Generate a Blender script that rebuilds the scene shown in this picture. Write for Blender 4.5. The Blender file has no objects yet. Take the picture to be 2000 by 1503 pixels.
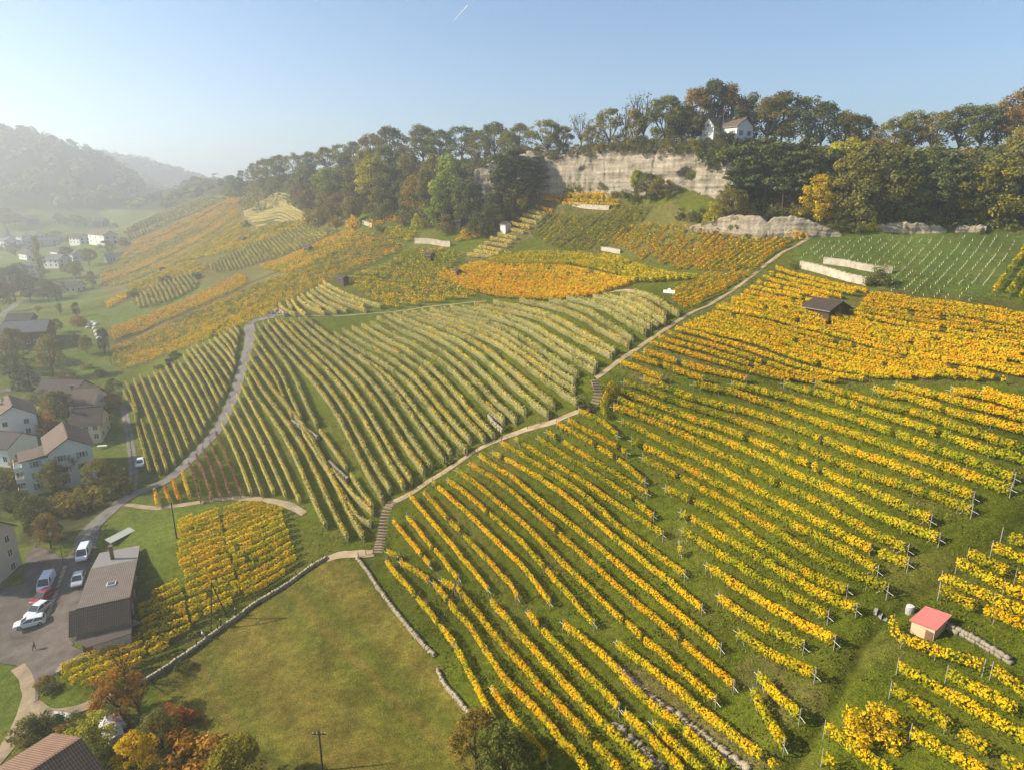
import bpy, math, random
import numpy as np
from mathutils import Vector, noise as mnoise

# ------------------------------------------------------------------ camera, sky, sun, exposure
S = bpy.context.scene
C = S.collection
CAMZ = 70.0
FPX, HORIZ = 1300.0, 380.0            # focal length in photo pixels, horizon line in photo pixels
PITCH = math.atan((751.5 - HORIZ) / FPX)
cam = bpy.data.cameras.new('camera')
cam.sensor_width = 36.0
cam.lens = 36.0 * FPX / 2000.0
cam.clip_start = 0.5
cam.clip_end = 40000.0
co = bpy.data.objects.new('camera', cam)
C.objects.link(co)
co.location = (0, 0, CAMZ)
co.rotation_euler = (math.pi / 2 - PITCH, 0, 0)
S.camera = co

SUN_EL, SUN_AZ = math.radians(29), math.radians(-90)   # azimuth clockwise from +Y
w = bpy.data.worlds.new('World')
S.world = w
w.use_nodes = True
nt = w.node_tree
bg = nt.nodes['Background']
sky = nt.nodes.new('ShaderNodeTexSky')
sky.sky_type = 'NISHITA'
sky.sun_disc = False
sky.sun_elevation = SUN_EL
sky.sun_rotation = SUN_AZ
sky.altitude = 500
sky.air_density = 1.0
sky.dust_density = 0.4
sky.ozone_density = 3.0
nt.links.new(sky.outputs[0], bg.inputs[0])
bg.inputs[1].default_value = 0.090
sl = bpy.data.lights.new('sun', 'SUN')
sl.energy = 5.0
sl.angle = math.radians(0.6)
sl.color = (1.0, 0.90, 0.73)
so = bpy.data.objects.new('sun', sl)
C.objects.link(so)
sd = Vector((math.sin(SUN_AZ) * math.cos(SUN_EL), math.cos(SUN_AZ) * math.cos(SUN_EL), math.sin(SUN_EL)))
so.rotation_euler = sd.to_track_quat('Z', 'Y').to_euler()
S.view_settings.view_transform = 'Standard'
S.view_settings.look = 'None'
S.view_settings.exposure = 1.0
S.view_settings.gamma = 1.0
S.view_settings.use_curve_mapping = False
S.cycles.max_bounces = 6
S.cycles.diffuse_bounces = 2
S.cycles.transmission_bounces = 3
S.cycles.transparent_max_bounces = 12
S.cycles.volume_bounces = 1
S.cycles.use_denoising = True
S.cycles.caustics_reflective = False
S.cycles.caustics_refractive = False
HAZE_DENSITY, HAZE_G = 0.00070, 0.60

rng = np.random.default_rng(7)
random.seed(7)

# ------------------------------------------------------------------ photo geometry helpers
cp, sp_ = math.cos(PITCH), math.sin(PITCH)


def fd(py):
    dy = np.asarray(py, float) - 751.5
    return FPX * cp - dy * sp_, FPX * sp_ + dy * cp      # forward, down


def pt(px, py, Y):
    f, d = fd(py)
    return ((px - 1000.0) / f * Y, Y, CAMZ - d / f * Y)


# ------------------------------------------------------------------ terrain: lower slope and valley (px, py, metres ahead)
LOW = [(60, 1218, 93), (30, 640, 270), (110, 760, 200), (115, 920, 148), (30, 1140, 102), (180, 1270, 85), (0, 1503, 65), (-300, 1300, 85),
       (420, 1503, 62), (600, 1300, 78), (630, 1500, 59), (400, 1330, 79), (850, 1350, 70.5), (690, 1095, 99), (745, 1040, 105), (760, 985, 110), (1000, 850, 118),
       (1150, 800, 116), (1165, 740, 122), (1350, 610, 145), (1530, 490, 170), (1590, 463, 178), (1612, 600, 135), (1625, 535, 153), (1500, 462, 183),
       (1950, 452, 168), (1980, 590, 125), (1900, 850, 84), (1960, 950, 73), (1810, 1230, 57), (1980, 1480, 42), (1560, 1480, 47.5),
       (1300, 1490, 51), (1000, 1490, 56), (950, 1300, 72), (1300, 1100, 83), (1300, 900, 103), (1600, 1000, 80), (1600, 750, 113),
       (580, 960, 122), (650, 820, 148), (500, 620, 215), (800, 600, 205), (1100, 580, 185), (900, 700, 160), (250, 760, 200),
       (320, 930, 143), (400, 860, 155), (230, 700, 235), (220, 560, 400), (240, 450, 750), (100, 480, 600), (100, 415, 880), (-200, 415, 900),
       (400, 450, 500), (600, 450, 325), (700, 440, 285), (850, 470, 248), (500, 540, 290), (330, 640, 250), (950, 510, 222),
       (1050, 440, 236), (1100, 385, 243), (1300, 378, 214), (1400, 400, 203), (1250, 440, 213), (1400, 500, 182), (560, 400, 410),
       (400, 390, 640), (480, 380, 540), (-300, 900, 140), (-300, 640, 260), (-300, 480, 580), (2300, 500, 140), (2300, 900, 72), (2400, 1400, 40),
       (420, 1060, 108), (220, 1000, 125), (500, 1150, 97), (350, 1150, 97), (300, 390, 900), (340, 395, 780), (200, 540, 430), (150, 660, 250)]
P = np.array([pt(*q) for q in LOW])
U = np.arctan2(P[:, 0], P[:, 1])
V = np.log(np.hypot(P[:, 0], P[:, 1]))


def tps_k(d2):
    return np.where(d2 > 1e-12, 0.5 * d2 * np.log(np.maximum(d2, 1e-12)), 0.0)


nP = len(P)
K = tps_k((U[:, None] - U[None]) ** 2 + (V[:, None] - V[None]) ** 2) + np.eye(nP) * 0.0015
A = np.zeros((nP + 3, nP + 3))
A[:nP, :nP] = K
A[:nP, nP] = 1
A[:nP, nP + 1] = U
A[:nP, nP + 2] = V
A[nP:, :nP] = A[:nP, nP:].T
WT = np.linalg.solve(A, np.concatenate([P[:, 2], np.zeros(3)]))


def low_z(u, v):
    sh = u.shape
    u, v = u.ravel(), v.ravel()
    out = np.empty(len(u))
    for i in range(0, len(u), 40000):
        a, b = u[i:i + 40000], v[i:i + 40000]
        out[i:i + 40000] = tps_k((a[:, None] - U) ** 2 + (b[:, None] - V) ** 2) @ WT[:nP] + WT[nP] + WT[nP + 1] * a + WT[nP + 2] * b
    return out.reshape(sh)


def th_of(px, fw=1345.0):
    return np.arctan((np.asarray(px, float) - 1000.0) / fw)


# ridge above the vineyards: px, metres ahead of its foot, depth of the rise, top height relative to the camera
RIDGE = np.array([(330, 1150, 90, -2), (380, 800, 70, 3), (480, 500, 60, 8), (560, 402, 55, 11), (650, 332, 55, 12.5), (750, 287, 55, 12.5), (850, 262, 50, 13),
                  (930, 258, 35, 13), (1000, 255, 10, 13.2), (1060, 250, 3, 13.6), (1200, 232, 3, 14.7), (1300, 218, 3, 14.2), (1360, 211, 3, 14.6), (1400, 206, 5, 16.5),
                  (1440, 199, 20, 15.5), (1550, 188, 32, 13), (1700, 180, 34, 11.5), (1850, 174, 34, 11), (2000, 168, 34, 12), (2400, 150, 34, 15)], float)
RTH = th_of(RIDGE[:, 0])
RR = RIDGE[:, 1] / np.cos(RTH)


def ridge_r(th):
    return np.exp(np.interp(th, RTH, np.log(RR)))


HILL1 = np.array([(-400, 228), (-150, 233), (0, 240), (60, 255), (110, 270), (200, 300), (260, 338), (330, 388)], float)
HILL2 = np.array([(60, 310), (180, 292), (240, 300), (300, 312), (370, 335), (430, 350), (520, 366), (700, 385)], float)
NT, NR = 410, 420
TH = np.linspace(math.radians(-64), math.radians(64), NT)
R0, R1 = 14.0, 2900.0
LR = np.linspace(math.log(R0), math.log(R1), NR)
g_u, g_v = np.meshgrid(TH, LR, indexing='ij')
g_r = np.exp(g_v)


def smooth(x):
    x = np.clip(x, 0, 1)
    return x * x * (3 - 2 * x)


Z = low_z(g_u, np.minimum(g_v, math.log(1000)))
Z = np.maximum(Z, 1.0)
rr = ridge_r(g_u)
rw = np.interp(g_u, RTH, RIDGE[:, 2])
rt = CAMZ + np.interp(g_u, RTH, RIDGE[:, 3])
on = smooth((g_u - th_of(330)) / (th_of(400) - th_of(330)))
k = smooth((g_r - rr) / rw) * on
top = rt + np.minimum((g_r - rr - rw) * 0.02, 6)
Z = Z * (1 - k) + top * k
for HL, rb, rt_ in ((HILL1, 830.0, 1260.0), (HILL2, 1350.0, 1900.0)):
    f_, d_ = fd(HL[:, 1] + 6)
    tth = np.arctan((HL[:, 0] - 1000) / f_)
    el = np.interp(g_u, tth, -d_ / np.hypot(f_, HL[:, 0] - 1000))
    zt = CAMZ + el * rt_
    fade = 1 - smooth((g_u - tth[-2]) / max(1e-6, tth[-1] - tth[-2]))
    hz = 30 + (zt - 30) * smooth((g_r - rb) / (rt_ - rb) * 0.5 + 0.0) * 2 * (g_r < rt_) + (g_r >= rt_) * (zt - 30) * (1 - 0.25 * smooth((g_r - rt_) / 900))
    hz = hz * fade
    Z = np.where(g_r > rb, np.maximum(Z, hz), Z)
gx, gy = np.sin(g_u) * g_r, np.cos(g_u) * g_r
Z = Z + 0.16 * np.sin(gx * 0.31 + 1.3 * np.sin(gy * 0.11)) * np.sin(gy * 0.27 + 0.8 * np.sin(gx * 0.17)) + 0.05 * np.sin(gx * 1.1 + gy * 0.6) * np.sin(gy * 0.9 - gx * 0.4)


def gidx(x, y):
    th = np.arctan2(x, y)
    lr = np.log(np.maximum(np.hypot(x, y), R0))
    a = np.clip((th - TH[0]) / (TH[1] - TH[0]), 0, NT - 1.001)
    b = np.clip((lr - LR[0]) / (LR[1] - LR[0]), 0, NR - 1.001)
    return a, b


def H(x, y):
    x, y = np.asarray(x, float), np.asarray(y, float)
    a, b = gidx(x, y)
    i, j = a.astype(int), b.astype(int)
    a, b = a - i, b - j
    return (Z[i, j] * (1 - a) + Z[i + 1, j] * a) * (1 - b) + (Z[i, j + 1] * (1 - a) + Z[i + 1, j + 1] * a) * b


def at(px, py, lift=0.0):
    """photo pixels -> points on the ground (or lift metres above it), as an (n, 3) array"""
    px, py = np.atleast_1d(np.asarray(px, float)), np.atleast_1d(np.asarray(py, float))
    f, d = fd(py)
    out = np.empty((len(px), 3))
    s = np.exp(np.linspace(math.log(25), math.log(2600), 1500))
    for n in range(len(px)):
        hx, hy = (px[n] - 1000), f[n]
        h = math.hypot(hx, hy)
        x, y = hx / h * s, hy / h * s
        zr = CAMZ - d[n] / h * s
        g = zr - (H(x, y) + lift)
        hit = np.nonzero(g <= 0)[0]
        i = hit[0] if len(hit) else len(s) - 1
        i = max(i, 1)
        t = g[i - 1] / (g[i - 1] - g[i]) if g[i - 1] != g[i] else 0
        ss = s[i - 1] + (s[i] - s[i - 1]) * np.clip(t, 0, 1)
        out[n] = (hx / h * ss, hy / h * ss, 0)
    out[:, 2] = H(out[:, 0], out[:, 1])
    return out


def at_l(pts, lift=0.0):
    a = np.array(pts, float)
    return at(a[:, 0], a[:, 1], lift)


def z_at(px, py, p):
    """height of the photo pixel's sight line at the horizontal distance of point p"""
    f, d = fd(py)
    return CAMZ - d / np.hypot(f, px - 1000) * math.hypot(p[0], p[1])

# ------------------------------------------------------------------ mesh and material helpers
def link(o, parent=None):
    C.objects.link(o)
    if parent is not None:
        o.parent = parent
    return o


def mesh_np(name, verts, faces, mat, attrs=None, smooth_=False):
    """faces: (n, k) int array or a list of tuples"""
    me = bpy.data.meshes.new(name)
    verts = np.asarray(verts, np.float32)
    if isinstance(faces, np.ndarray):
        n, kk = faces.shape
        me.vertices.add(len(verts))
        me.vertices.foreach_set('co', verts.ravel())
        me.loops.add(n * kk)
        me.loops.foreach_set('vertex_index', faces.astype(np.int32).ravel())
        me.polygons.add(n)
        me.polygons.foreach_set('loop_start', np.arange(0, n * kk, kk, dtype=np.int32))
        me.update(calc_edges=True)
    else:
        me.from_pydata([tuple(v) for v in verts.tolist()], [], faces)
    if smooth_:
        me.polygons.foreach_set('use_smooth', np.ones(len(me.polygons), bool))
    for nm, (typ, dat) in (attrs or {}).items():
        a = me.attributes.new(nm, typ, 'POINT')
        a.data.foreach_set('color' if typ == 'FLOAT_COLOR' else 'value', np.asarray(dat, np.float32).ravel())
    if mat is not None:
        me.materials.append(mat)
    return me


def obj(name, me, parent=None, loc=None, rz=0.0):
    o = bpy.data.objects.new(name, me)
    if loc is not None:
        o.location = [float(v) for v in loc]
    if rz:
        o.rotation_euler = (0, 0, rz)
    return link(o, parent)


def tag(o, label=None, cat=None, group=None, kind=None):
    for k_, v_ in (('label', label), ('category', cat), ('group', group), ('kind', kind)):
        if v_:
            o[k_] = v_
    return o


def thing(name, loc, rz=0.0, label=None, cat=None, group=None):
    o = bpy.data.objects.new(name, None)
    o.empty_display_size = 0.3
    o.location = [float(v) for v in loc]
    o.rotation_euler = (0, 0, rz)
    link(o)
    return tag(o, label, cat, group, 'thing')


class MB:
    """collects boxes, tubes and polygons into one mesh"""

    def __init__(self):
        self.v, self.f = [], []

    def poly(self, pts, faces):
        b = len(self.v)
        self.v += [tuple(float(c) for c in p) for p in pts]
        self.f += [tuple(b + i for i in f) for f in faces]
        return self

    def box(self, x0, x1, y0, y1, z0, z1):
        return self.poly([(x0, y0, z0), (x1, y0, z0), (x1, y1, z0), (x0, y1, z0), (x0, y0, z1), (x1, y0, z1), (x1, y1, z1), (x0, y1, z1)],
                         [(0, 3, 2, 1), (4, 5, 6, 7), (0, 1, 5, 4), (1, 2, 6, 5), (2, 3, 7, 6), (3, 0, 4, 7)])

    def tube(self, a, b, r0, r1=None, n=6):
        r1 = r0 if r1 is None else r1
        a, b = Vector(a), Vector(b)
        q = (b - a).to_track_quat('Z', 'Y')
        pts = []
        for c, r in ((a, r0), (b, r1)):
            for i in range(n):
                t = 2 * math.pi * i / n
                pts.append(c + q @ Vector((math.cos(t) * r, math.sin(t) * r, 0)))
        fs = [(i, (i + 1) % n, n + (i + 1) % n, n + i) for i in range(n)] + [tuple(range(n - 1, -1, -1)), tuple(range(n, 2 * n))]
        return self.poly(pts, fs)

    def slab(self, quad, t):
        """quad of 4 points thickened downwards along its normal"""
        q = [Vector(p) for p in quad]
        n = (q[1] - q[0]).cross(q[3] - q[0]).normalized() * t
        pts = q + [p - n for p in q]
        return self.poly(pts, [(0, 1, 2, 3), (7, 6, 5, 4), (0, 4, 5, 1), (1, 5, 6, 2), (2, 6, 7, 3), (3, 7, 4, 0)])

    def mesh(self, name, mat):
        return mesh_np(name, self.v, self.f, mat)

    def build(self, name, mat, parent=None, loc=None, rz=0.0):
        return obj(name, self.mesh(name, mat), parent, loc, rz)


def new_mat(name):
    m = bpy.data.materials.new(name)
    m.use_nodes = True
    n = m.node_tree
    for x in list(n.nodes):
        if x.type != 'OUTPUT_MATERIAL':
            n.nodes.remove(x)
    return m, n, n.nodes['Material Output']


def N(nt_, typ, **kw):
    n = nt_.nodes.new(typ)
    for k_, v_ in kw.items():
        if k_.startswith('i_'):
            key = k_[2:]
            n.inputs[int(key) if key.isdigit() else key].default_value = v_
        else:
            setattr(n, k_, v_)
    return n


def noise_node(nt_, scale, detail=3.0, rough=0.55, coord='Object', vec=None):
    t = N(nt_, 'ShaderNodeTexNoise')
    t.inputs['Scale'].default_value = scale
    t.inputs['Detail'].default_value = detail
    t.inputs['Roughness'].default_value = rough
    if vec is None:
        vec = N(nt_, 'ShaderNodeTexCoord').outputs[coord]
    nt_.links.new(vec, t.inputs['Vector'])
    return t


def ramp(nt_, stops, fac=None, interp='LINEAR'):
    r = N(nt_, 'ShaderNodeValToRGB')
    r.color_ramp.interpolation = interp
    e = r.color_ramp.elements
    while len(e) > 1:
        e.remove(e[-1])
    e[0].position = stops[0][0]
    e[0].color = (*stops[0][1], 1)
    for p_, c_ in stops[1:]:
        x = e.new(p_)
        x.color = (*c_, 1)
    if fac is not None:
        nt_.links.new(fac, r.inputs[0])
    return r


def mix_rgb(nt_, mode, fac, a, b):
    m = N(nt_, 'ShaderNodeMix', data_type='RGBA', blend_type=mode)
    for sock, val in ((m.inputs[0], fac), (m.inputs[6], a), (m.inputs[7], b)):
        if hasattr(val, 'is_linked') or hasattr(val, 'links'):
            nt_.links.new(val, sock)
        elif isinstance(val, (int, float)):
            sock.default_value = val
        else:
            sock.default_value = (*val, 1)
    return m.outputs[2]


def principled(nt_, out, col, rough=0.85, spec=0.2, metal=0.0, bump=None, bstr=0.3, bdist=0.05):
    b = N(nt_, 'ShaderNodeBsdfPrincipled')
    b.inputs['Roughness'].default_value = rough
    b.inputs['Specular IOR Level'].default_value = spec
    b.inputs['Metallic'].default_value = metal
    if hasattr(col, 'links'):
        nt_.links.new(col, b.inputs['Base Color'])
    else:
        b.inputs['Base Color'].default_value = (*col, 1)
    if bump is not None:
        bn = N(nt_, 'ShaderNodeBump')
        bn.inputs['Strength'].default_value = bstr
        bn.inputs['Distance'].default_value = bdist
        nt_.links.new(bump, bn.inputs['Height'])
        nt_.links.new(bn.outputs[0], b.inputs['Normal'])
    nt_.links.new(b.outputs[0], out.inputs[0])
    return b


_mats = {}


def plain(name, col, rough=0.8, spec=0.2, metal=0.0, var=0.25, scale=1.5):
    """a painted, stone or timber surface: base colour with worn patches and a little relief"""
    if name in _mats:
        return _mats[name]
    m, n, out = new_mat(name)
    t = noise_node(n, scale, 4)
    t2 = noise_node(n, scale * 9, 2)
    c1 = mix_rgb(n, 'MIX', t.outputs[0], tuple(c * (1 - var) for c in col), tuple(min(1, c * (1 + var)) for c in col))
    c2 = mix_rgb(n, 'MULTIPLY', var, c1, t2.outputs[1])
    principled(n, out, c1 if var < 0.05 else c2, rough, spec, metal, t2.outputs[0], 0.15)
    _mats[name] = m
    return m


def roof_mat(name, col, course=1.1, var=0.35):
    """tile courses across the slope and columns down it, patchy weathering"""
    if name in _mats:
        return _mats[name]
    m, n, out = new_mat(name)
    tc = N(n, 'ShaderNodeTexCoord')
    wv = N(n, 'ShaderNodeTexWave', wave_type='BANDS', bands_direction='X', wave_profile='SIN')
    wv.inputs['Scale'].default_value = course
    n.links.new(tc.outputs['Object'], wv.inputs['Vector'])
    wz = N(n, 'ShaderNodeTexWave', wave_type='BANDS', bands_direction='Y', wave_profile='SAW')
    wz.inputs['Scale'].default_value = course * 0.7
    n.links.new(tc.outputs['Object'], wz.inputs['Vector'])
    t = noise_node(n, 0.7, 5)
    c1 = mix_rgb(n, 'MIX', t.outputs[0], tuple(c * (1 - var) for c in col), tuple(min(1, c * (1 + var)) for c in col))
    c2 = mix_rgb(n, 'MULTIPLY', 0.55, c1, wv.outputs[0])
    c3 = mix_rgb(n, 'MULTIPLY', 0.45, c2, wz.outputs[0])
    principled(n, out, c3, 0.8, 0.25, 0.0, wv.outputs[0], 0.5)
    _mats[name] = m
    return m


def leaf_mat(name, stops, trans=0.32):
    """leaves: colour from the leaf's own tint, shifted by the plant's own colour"""
    m, n, out = new_mat(name)
    a = N(n, 'ShaderNodeAttribute', attribute_name='tint')
    r = ramp(n, stops, a.outputs['Fac'])
    oi = N(n, 'ShaderNodeObjectInfo')
    col = mix_rgb(n, 'MULTIPLY', 1.0, r.outputs[0], oi.outputs['Color'])
    d = N(n, 'ShaderNodeBsdfDiffuse')
    t = N(n, 'ShaderNodeBsdfTranslucent')
    mx = N(n, 'ShaderNodeMixShader')
    mx.inputs[0].default_value = trans
    n.links.new(col, d.inputs[0])
    n.links.new(col, t.inputs[0])
    n.links.new(d.outputs[0], mx.inputs[1])
    n.links.new(t.outputs[0], mx.inputs[2])
    n.links.new(mx.outputs[0], out.inputs[0])
    return m


VINE = leaf_mat('vine_leaves', [(0.0, (0.050, 0.075, 0.008)), (0.22, (0.130, 0.170, 0.012)), (0.42, (0.350, 0.330, 0.014)), (0.58, (0.680, 0.450, 0.010)),
                                (0.72, (0.800, 0.380, 0.008)), (0.84, (0.600, 0.200, 0.015)), (0.93, (0.330, 0.100, 0.030)), (1.0, (0.170, 0.090, 0.045))])
NETTED = leaf_mat('netted_leaves', [(0.0, (0.13, 0.14, 0.03)), (0.35, (0.285, 0.275, 0.078)), (0.6, (0.45, 0.39, 0.09)), (0.8, (0.64, 0.45, 0.045)), (1.0, (0.68, 0.37, 0.03))], 0.25)
REDDISH = leaf_mat('reddish_leaves', [(0.0, (0.06, 0.05, 0.03)), (0.4, (0.20, 0.09, 0.06)), (0.7, (0.34, 0.17, 0.11)), (1.0, (0.42, 0.27, 0.14))], 0.25)
FOLI = leaf_mat('tree_leaves', [(0.0, (0.068, 0.078, 0.022)), (0.5, (0.170, 0.175, 0.046)), (1.0, (0.310, 0.290, 0.076))], 0.36)
NEEDLE = leaf_mat('pine_needles', [(0.0, (0.038, 0.052, 0.019)), (0.5, (0.110, 0.128, 0.042)), (1.0, (0.205, 0.205, 0.066))], 0.18)
BARK = plain('bark', (0.10, 0.075, 0.052), 0.95, 0.05, 0, 0.4, 3)
POSTM = plain('post_galvanised', (0.30, 0.27, 0.23), 0.6, 0.3, 0.2, 0.2, 4)
WOODPOST = plain('weathered_wood', (0.20, 0.155, 0.11), 0.9, 0.1, 0, 0.35, 4)
STONE = plain('limestone', (0.38, 0.32, 0.22), 0.95, 0.1, 0, 0.35, 1.3)
STONED = plain('limestone_dark', (0.30, 0.26, 0.19), 0.95, 0.1, 0, 0.4, 1.3)


def quads(cen, nrm, size, roll=None, aspect=1.0):
    """leaf-sized faces: centres, normals, sizes -> verts (4n, 3)"""
    n = len(cen)
    nrm = nrm / (np.linalg.norm(nrm, axis=1, keepdims=True) + 1e-9)
    ref = np.where(np.abs(nrm[:, 2:3]) < 0.9, np.array([[0, 0, 1.0]]), np.array([[1.0, 0, 0]]))
    a = np.cross(ref, nrm)
    a /= np.linalg.norm(a, axis=1, keepdims=True) + 1e-9
    b = np.cross(nrm, a)
    t = rng.uniform(0, 2 * np.pi, n) if roll is None else roll
    ca, sa = np.cos(t)[:, None], np.sin(t)[:, None]
    u, v = a * ca + b * sa, b * ca - a * sa
    s = (size * 0.5)[:, None]
    u, v = u * s, v * s * aspect
    return np.stack([cen - u * 1.15 - v * 0.35, cen + u * 0.2 - v, cen + u * 1.15 + v * 0.3, cen - u * 0.25 + v], 1).reshape(-1, 3)


def leaf_mesh(name, cen, nrm, size, tint, mat, aspect=1.0):
    v = quads(cen, nrm, size, None, aspect)
    f = np.arange(len(v)).reshape(-1, 4)
    return mesh_np(name, v, f, mat, {'tint': ('FLOAT', np.repeat(np.clip(tint, 0, 1), 4))})


def vnoise(x, seed=0):
    """smooth 1-d noise"""
    r_ = np.random.default_rng(1000 + seed).uniform(-1, 1, 4096)
    i = np.floor(x).astype(int)
    f = x - i
    f = f * f * (3 - 2 * f)
    return r_[i % 4096] * (1 - f) + r_[(i + 1) % 4096] * f


def vnoise2(x, y, seed=0):
    r_ = np.random.default_rng(2000 + seed).uniform(-1, 1, (256, 256))
    i, j = np.floor(x).astype(int), np.floor(y).astype(int)
    f, g = x - i, y - j
    f, g = f * f * (3 - 2 * f), g * g * (3 - 2 * g)
    i0, i1, j0, j1 = i % 256, (i + 1) % 256, j % 256, (j + 1) % 256
    return (r_[i0, j0] * (1 - f) + r_[i1, j0] * f) * (1 - g) + (r_[i0, j1] * (1 - f) + r_[i1, j1] * f) * g


def fbm2(x, y, seed=0, oct_=4):
    o, a = 0, 1.0
    for q in range(oct_):
        o = o + a * vnoise2(x * 2 ** q, y * 2 ** q, seed + q)
        a *= 0.5
    return o


def inside(x, y, poly):
    c = np.zeros(x.shape, bool)
    n = len(poly)
    for i in range(n):
        x0, y0 = poly[i][:2]
        x1, y1 = poly[(i + 1) % n][:2]
        if y0 == y1:
            continue
        c ^= ((y0 > y) != (y1 > y)) & (x < (x1 - x0) * (y - y0) / (y1 - y0) + x0)
    return c


def resample(p, step):
    p = np.asarray(p, float)
    d = np.r_[0, np.cumsum(np.linalg.norm(np.diff(p[:, :2], axis=0), axis=1))]
    n = max(2, int(d[-1] / step) + 1)
    t = np.linspace(0, d[-1], n)
    return np.stack([np.interp(t, d, p[:, i]) for i in range(p.shape[1])], 1), t


def spline(p, per=6):
    """Catmull-Rom through the points"""
    p = np.asarray(p, float)
    if len(p) < 3:
        return p
    q = np.vstack([2 * p[0] - p[1], p, 2 * p[-1] - p[-2]])
    out = []
    for i in range(1, len(q) - 2):
        for t in np.linspace(0, 1, per, endpoint=False):
            a, b, c, d = q[i - 1], q[i], q[i + 1], q[i + 2]
            out.append(0.5 * (2 * b + (c - a) * t + (2 * a - 5 * b + 4 * c - d) * t * t + (3 * b - a - 3 * c + d) * t ** 3))
    out.append(p[-1])
    return np.array(out)


ORD = 'zeroth first second third fourth fifth sixth seventh eighth ninth tenth eleventh twelfth thirteenth fourteenth fifteenth sixteenth seventeenth eighteenth nineteenth twentieth'.split()
TENS = {20: 'twenty', 30: 'thirty', 40: 'forty', 50: 'fifty', 60: 'sixty'}
TENTH = {30: 'thirtieth', 40: 'fortieth', 50: 'fiftieth', 60: 'sixtieth'}


def nth(i):
    if i <= 20:
        return ORD[i]
    return TENTH[i] if i % 10 == 0 else TENS[i // 10 * 10] + '-' + ORD[i % 10]

# ------------------------------------------------------------------ ground, one sheet
DITCH = spline(at_l([(1545, 1503), (1580, 1445), (1640, 1340), (1700, 1235), (1760, 1180), (1850, 1120), (1930, 1065), (2000, 1012), (2080, 955)]))
ZONES = [  # (colour, photo outline, edge roughness in metres)
    ('lawn', (0.125, 0.160, 0.022), [(-500, 1600), (-500, 400), (240, 395), (250, 470), (205, 560), (215, 690), (240, 760), (262, 860), (300, 940), (350, 985), (345, 1100), (270, 1180), (260, 1230), (110, 1310), (120, 1350), (200, 1370), (300, 1330), (330, 1440), (300, 1600)], 2.0),
    ('slope', (0.165, 0.145, 0.040), [(200, 560), (240, 450), (340, 390), (480, 372), (600, 372), (690, 445), (760, 470), (640, 545), (545, 600), (400, 650), (240, 700), (215, 690), (215, 610)], 3.0),
    ('slope_green', (0.130, 0.165, 0.034), [(205, 600), (250, 590), (390, 560), (430, 550), (440, 560), (330, 600), (215, 645)], 2.0),
    ('meadow', (0.185, 0.158, 0.028), [(690, 1093), (700, 1090), (745, 1157), (790, 1217), (850, 1290), (925, 1402), (960, 1460), (1010, 1600), (260, 1600), (330, 1440), (300, 1325), (345, 1296), (430, 1233), (500, 1183), (580, 1132), (640, 1092)], 0.4),
    ('young', (0.125, 0.170, 0.035), [(1560, 480), (1600, 462), (1715, 452), (1850, 452), (1990, 450), (2200, 440), (2200, 560), (1900, 590), (1690, 560), (1540, 505)], 1.0),
    ('brown', (0.200, 0.140, 0.048), [(215, 675), (400, 596), (500, 551), (545, 535), (613, 506), (504, 517), (602, 482), (685, 447), (740, 461), (794, 479), (725, 514), (631, 551), (546, 596), (469, 627), (359, 683), (229, 718)], 1.5),
    ('brown', (0.200, 0.130, 0.045), [(216, 654), (221, 665), (400, 592), (480, 555), (482, 538), (469, 533), (400, 565), (218, 638)], 1.5),
    ('brown', (0.190, 0.135, 0.050), [(197, 557), (192, 527), (266, 495), (463, 402), (487, 440), (471, 487), (367, 506), (314, 525), (240, 554)], 3),
    ('brown', (0.190, 0.140, 0.055), [(234, 506), (266, 469), (373, 421), (452, 386), (500, 370), (560, 372), (520, 400), (470, 410), (266, 497)], 3),
    ('olive', (0.150, 0.140, 0.040), [(1031, 453), (1070, 417), (1211, 396), (1274, 399), (1552, 466), (1470, 530), (1352, 602), (1320, 595), (1302, 572), (1391, 530), (1250, 504), (1163, 489), (1079, 480)], 1),
    ('olive', (0.150, 0.150, 0.040), [(666, 543), (733, 519), (810, 477), (879, 482), (920, 500), (870, 535), (932, 575), (762, 600), (733, 595)], 1.5),
    ('gold', (0.150, 0.130, 0.034), [(860, 537), (926, 510), (1000, 490), (1175, 489), (1350, 536), (1244, 552), (1163, 574), (992, 582), (932, 570)], 0.6),
    ('gold', (0.120, 0.125, 0.030), [(1240, 690), (1340, 620), (1520, 515), (1690, 562), (2100, 600), (2100, 780), (1960, 745), (1541, 742), (1380, 725)], 0.8),
    ('terrace', (0.175, 0.150, 0.050), [(905, 508), (1061, 385), (1215, 370), (1210, 400), (1100, 405), (960, 512)], 0.6),
    ('dry', (0.175, 0.160, 0.045), [(1226, 735), (1245, 706), (1330, 735), (1290, 750), (1225, 745)], 0.5),
    ('dry', (0.150, 0.140, 0.036), [(1430, 1225), (1470, 1255), (1560, 1330), (1590, 1330), (1560, 1400), (1500, 1420), (1475, 1330)], 2.2),
    ('dry', (0.180, 0.155, 0.048), [(1190, 1285), (1260, 1345), (1350, 1410), (1470, 1503), (1530, 1503), (1400, 1400), (1270, 1310)], 0.5),
    ('garden', (0.060, 0.070, 0.025), [(60, 1420), (130, 1380), (215, 1375), (330, 1400), (430, 1440), (600, 1503), (600, 1620), (60, 1620)], 1.0),
    ('garden', (0.065, 0.070, 0.028), [(70, 980), (110, 930), (180, 900), (250, 930), (245, 965), (170, 1020), (120, 1060), (40, 1060)], 1.0),
]
col = np.empty(gx.shape + (3,))
col[:] = (0.114, 0.138, 0.012)
jx, jy = fbm2(gx * 0.45, gy * 0.45, 11, 3), fbm2(gx * 0.45, gy * 0.45, 21, 3)
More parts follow.
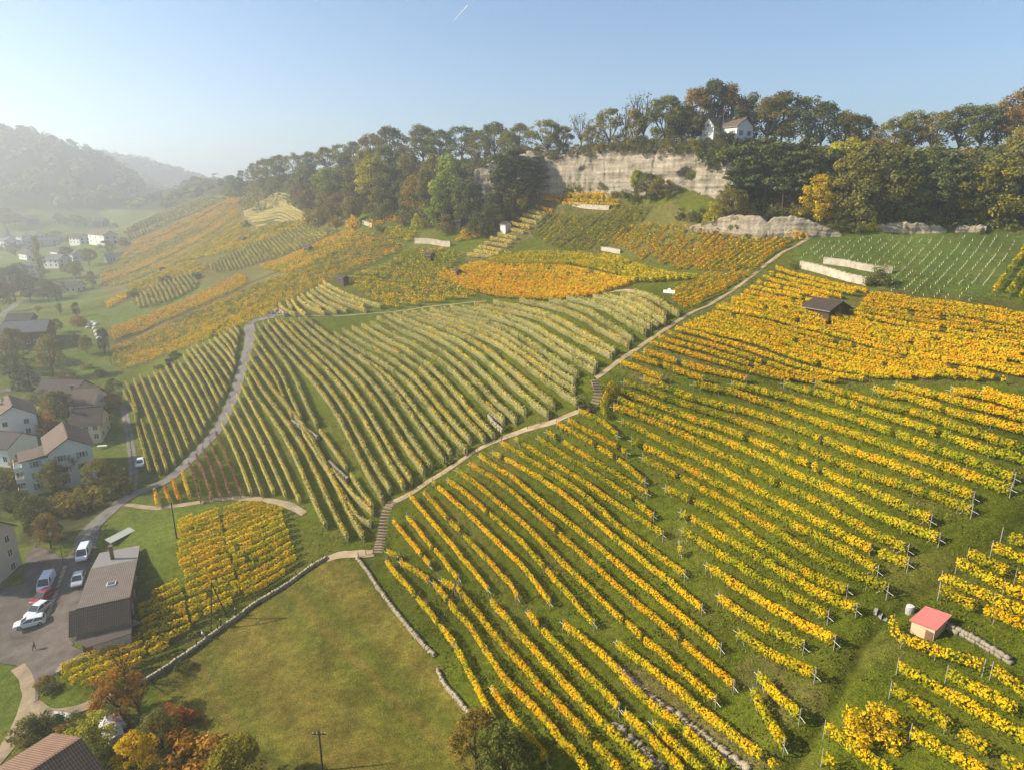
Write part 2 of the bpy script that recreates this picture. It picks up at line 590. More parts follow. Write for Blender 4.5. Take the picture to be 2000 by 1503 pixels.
for nm, c, poly, rough_ in ZONES:
    pw = at_l(poly)
    msk = inside(gx + jx * rough_, gy + jy * rough_, pw)
    col[msk] = c
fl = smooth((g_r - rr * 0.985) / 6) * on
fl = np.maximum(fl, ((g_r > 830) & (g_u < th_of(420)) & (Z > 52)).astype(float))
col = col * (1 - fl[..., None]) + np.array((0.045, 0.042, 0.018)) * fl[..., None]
# tone drifts of the sward, worn and mossy patches
drift = fbm2(gx * 0.06, gy * 0.06, 3, 4)
dry_ = np.clip(fbm2(gx * 0.16 + 40, gy * 0.16, 5, 4) * 0.8, 0, 1)
col = col * (1 + 0.20 * drift[..., None])
col = col * (1 - 0.45 * dry_[..., None]) + np.array((0.20, 0.165, 0.05)) * 0.45 * dry_[..., None]
# mown meadow: faint tracks
mw = inside(gx, gy, at_l([q_ for q_ in ZONES if q_[0] == 'meadow'][0][2]))
m0, m1 = at_l([(500, 1250)])[0], at_l([(700, 1480)])[0]
md = np.array([m1[0] - m0[0], m1[1] - m0[1]])
md /= np.linalg.norm(md)
across = (gx - m0[0]) * md[1] - (gy - m0[1]) * md[0]
trk = 0.5 + 0.5 * vnoise(across * 0.75 + 0.3 * fbm2(gx * 0.1, gy * 0.1, 8, 2), 4)
mc = np.array((0.118, 0.138, 0.018)) * trk[..., None] + np.array((0.220, 0.168, 0.036)) * (1 - trk[..., None])
mc = mc * (1 + 0.35 * fbm2(gx * 0.35, gy * 0.35, 31, 3)[..., None])
col = np.where(mw[..., None], 0.3 * col + 0.7 * mc, col)
# the ditch between the two vineyards
dd = np.full(gx.shape, 99.0)
near = (g_r < 150) & (gx > 5)
for q in resample(DITCH, 0.7)[0]:
    dd[near] = np.minimum(dd[near], np.hypot(gx[near] - q[0], gy[near] - q[1]))
Z -= 0.6 * np.exp(-(dd / 0.65) ** 2)
Z += 0.4 * np.exp(-((dd - 2.2) / 1.1) ** 2)
col = col * (1 - 0.55 * np.exp(-(dd / 0.45) ** 2))[..., None]
col = np.clip(col, 0.01, 0.8)

gm, n, out = new_mat('grass_and_soil')
va = N(n, 'ShaderNodeAttribute', attribute_name='soil')
g1 = noise_node(n, 0.9, 5, 0.65)
g2 = noise_node(n, 4.5, 4, 0.7)
c1 = mix_rgb(n, 'MULTIPLY', 1.0, va.outputs['Color'], ramp(n, [(0.25, (0.55, 0.58, 0.5)), (0.5, (1.0, 1.0, 1.0)), (0.75, (1.5, 1.42, 1.35))], g1.outputs[0]).outputs[0])
c2 = mix_rgb(n, 'MULTIPLY', 1.0, c1, ramp(n, [(0.3, (0.55, 0.6, 0.5)), (0.52, (1.0, 1.0, 1.0)), (0.72, (1.55, 1.45, 1.3))], g2.outputs[0]).outputs[0])
g3 = noise_node(n, 14.0, 3, 0.7)
c2 = mix_rgb(n, 'MULTIPLY', 1.0, c2, ramp(n, [(0.3, (0.5, 0.55, 0.45)), (0.52, (1.0, 1.0, 1.0)), (0.7, (1.5, 1.4, 1.3))], g3.outputs[0]).outputs[0])
principled(n, out, c2, 0.95, 0.05, 0, g2.outputs[0], 1.0, 0.45)
idx = np.arange(NT * NR).reshape(NT, NR)
faces = np.stack([idx[:-1, :-1], idx[1:, :-1], idx[1:, 1:], idx[:-1, 1:]], -1).reshape(-1, 4)[:, ::-1]
rgba = np.concatenate([col.reshape(-1, 3), np.ones((NT * NR, 1))], 1)
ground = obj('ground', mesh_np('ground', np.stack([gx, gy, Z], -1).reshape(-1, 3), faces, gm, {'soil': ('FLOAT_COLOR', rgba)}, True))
tag(ground, kind='structure')

# ------------------------------------------------------------------ roads, paths, paved yard
def surf_mat(name, c, var, s=1.2):
    m, n, out = new_mat(name)
    a, b = noise_node(n, s * 0.4, 5, 0.6), noise_node(n, s * 6, 3, 0.6)
    x = mix_rgb(n, 'MULTIPLY', 1.0, c, ramp(n, [(0.3, (1 - var,) * 3), (0.7, (1 + var,) * 3)], a.outputs[0]).outputs[0])
    x = mix_rgb(n, 'MULTIPLY', 0.7, x, ramp(n, [(0.3, (0.6, 0.6, 0.6)), (0.7, (1.3, 1.28, 1.24))], b.outputs[0]).outputs[0])
    principled(n, out, x, 0.92, 0.1, 0, b.outputs[0], 0.5, 0.03)
    return m


ASPH = surf_mat('asphalt_old', (0.165, 0.150, 0.135), 0.3)
YARD = surf_mat('asphalt_yard', (0.125, 0.105, 0.090), 0.3)
DIRT = surf_mat('dirt_track', (0.290, 0.225, 0.145), 0.3)
PATHM = surf_mat('gravel_path', (0.340, 0.255, 0.160), 0.3)


def ribbon(name, pix, width, mat, lift=0.10, step=0.8, across=4, wob=0.15, lifts=0.0):
    p, t = resample(spline(at_l(pix, lifts)), step)
    d = np.gradient(p[:, :2], axis=0)
    d /= np.linalg.norm(d, axis=1, keepdims=True) + 1e-9
    nn = np.stack([d[:, 1], -d[:, 0]], 1)
    wl = width * 0.5 * (1 + wob * vnoise(t * 0.5, len(name)))
    wr = width * 0.5 * (1 + wob * vnoise(t * 0.5, len(name) + 9))
    vs = []
    for q in np.linspace(-1, 1, across + 1):
        off = np.where(q < 0, q * wl, q * wr)
        xy = p[:, :2] + nn * off[:, None]
        vs.append(np.column_stack([xy, H(xy[:, 0], xy[:, 1]) + lift - 0.05 * abs(q)]))
    vs = np.stack(vs, 1)
    m_ = len(p)
    i_ = np.arange(m_ * (across + 1)).reshape(m_, across + 1)
    f = np.stack([i_[:-1, :-1], i_[:-1, 1:], i_[1:, 1:], i_[1:, :-1]], -1).reshape(-1, 4)
    return tag(obj(name, mesh_np(name, vs.reshape(-1, 3), f[:, ::-1], mat, None, True)), kind='structure')


def sheet(name, pix, mat, lift=0.08, step=1.2):
    """paved area: grid clipped to the outline, draped over the ground"""
    pw = at_l(pix)
    x0, y0 = pw[:, 0].min(), pw[:, 1].min()
    nx, ny = int((pw[:, 0].max() - x0) / step) + 2, int((pw[:, 1].max() - y0) / step) + 2
    X, Y = np.meshgrid(x0 + np.arange(nx) * step, y0 + np.arange(ny) * step, indexing='ij')
    i_ = np.arange(nx * ny).reshape(nx, ny)
    f = np.stack([i_[:-1, :-1], i_[1:, :-1], i_[1:, 1:], i_[:-1, 1:]], -1).reshape(-1, 4)
    cx, cy = X.ravel()[f].mean(1), Y.ravel()[f].mean(1)
    f = f[inside(cx, cy, pw)]
    v = np.column_stack([X.ravel(), Y.ravel(), H(X.ravel(), Y.ravel()) + lift])
    used, inv = np.unique(f, return_inverse=True)
    return tag(obj(name, mesh_np(name, v[used], inv.reshape(-1, 4), mat, None, True)), kind='structure')


sheet('paved_yard', [(-60, 1160), (30, 1145), (47, 1140), (50, 1085), (70, 1062), (125, 1090), (150, 1075), (170, 1030), (196, 1035), (186, 1075), (176, 1110), (172, 1180), (140, 1202), (142, 1262), (182, 1280), (105, 1318), (78, 1325), (70, 1390), (40, 1400), (58, 1340), (40, 1300), (-60, 1285)], YARD, 0.10, 0.3)
ribbon('road', [(160, 1075), (172, 1040), (215, 997), (255, 968), (300, 950), (335, 932), (380, 888), (425, 838), (452, 785), (472, 725), (485, 680), (489, 652), (487, 634), (505, 624), (540, 616)], 3.3, ASPH, 0.16, wob=0.06)
ribbon('farm_track', [(245, 985), (300, 992), (360, 985), (420, 976), (480, 973), (530, 977), (568, 988), (595, 1003)], 1.5, DIRT, 0.11)
ribbon('track_wheel_rut', [(262, 962), (266, 930), (264, 895), (257, 850), (250, 815), (243, 790)], 0.8, ASPH, 0.12)
ribbon('track_wheel_rut', [(252, 965), (256, 930), (254, 895), (248, 850), (242, 815), (236, 790)], 0.8, ASPH, 0.12)
ribbon('grass_track', [(540, 616), (600, 617), (680, 616), (745, 611), (800, 605), (870, 596), (950, 588)], 0.5, DIRT, 0.10)
ribbon('footpath', [(640, 1090), (665, 1083), (690, 1081), (715, 1082), (732, 1080)], 1.6, PATHM, 0.12)
ribbon('footpath', [(764, 981), (790, 970), (830, 945), (880, 913), (930, 880), (975, 858), (1005, 847), (1050, 832), (1075, 826), (1110, 811), (1152, 796)], 1.05, PATHM, 0.12)
ribbon('footpath', [(1163, 738), (1180, 727), (1220, 698), (1260, 670), (1300, 643), (1345, 614), (1385, 596), (1430, 568), (1470, 538), (1505, 511), (1545, 485), (1582, 464)], 1.15, PATHM, 0.12)
ribbon('footpath', [(1270, 580), (1245, 570), (1205, 568), (1180, 574)], 1.6, PATHM, 0.10)
ribbon('garden_path', [(38, 1300), (55, 1325), (60, 1350), (52, 1385), (35, 1425), (10, 1465), (-20, 1500)], 2.2, DIRT, 0.13)
ribbon('garden_path', [(64, 1375), (90, 1392), (130, 1390), (170, 1378), (205, 1362)], 1.8, DIRT, 0.15)
ribbon('village_street', [(0, 620), (25, 600), (42, 588)], 3.5, ASPH, 0.12)
ribbon('village_street', [(0, 765), (30, 758), (75, 742)], 3.0, ASPH, 0.14)
ribbon('hill_lane', [(235, 660), (300, 637), (400, 592), (470, 560), (520, 540), (560, 525), (613, 503)], 2.2, surf_mat('lane_verge', (0.055, 0.065, 0.025), 0.3), 0.12)
ribbon('bare_earth', [(1186, 1286), (1215, 1312), (1257, 1351), (1300, 1382), (1349, 1417), (1400, 1457), (1466, 1505)], 0.75, surf_mat('rubble', (0.30, 0.25, 0.16), 0.4, 2), 0.12, wob=0.5)
ribbon('bare_earth', [(1198, 1412), (1240, 1450), (1296, 1505)], 0.6, surf_mat('rubble_grey', (0.27, 0.23, 0.16), 0.4, 2), 0.12, wob=0.5)

# ------------------------------------------------------------------ vines on trellises
_post = MB().box(-.025, .025, -.025, .025, -0.3, 1.85).mesh('post', POSTM)
_endp = MB().box(-.04, .04, -.04, .04, -0.3, 1.95)
_endp = _endp.mesh('end_post', POSTM)
_brace = MB().tube((0, 0, 1.75), (1.35, 0, 0.0), .022, n=4).mesh('brace', plain('zinc_brace', (0.62, 0.60, 0.55), 0.5, 0.3, 0.1, 0.15))
_cross = MB().tube((-0.75, 0, 0.95), (0.55, 0, 1.1), .022, n=4).mesh('cross_bar', plain('zinc_brace', (0.62, 0.60, 0.55)))
_net_m, n, out = new_mat('bird_netting')
_d = N(n, 'ShaderNodeBsdfDiffuse')
_nn = noise_node(n, 2.5, 4)
n.links.new(ramp(n, [(0.3, (0.36, 0.33, 0.14)), (0.7, (0.53, 0.47, 0.23))], _nn.outputs[0]).outputs[0], _d.inputs[0])
_t = N(n, 'ShaderNodeBsdfTransparent')
_mx = N(n, 'ShaderNodeMixShader')
n.links.new(ramp(n, [(0.35, (0.50,) * 3), (0.65, (0.88,) * 3)], noise_node(n, 9, 3).outputs[0]).outputs[0], _mx.inputs[0])
n.links.new(_d.outputs[0], _mx.inputs[1])
n.links.new(_t.outputs[0], _mx.inputs[2])
n.links.new(_mx.outputs[0], out.inputs[0])
NET = _net_m
_row_seed = [0]


def row_leaves(p, t, hgt=(0.55, 1.85), wid=0.42, dens=60, size=0.24, tint=(0.56, 0.10), gaps=0.1, flat=False, clump=1.1):
    """leaf centres, normals, sizes, tints of one row along the ground line p"""
    _row_seed[0] += 1
    sd_ = _row_seed[0]
    L = t[-1]
    n = int(L * dens)
    s = rng.uniform(0, L, n)
    vine = s / clump
    frac = vine - np.floor(vine)
    vid = np.floor(vine)
    vr = np.random.default_rng(5000 + sd_).uniform(0, 1, int(vid.max()) + 2 if n else 2)
    vig = vr[vid.astype(int)]                                 # vigour of each vine
    keep = (vig > gaps) & (rng.uniform(0, 1, n) < 0.88 + 0.12 * np.cos((frac - 0.5) * 2.4))
    s, vig, frac, vid = s[keep], vig[keep], frac[keep], vid[keep]
    n = len(s)
    x, y = np.interp(s, t, p[:, 0]), np.interp(s, t, p[:, 1])
    d = np.gradient(p[:, :2], axis=0)
    d /= np.linalg.norm(d, axis=1, keepdims=True) + 1e-9
    dx, dy = np.interp(s, t, d[:, 0]), np.interp(s, t, d[:, 1])
    a = rng.uniform(0, 2 * np.pi, n)
    rad = np.sqrt(rng.uniform(0.25 if not flat else 0.5, 1, n))
    wloc = wid * (0.88 + 0.24 * vig)
    hmid, hh = (hgt[0] + hgt[1]) / 2, (hgt[1] - hgt[0]) / 2 * (0.90 + 0.18 * vig)
    if flat:
        lat = np.sign(np.cos(a)) * np.abs(np.cos(a)) ** 0.35 * wloc * rad
    else:
        lat = np.cos(a) * wloc * rad
    hz_ = np.sin(a) * hh * rad
    low = np.clip(-hz_ / hh, 0, 1)
    lat = lat * (1 - 0.35 * low)
    up = hmid + hz_ + 0.12 * vnoise(s * 0.35, sd_) + 0.05 * vnoise(s * 1.3, sd_ + 7)
    lat = lat + 0.10 * vnoise(s * 0.25, sd_ + 3)
    cx, cy = x + dy * lat, y - dx * lat
    cz = H(x, y) + up
    nrm = np.stack([dy * np.cos(a) * 1.2, -dx * np.cos(a) * 1.2, np.sin(a) * 0.8 + 0.35], 1) + rng.normal(0, 0.55, (n, 3))
    tn = tint[0] + tint[1] * (0.9 * (np.random.default_rng(6000 + sd_).normal(0, 1, len(vr))[vid.astype(int)]) + 0.9 * vnoise(s * 0.12, sd_ + 5) + 0.7 * rng.normal(0, 1, n))
    tn = tn + np.where(hz_ < 0, 0.13, 0.03) * (hz_ / hh)  # lower leaves tinted darker green: underside shade put into the leaf colour
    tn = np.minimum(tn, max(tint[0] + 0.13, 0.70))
    sz = size * rng.uniform(0.7, 1.35, n)
    return np.stack([cx, cy, cz], 1), nrm, sz, tn


def stems(p, t, every=1.1):
    s = np.arange(every * 0.5, t[-1], every)
    x, y = np.interp(s, t, p[:, 0]), np.interp(s, t, p[:, 1])
    z = H(x, y)
    r_ = 0.03
    v, f = [], []
    for i in range(len(s)):
        b = len(v)
        lx, ly = rng.normal(0, 0.06, 2)
        for (ox, oy) in ((-r_, -r_), (r_, -r_), (0, r_ * 1.2)):
            v.append((x[i] + ox, y[i] + oy, z[i] - 0.05))
        for (ox, oy) in ((-r_, -r_), (r_, -r_), (0, r_ * 1.2)):
            v.append((x[i] + ox + lx, y[i] + oy + ly, z[i] + 0.85))
        f += [(b, b + 1, b + 4, b + 3), (b + 1, b + 2, b + 5, b + 4), (b + 2, b, b + 3, b + 5)]
    return np.array(v), np.array(f)


COUNT_ROWS = [0]


def trellis(pix, label, group, style='gold', tint=(0.56, 0.10), dens=60, size=0.24, posts=5.0, ends=(1, 1), gaps=0.04, wid=0.42, hgt=(0.55, 1.85), lift=1.2, world=None, mat=None, ends_brace=True, clump=1.1, bright=1.0):
    if world is None:
        px_ = spline(np.array(pix, float))
        px_ = resample(px_, max(12.0, np.linalg.norm(px_[-1] - px_[0]) / 9))[0]
        w_ = at_l(px_, lift)
    else:
        w_ = np.asarray(world, float)
    p, t = resample(spline(w_) if len(w_) > 2 else w_, 0.5)
    p[:, 2] = H(p[:, 0], p[:, 1])
    if t[-1] < 1.0:
        return None
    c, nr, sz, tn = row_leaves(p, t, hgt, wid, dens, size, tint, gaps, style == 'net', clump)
    if len(c) < 4:
        return None
    base = p[0]
    o = thing('vine_trellis', base, 0, label, 'vine trellis', group)
    COUNT_ROWS[0] += 1
    m_ = mat or {'gold': VINE, 'net': NETTED, 'red': REDDISH}[style]
    if style in ('net',):
        tn = tn + 0.30 * np.clip((c[:, 2] - H(c[:, 0], c[:, 1]) - 1.45) / 0.4, 0, 1)
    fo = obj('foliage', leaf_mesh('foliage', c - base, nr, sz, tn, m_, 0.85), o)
    b_ = float(rng.uniform(0.88, 1.12))
    b_ *= bright
    fo.color = (b_, b_ * float(rng.uniform(0.94, 1.04)), b_, 1)
    if style == 'net':
        q, tq = resample(p, 0.9)
        d = np.gradient(q[:, :2], axis=0)
        d /= np.linalg.norm(d, axis=1, keepdims=True) + 1e-9
        nn = np.stack([d[:, 1], -d[:, 0]], 1)
        for sgn in (-1, 1):
            vs = []
            for hgt_, off in ((0.35, 0.24), (0.9, 0.30), (1.4, 0.29), (1.6, 0.2)):
                o_ = off + 0.06 * vnoise(tq * 0.9 + hgt_ * 7, sgn + 3)
                xy = q[:, :2] + nn * (sgn * o_)[:, None]
                vs.append(np.column_stack([xy, H(q[:, 0], q[:, 1]) + hgt_ + 0.07 * vnoise(tq * 0.7, 5)]))
            vs = np.stack(vs, 1)
            i_ = np.arange(len(q) * 4).reshape(len(q), 4)
            f = np.stack([i_[:-1, :-1], i_[:-1, 1:], i_[1:, 1:], i_[1:, :-1]], -1).reshape(-1, 4)
            obj('netting', mesh_np('netting', vs.reshape(-1, 3) - base, f, NET, None, True), o)
    elif dens > 20 and lift > 0.9 and size < 0.3:
        v, f = stems(p, t)
        if len(v):
            so_ = obj('stems', mesh_np('stems', v - base, f, BARK), o)
            so_['kind'] = 'stuff'
    # posts
    dv = p[-1] - p[0]
    ang = math.atan2(dv[1], dv[0])
    for e, (pp, a_, on_) in enumerate(((p[0], math.atan2(*(p[min(6, len(p) - 1)] - p[0])[[1, 0]]), ends[0]), (p[-1], math.atan2(*(p[-1] - p[max(-7, -len(p))])[[1, 0]]) + math.pi, ends[1]))):
        if not on_:
            continue
        ep = obj('end_post', _endp, o, pp - base - np.array([math.cos(a_) * 0.15, math.sin(a_) * 0.15, 0]), a_)
        if ends_brace and style == 'gold':
            obj('brace', _brace, ep)
            obj('cross_bar', _cross, ep)
    if posts:
        for s_ in np.arange(posts * 0.8, t[-1] - 1, posts):
            x, y = np.interp(s_, t, p[:, 0]), np.interp(s_, t, p[:, 1])
            po = obj('post', _post, o, np.array([x, y, H(x, y)]) - base, ang)
            po.scale = (1, 1, float(rng.uniform(0.94, 1.06)))
    return o


def rows_between(guides, counts, fn, start=1):
    """rows interpolated between consecutive guide rows (world space); fn(i, world polyline)"""
    gs = [resample(spline(at_l(g, 1.2)), 1.0)[0] for g in guides]
    gs = [np.stack([np.interp(np.linspace(0, 1, 24), np.linspace(0, 1, len(g)), g[:, k_]) for k_ in range(3)], 1) for g in gs]
    i = start
    for a, b, c in zip(gs[:-1], gs[1:], counts):
        for q in range(c):
            fn(i, a + (b - a) * q / c)
            i += 1
    fn(i, gs[-1])


# --- block on the near slope, long golden rows between the footpath and the ditch
A2 = [[(1471, 1351), (1500, 1404), (1531, 1452)], [(1482, 1318), (1520, 1358), (1561, 1393)], [(1443, 1235), (1510, 1277), (1590, 1314)], [(1405, 1165), (1485, 1217), (1568, 1259)], [(1381, 1104), (1500, 1180), (1629, 1248)],
      [(1333, 1035), (1470, 1120), (1616, 1200)], [(1331, 1000), (1440, 1062), (1600, 1156), (1671, 1187)], [(1301, 952), (1399, 1000), (1500, 1068), (1600, 1128), (1653, 1149)],
      [(1256, 892), (1366, 950), (1455, 998), (1600, 1086), (1732, 1150)], [(1235, 859), (1329, 906), (1432, 959), (1505, 998), (1580, 1038), (1713, 1112)], [(1215, 821), (1313, 868), (1399, 911), (1495, 962), (1580, 1007), (1677, 1059), (1772, 1097)],
      [(1200, 793), (1293, 829), (1366, 866), (1462, 912), (1545, 955), (1615, 990), (1684, 1028), (1772, 1071)], [(1208, 778), (1289, 813), (1386, 849), (1478, 887), (1561, 929), (1649, 969), (1719, 1007), (1833, 1049)],
      [(1215, 763), (1322, 805), (1419, 839), (1495, 869), (1580, 907), (1684, 952), (1774, 993), (1817, 1014)], [(1220, 745), (1306, 776), (1386, 803), (1478, 833), (1561, 868), (1649, 907), (1719, 934), (1788, 955), (1897, 993)],
      [(1276, 745), (1366, 780), (1452, 800), (1531, 826), (1580, 844), (1667, 882), (1736, 903), (1805, 931), (1900, 969)], [(1356, 750), (1462, 773), (1555, 808), (1642, 837), (1719, 865), (1788, 891), (1875, 919), (1973, 952)],
      [(1430, 748), (1528, 773), (1580, 789), (1694, 825), (1746, 844), (1823, 872), (1892, 896), (1980, 931)], [(1533, 748), (1580, 760), (1684, 796), (1753, 817), (1823, 841), (1892, 865), (2000, 898), (2060, 916)],
      [(1594, 747), (1632, 759), (1701, 782), (1788, 803), (1857, 827), (1926, 851), (2000, 872), (2060, 890)], [(1708, 758), (1729, 766), (1805, 782), (1857, 803), (1913, 817), (2000, 837), (2060, 850)],
      [(1751, 751), (1788, 761), (1850, 775), (1906, 791), (2000, 813), (2060, 826)], [(1859, 761), (1926, 772), (2000, 794), (2060, 808)], [(1921, 761), (2000, 782), (2060, 795)], [(1258, 738), (1266, 742), (1276, 746)]]
for i, r_ in enumerate(A2):
    tn = 0.468 + (0.05 if i < 5 else 0) + (0.10 if i > 19 else 0) + 0.02 * math.sin(i * 2.1)
    trellis(r_, f'golden vine trellis ending at the ditch, {nth(i + 1)} upward from its low end', 'long golden trellises above the ditch',
            tint=(tn, 0.072), dens=112, size=0.24, wid=0.44, gaps=0.015, hgt=(0.5, 1.85), posts=5.5, ends=(1, 1 if r_[-1][0] < 2000 else 0))
A1 = [[(769, 1016), (839, 1103)], [(795, 1008), (845, 1068), (895, 1127)], [(801, 966), (953, 1149)], [(829, 962), (1000, 1145), (1011, 1165)], [(845, 938), (1000, 1084), (1074, 1174)],
      [(875, 936), (1000, 1040), (1160, 1215)], [(893, 918), (1000, 1001), (1206, 1200), (1397, 1364)], [(917, 906), (1000, 961), (1254, 1185), (1432, 1336)],
      [(937, 890), (1025, 950), (1257, 1141), (1407, 1263)], [(963, 883), (1081, 950), (1220, 1064), (1370, 1185)], [(980, 863), (1121, 950), (1220, 1035), (1337, 1119)],
      [(1007, 856), (1155, 950), (1294, 1042)], [(1052, 856), (1202, 950), (1276, 1005)], [(1068, 843), (1263, 961)], [(1088, 826), (1190, 885), (1259, 938)],
      [(1110, 820), (1223, 881)], [(1131, 800), (1178, 824), (1205, 848)]]
for i, r_ in enumerate(A1):
    trellis(r_, f'golden vine trellis starting at the footpath edge, {nth(i + 1)} from the lower stairs', 'golden trellises beside the footpath',
            tint=(0.575 - 0.04 * (i > 9), 0.06), dens=88, size=0.22, wid=0.30, gaps=0.03, hgt=(0.6, 1.75), posts=5.0)
A3 = [[(755, 1097), (820, 1172), (887, 1257)], [(891, 1263), (925, 1330), (959, 1397)], [(757, 1077), (779, 1085)], [(783, 1097), (837, 1131)], [(847, 1139), (921, 1229), (981, 1317), (1050, 1391), (1150, 1507)],
      [(863, 1133), (887, 1145)], [(893, 1147), (965, 1237), (1050, 1333), (1215, 1507)], [(961, 1173), (1050, 1277), (1155, 1388), (1272, 1502)], [(1031, 1197), (1110, 1281), (1208, 1380)],
      [(1101, 1217), (1191, 1292), (1250, 1358), (1316, 1406), (1422, 1502)], [(1206, 1257), (1309, 1336), (1410, 1418), (1513, 1496)], [(1223, 1393), (1302, 1472), (1336, 1508)],
      [(1276, 1415), (1322, 1458), (1374, 1505)], [(961, 1347), (1010, 1410), (1068, 1483)], [(1326, 1060), (1330, 1079)]]
for i, r_ in enumerate(A3):
    trellis(r_, f'yellow vine trellis on the foreslope above the meadow, {nth(i + 1)} from the wall', 'yellow trellises above the meadow wall',
            tint=(0.535, 0.065), dens=100, size=0.23, wid=0.34, gaps=0.02, posts=5.0, ends=(1, 1 if r_[-1][1] < 1490 else 0))
UU = [[(1757, 1298), (1842, 1347), (1930, 1400), (2040, 1460)], [(1853, 1314), (1920, 1350), (1982, 1384)], [(1941, 1307), (2040, 1372)], [(1743, 1344), (1820, 1391), (1890, 1439), (2010, 1508)],
      [(1783, 1428), (1850, 1466), (1925, 1508)], [(1614, 1421), (1670, 1462), (1740, 1508)], [(1610, 1476), (1655, 1504)], [(1838, 1152), (1920, 1187), (2060, 1248)], [(1842, 1127), (1920, 1158), (2060, 1216)],
      [(1872, 1101), (2060, 1186)], [(1894, 1082), (2060, 1153)], [(1941, 1068), (2060, 1118)], [(1960, 1042), (2060, 1085)]]
for i, r_ in enumerate(UU):
    trellis(r_, f'pale vine trellis with thinning leaves beyond the ditch, {nth(i + 1)} of its slope', 'thinning trellises around the red roofed shed',
            tint=(0.50, 0.055), dens=95, size=0.21, wid=0.46, posts=6.5, gaps=0.05, ends=(1, 0), ends_brace=False)
trellis([(1748, 1212), (1752, 1240), (1790, 1256), (1835, 1270), (1880, 1285), (1919, 1298)], 'orange vine hedge on wires in front of the red roofed shed', 'thinning trellises around the red roofed shed',
        tint=(0.62, 0.07), dens=60, size=0.22, wid=0.5, posts=3.0, ends_brace=False)
trellis([(1194, 748), (1186, 768), (1178, 785), (1176, 795), (1182, 812)], 'narrow yellow vine hedge beside the upper wooden stairs', 'golden trellises beside the footpath', tint=(0.50, 0.06), dens=90, size=0.22, wid=0.4, posts=0, ends=(0, 0))

# --- orange block round the dark hut
def fB(i, wl):
    trellis(None, f'dense orange vine trellis around the dark hut, {nth(i)} counted uphill', 'dense orange trellises around the dark hut', tint=(0.575, 0.05), dens=70, size=0.27, wid=0.40, posts=0, ends=(0, 0), world=wl, hgt=(0.5, 1.6))


B_START = [[(1214, 707), (1250, 721), (1292, 737)], [(1235, 693), (1310, 718), (1373, 738)], [(1259, 686), (1360, 715), (1457, 739)]]
for i, r_ in enumerate(B_START):
    trellis(r_, f'short orange vine trellis beside the footpath above the upper stairs, {nth(i + 1)} uphill', 'dense orange trellises around the dark hut', tint=(0.595, 0.05), dens=85, size=0.26, wid=0.46, posts=5, ends=(1, 1))
rows_between([[(1271, 666), (1400, 704), (1541, 738)], [(1335, 632), (1520, 682), (1740, 732)], [(1392, 608), (1600, 655), (1800, 702), (1962, 737)]], [4, 5], fB)
nB = 11
rows_between([[(1400, 598), (1640, 652), (1860, 700), (2060, 738)], [(1440, 574), (1700, 632), (1900, 672), (2060, 704)]], [4], lambda i, wl: fB(i + nB - 1, wl))
rows_between([[(1455, 566), (1520, 580), (1568, 592)], [(1515, 522), (1600, 545), (1695, 566)]], [5], lambda i, wl: fB(i + 15, wl))
rows_between([[(1660, 618), (1850, 655), (2060, 694)], [(1700, 570), (1850, 590), (2060, 622)]], [6], lambda i, wl: fB(i + 21, wl))

# --- netted block across the footpath
CS = [(478, 728), (483, 710), (488, 691), (495, 672), (497, 652), (504, 635), (516, 630), (526, 625), (541, 622), (554, 623), (570, 622), (586, 622), (598, 618), (637, 650), (655, 648), (671, 642), (691, 638), (709, 632),
      (727, 630), (739, 618), (754, 612), (772, 611), (790, 607), (807, 607), (826, 605), (843, 602), (864, 601), (882, 598), (905, 596), (929, 593), (966, 588), (1017, 585), (1074, 584), (1109, 581), (1134, 584),
      (1160, 579), (1181, 576), (1214, 573), (1238, 569)]
CE = [(638, 1024), (680, 1046), (711, 1046), None, None, None, None, (763, 956), (790, 948), (805, 938), (829, 922), (843, 908), (871, 899), (881, 884), (911, 881), (918, 860), (947, 858), (965, 851),
      (984, 824), (1008, 821), (1026, 806), (1070, 810), (1083, 792), (1128, 788), (1122, 762), (1122, 746), (1129, 731), (1161, 725), (1166, 711), (1193, 696), (1200, 686), (1227, 674), (1235, 662), (1260, 651), (1271, 639),
      (1284, 634), (1298, 629), (1299, 617), (1325, 614)]
WALL_STOP = {3: (572, 813), 4: (589, 816), 5: (620, 829), 6: (749, 974)}
for i, (a, b) in enumerate(zip(CS, CE)):
    b = b or WALL_STOP[i]
    a, b = np.array(a, float), np.array(b, float)
    Lp = np.linalg.norm(b - a)
    up_ = 0.055 * Lp
    nodes = []
    for q in np.linspace(0, 1, 9):
        m_ = a + (b - a) * q
        f_ = min(i / 14.0, 1)
        m_ = m_ + np.array([0.55, -0.8]) * up_ * (math.sin(math.pi * q) * (0.35 + 0.65 * f_)) + np.array([-0.4, 0.5]) * 0.016 * Lp * math.sin(2.6 * math.pi * q + 0.5 + i * 0.035)
        nodes.append(tuple(m_))
    trellis(nodes, f'netted vine trellis between road and footpath, {nth(i + 1)} from the road', 'netted trellises across the footpath', 'net', tint=(0.34 + 0.08 * math.sin(i * 0.9), 0.10), dens=78, size=0.28, wid=0.32,
            posts=0, gaps=0.0, hgt=(0.25, 1.95), lift=1.0)
for i, r_ in enumerate([[(592, 844), (650, 935), (700, 1010), (723, 1022)], [(625, 840), (652, 878), (677, 913)], [(650, 916), (690, 965), (728, 1000)], [(686, 928), (706, 958), (728, 988)], [(893, 884), (920, 868), (900, 850)][:2],
                        [(951, 790), (970, 806), (984, 820)]]):
    trellis(r_, f'short netted vine trellis inside the big netted vineyard, {nth(i + 1)} from the stone wall', 'netted trellises across the footpath', 'net', tint=(0.5, 0.11), dens=60, size=0.25, wid=0.28, posts=0, gaps=0.02, hgt=(0.35, 1.7), lift=1.0)
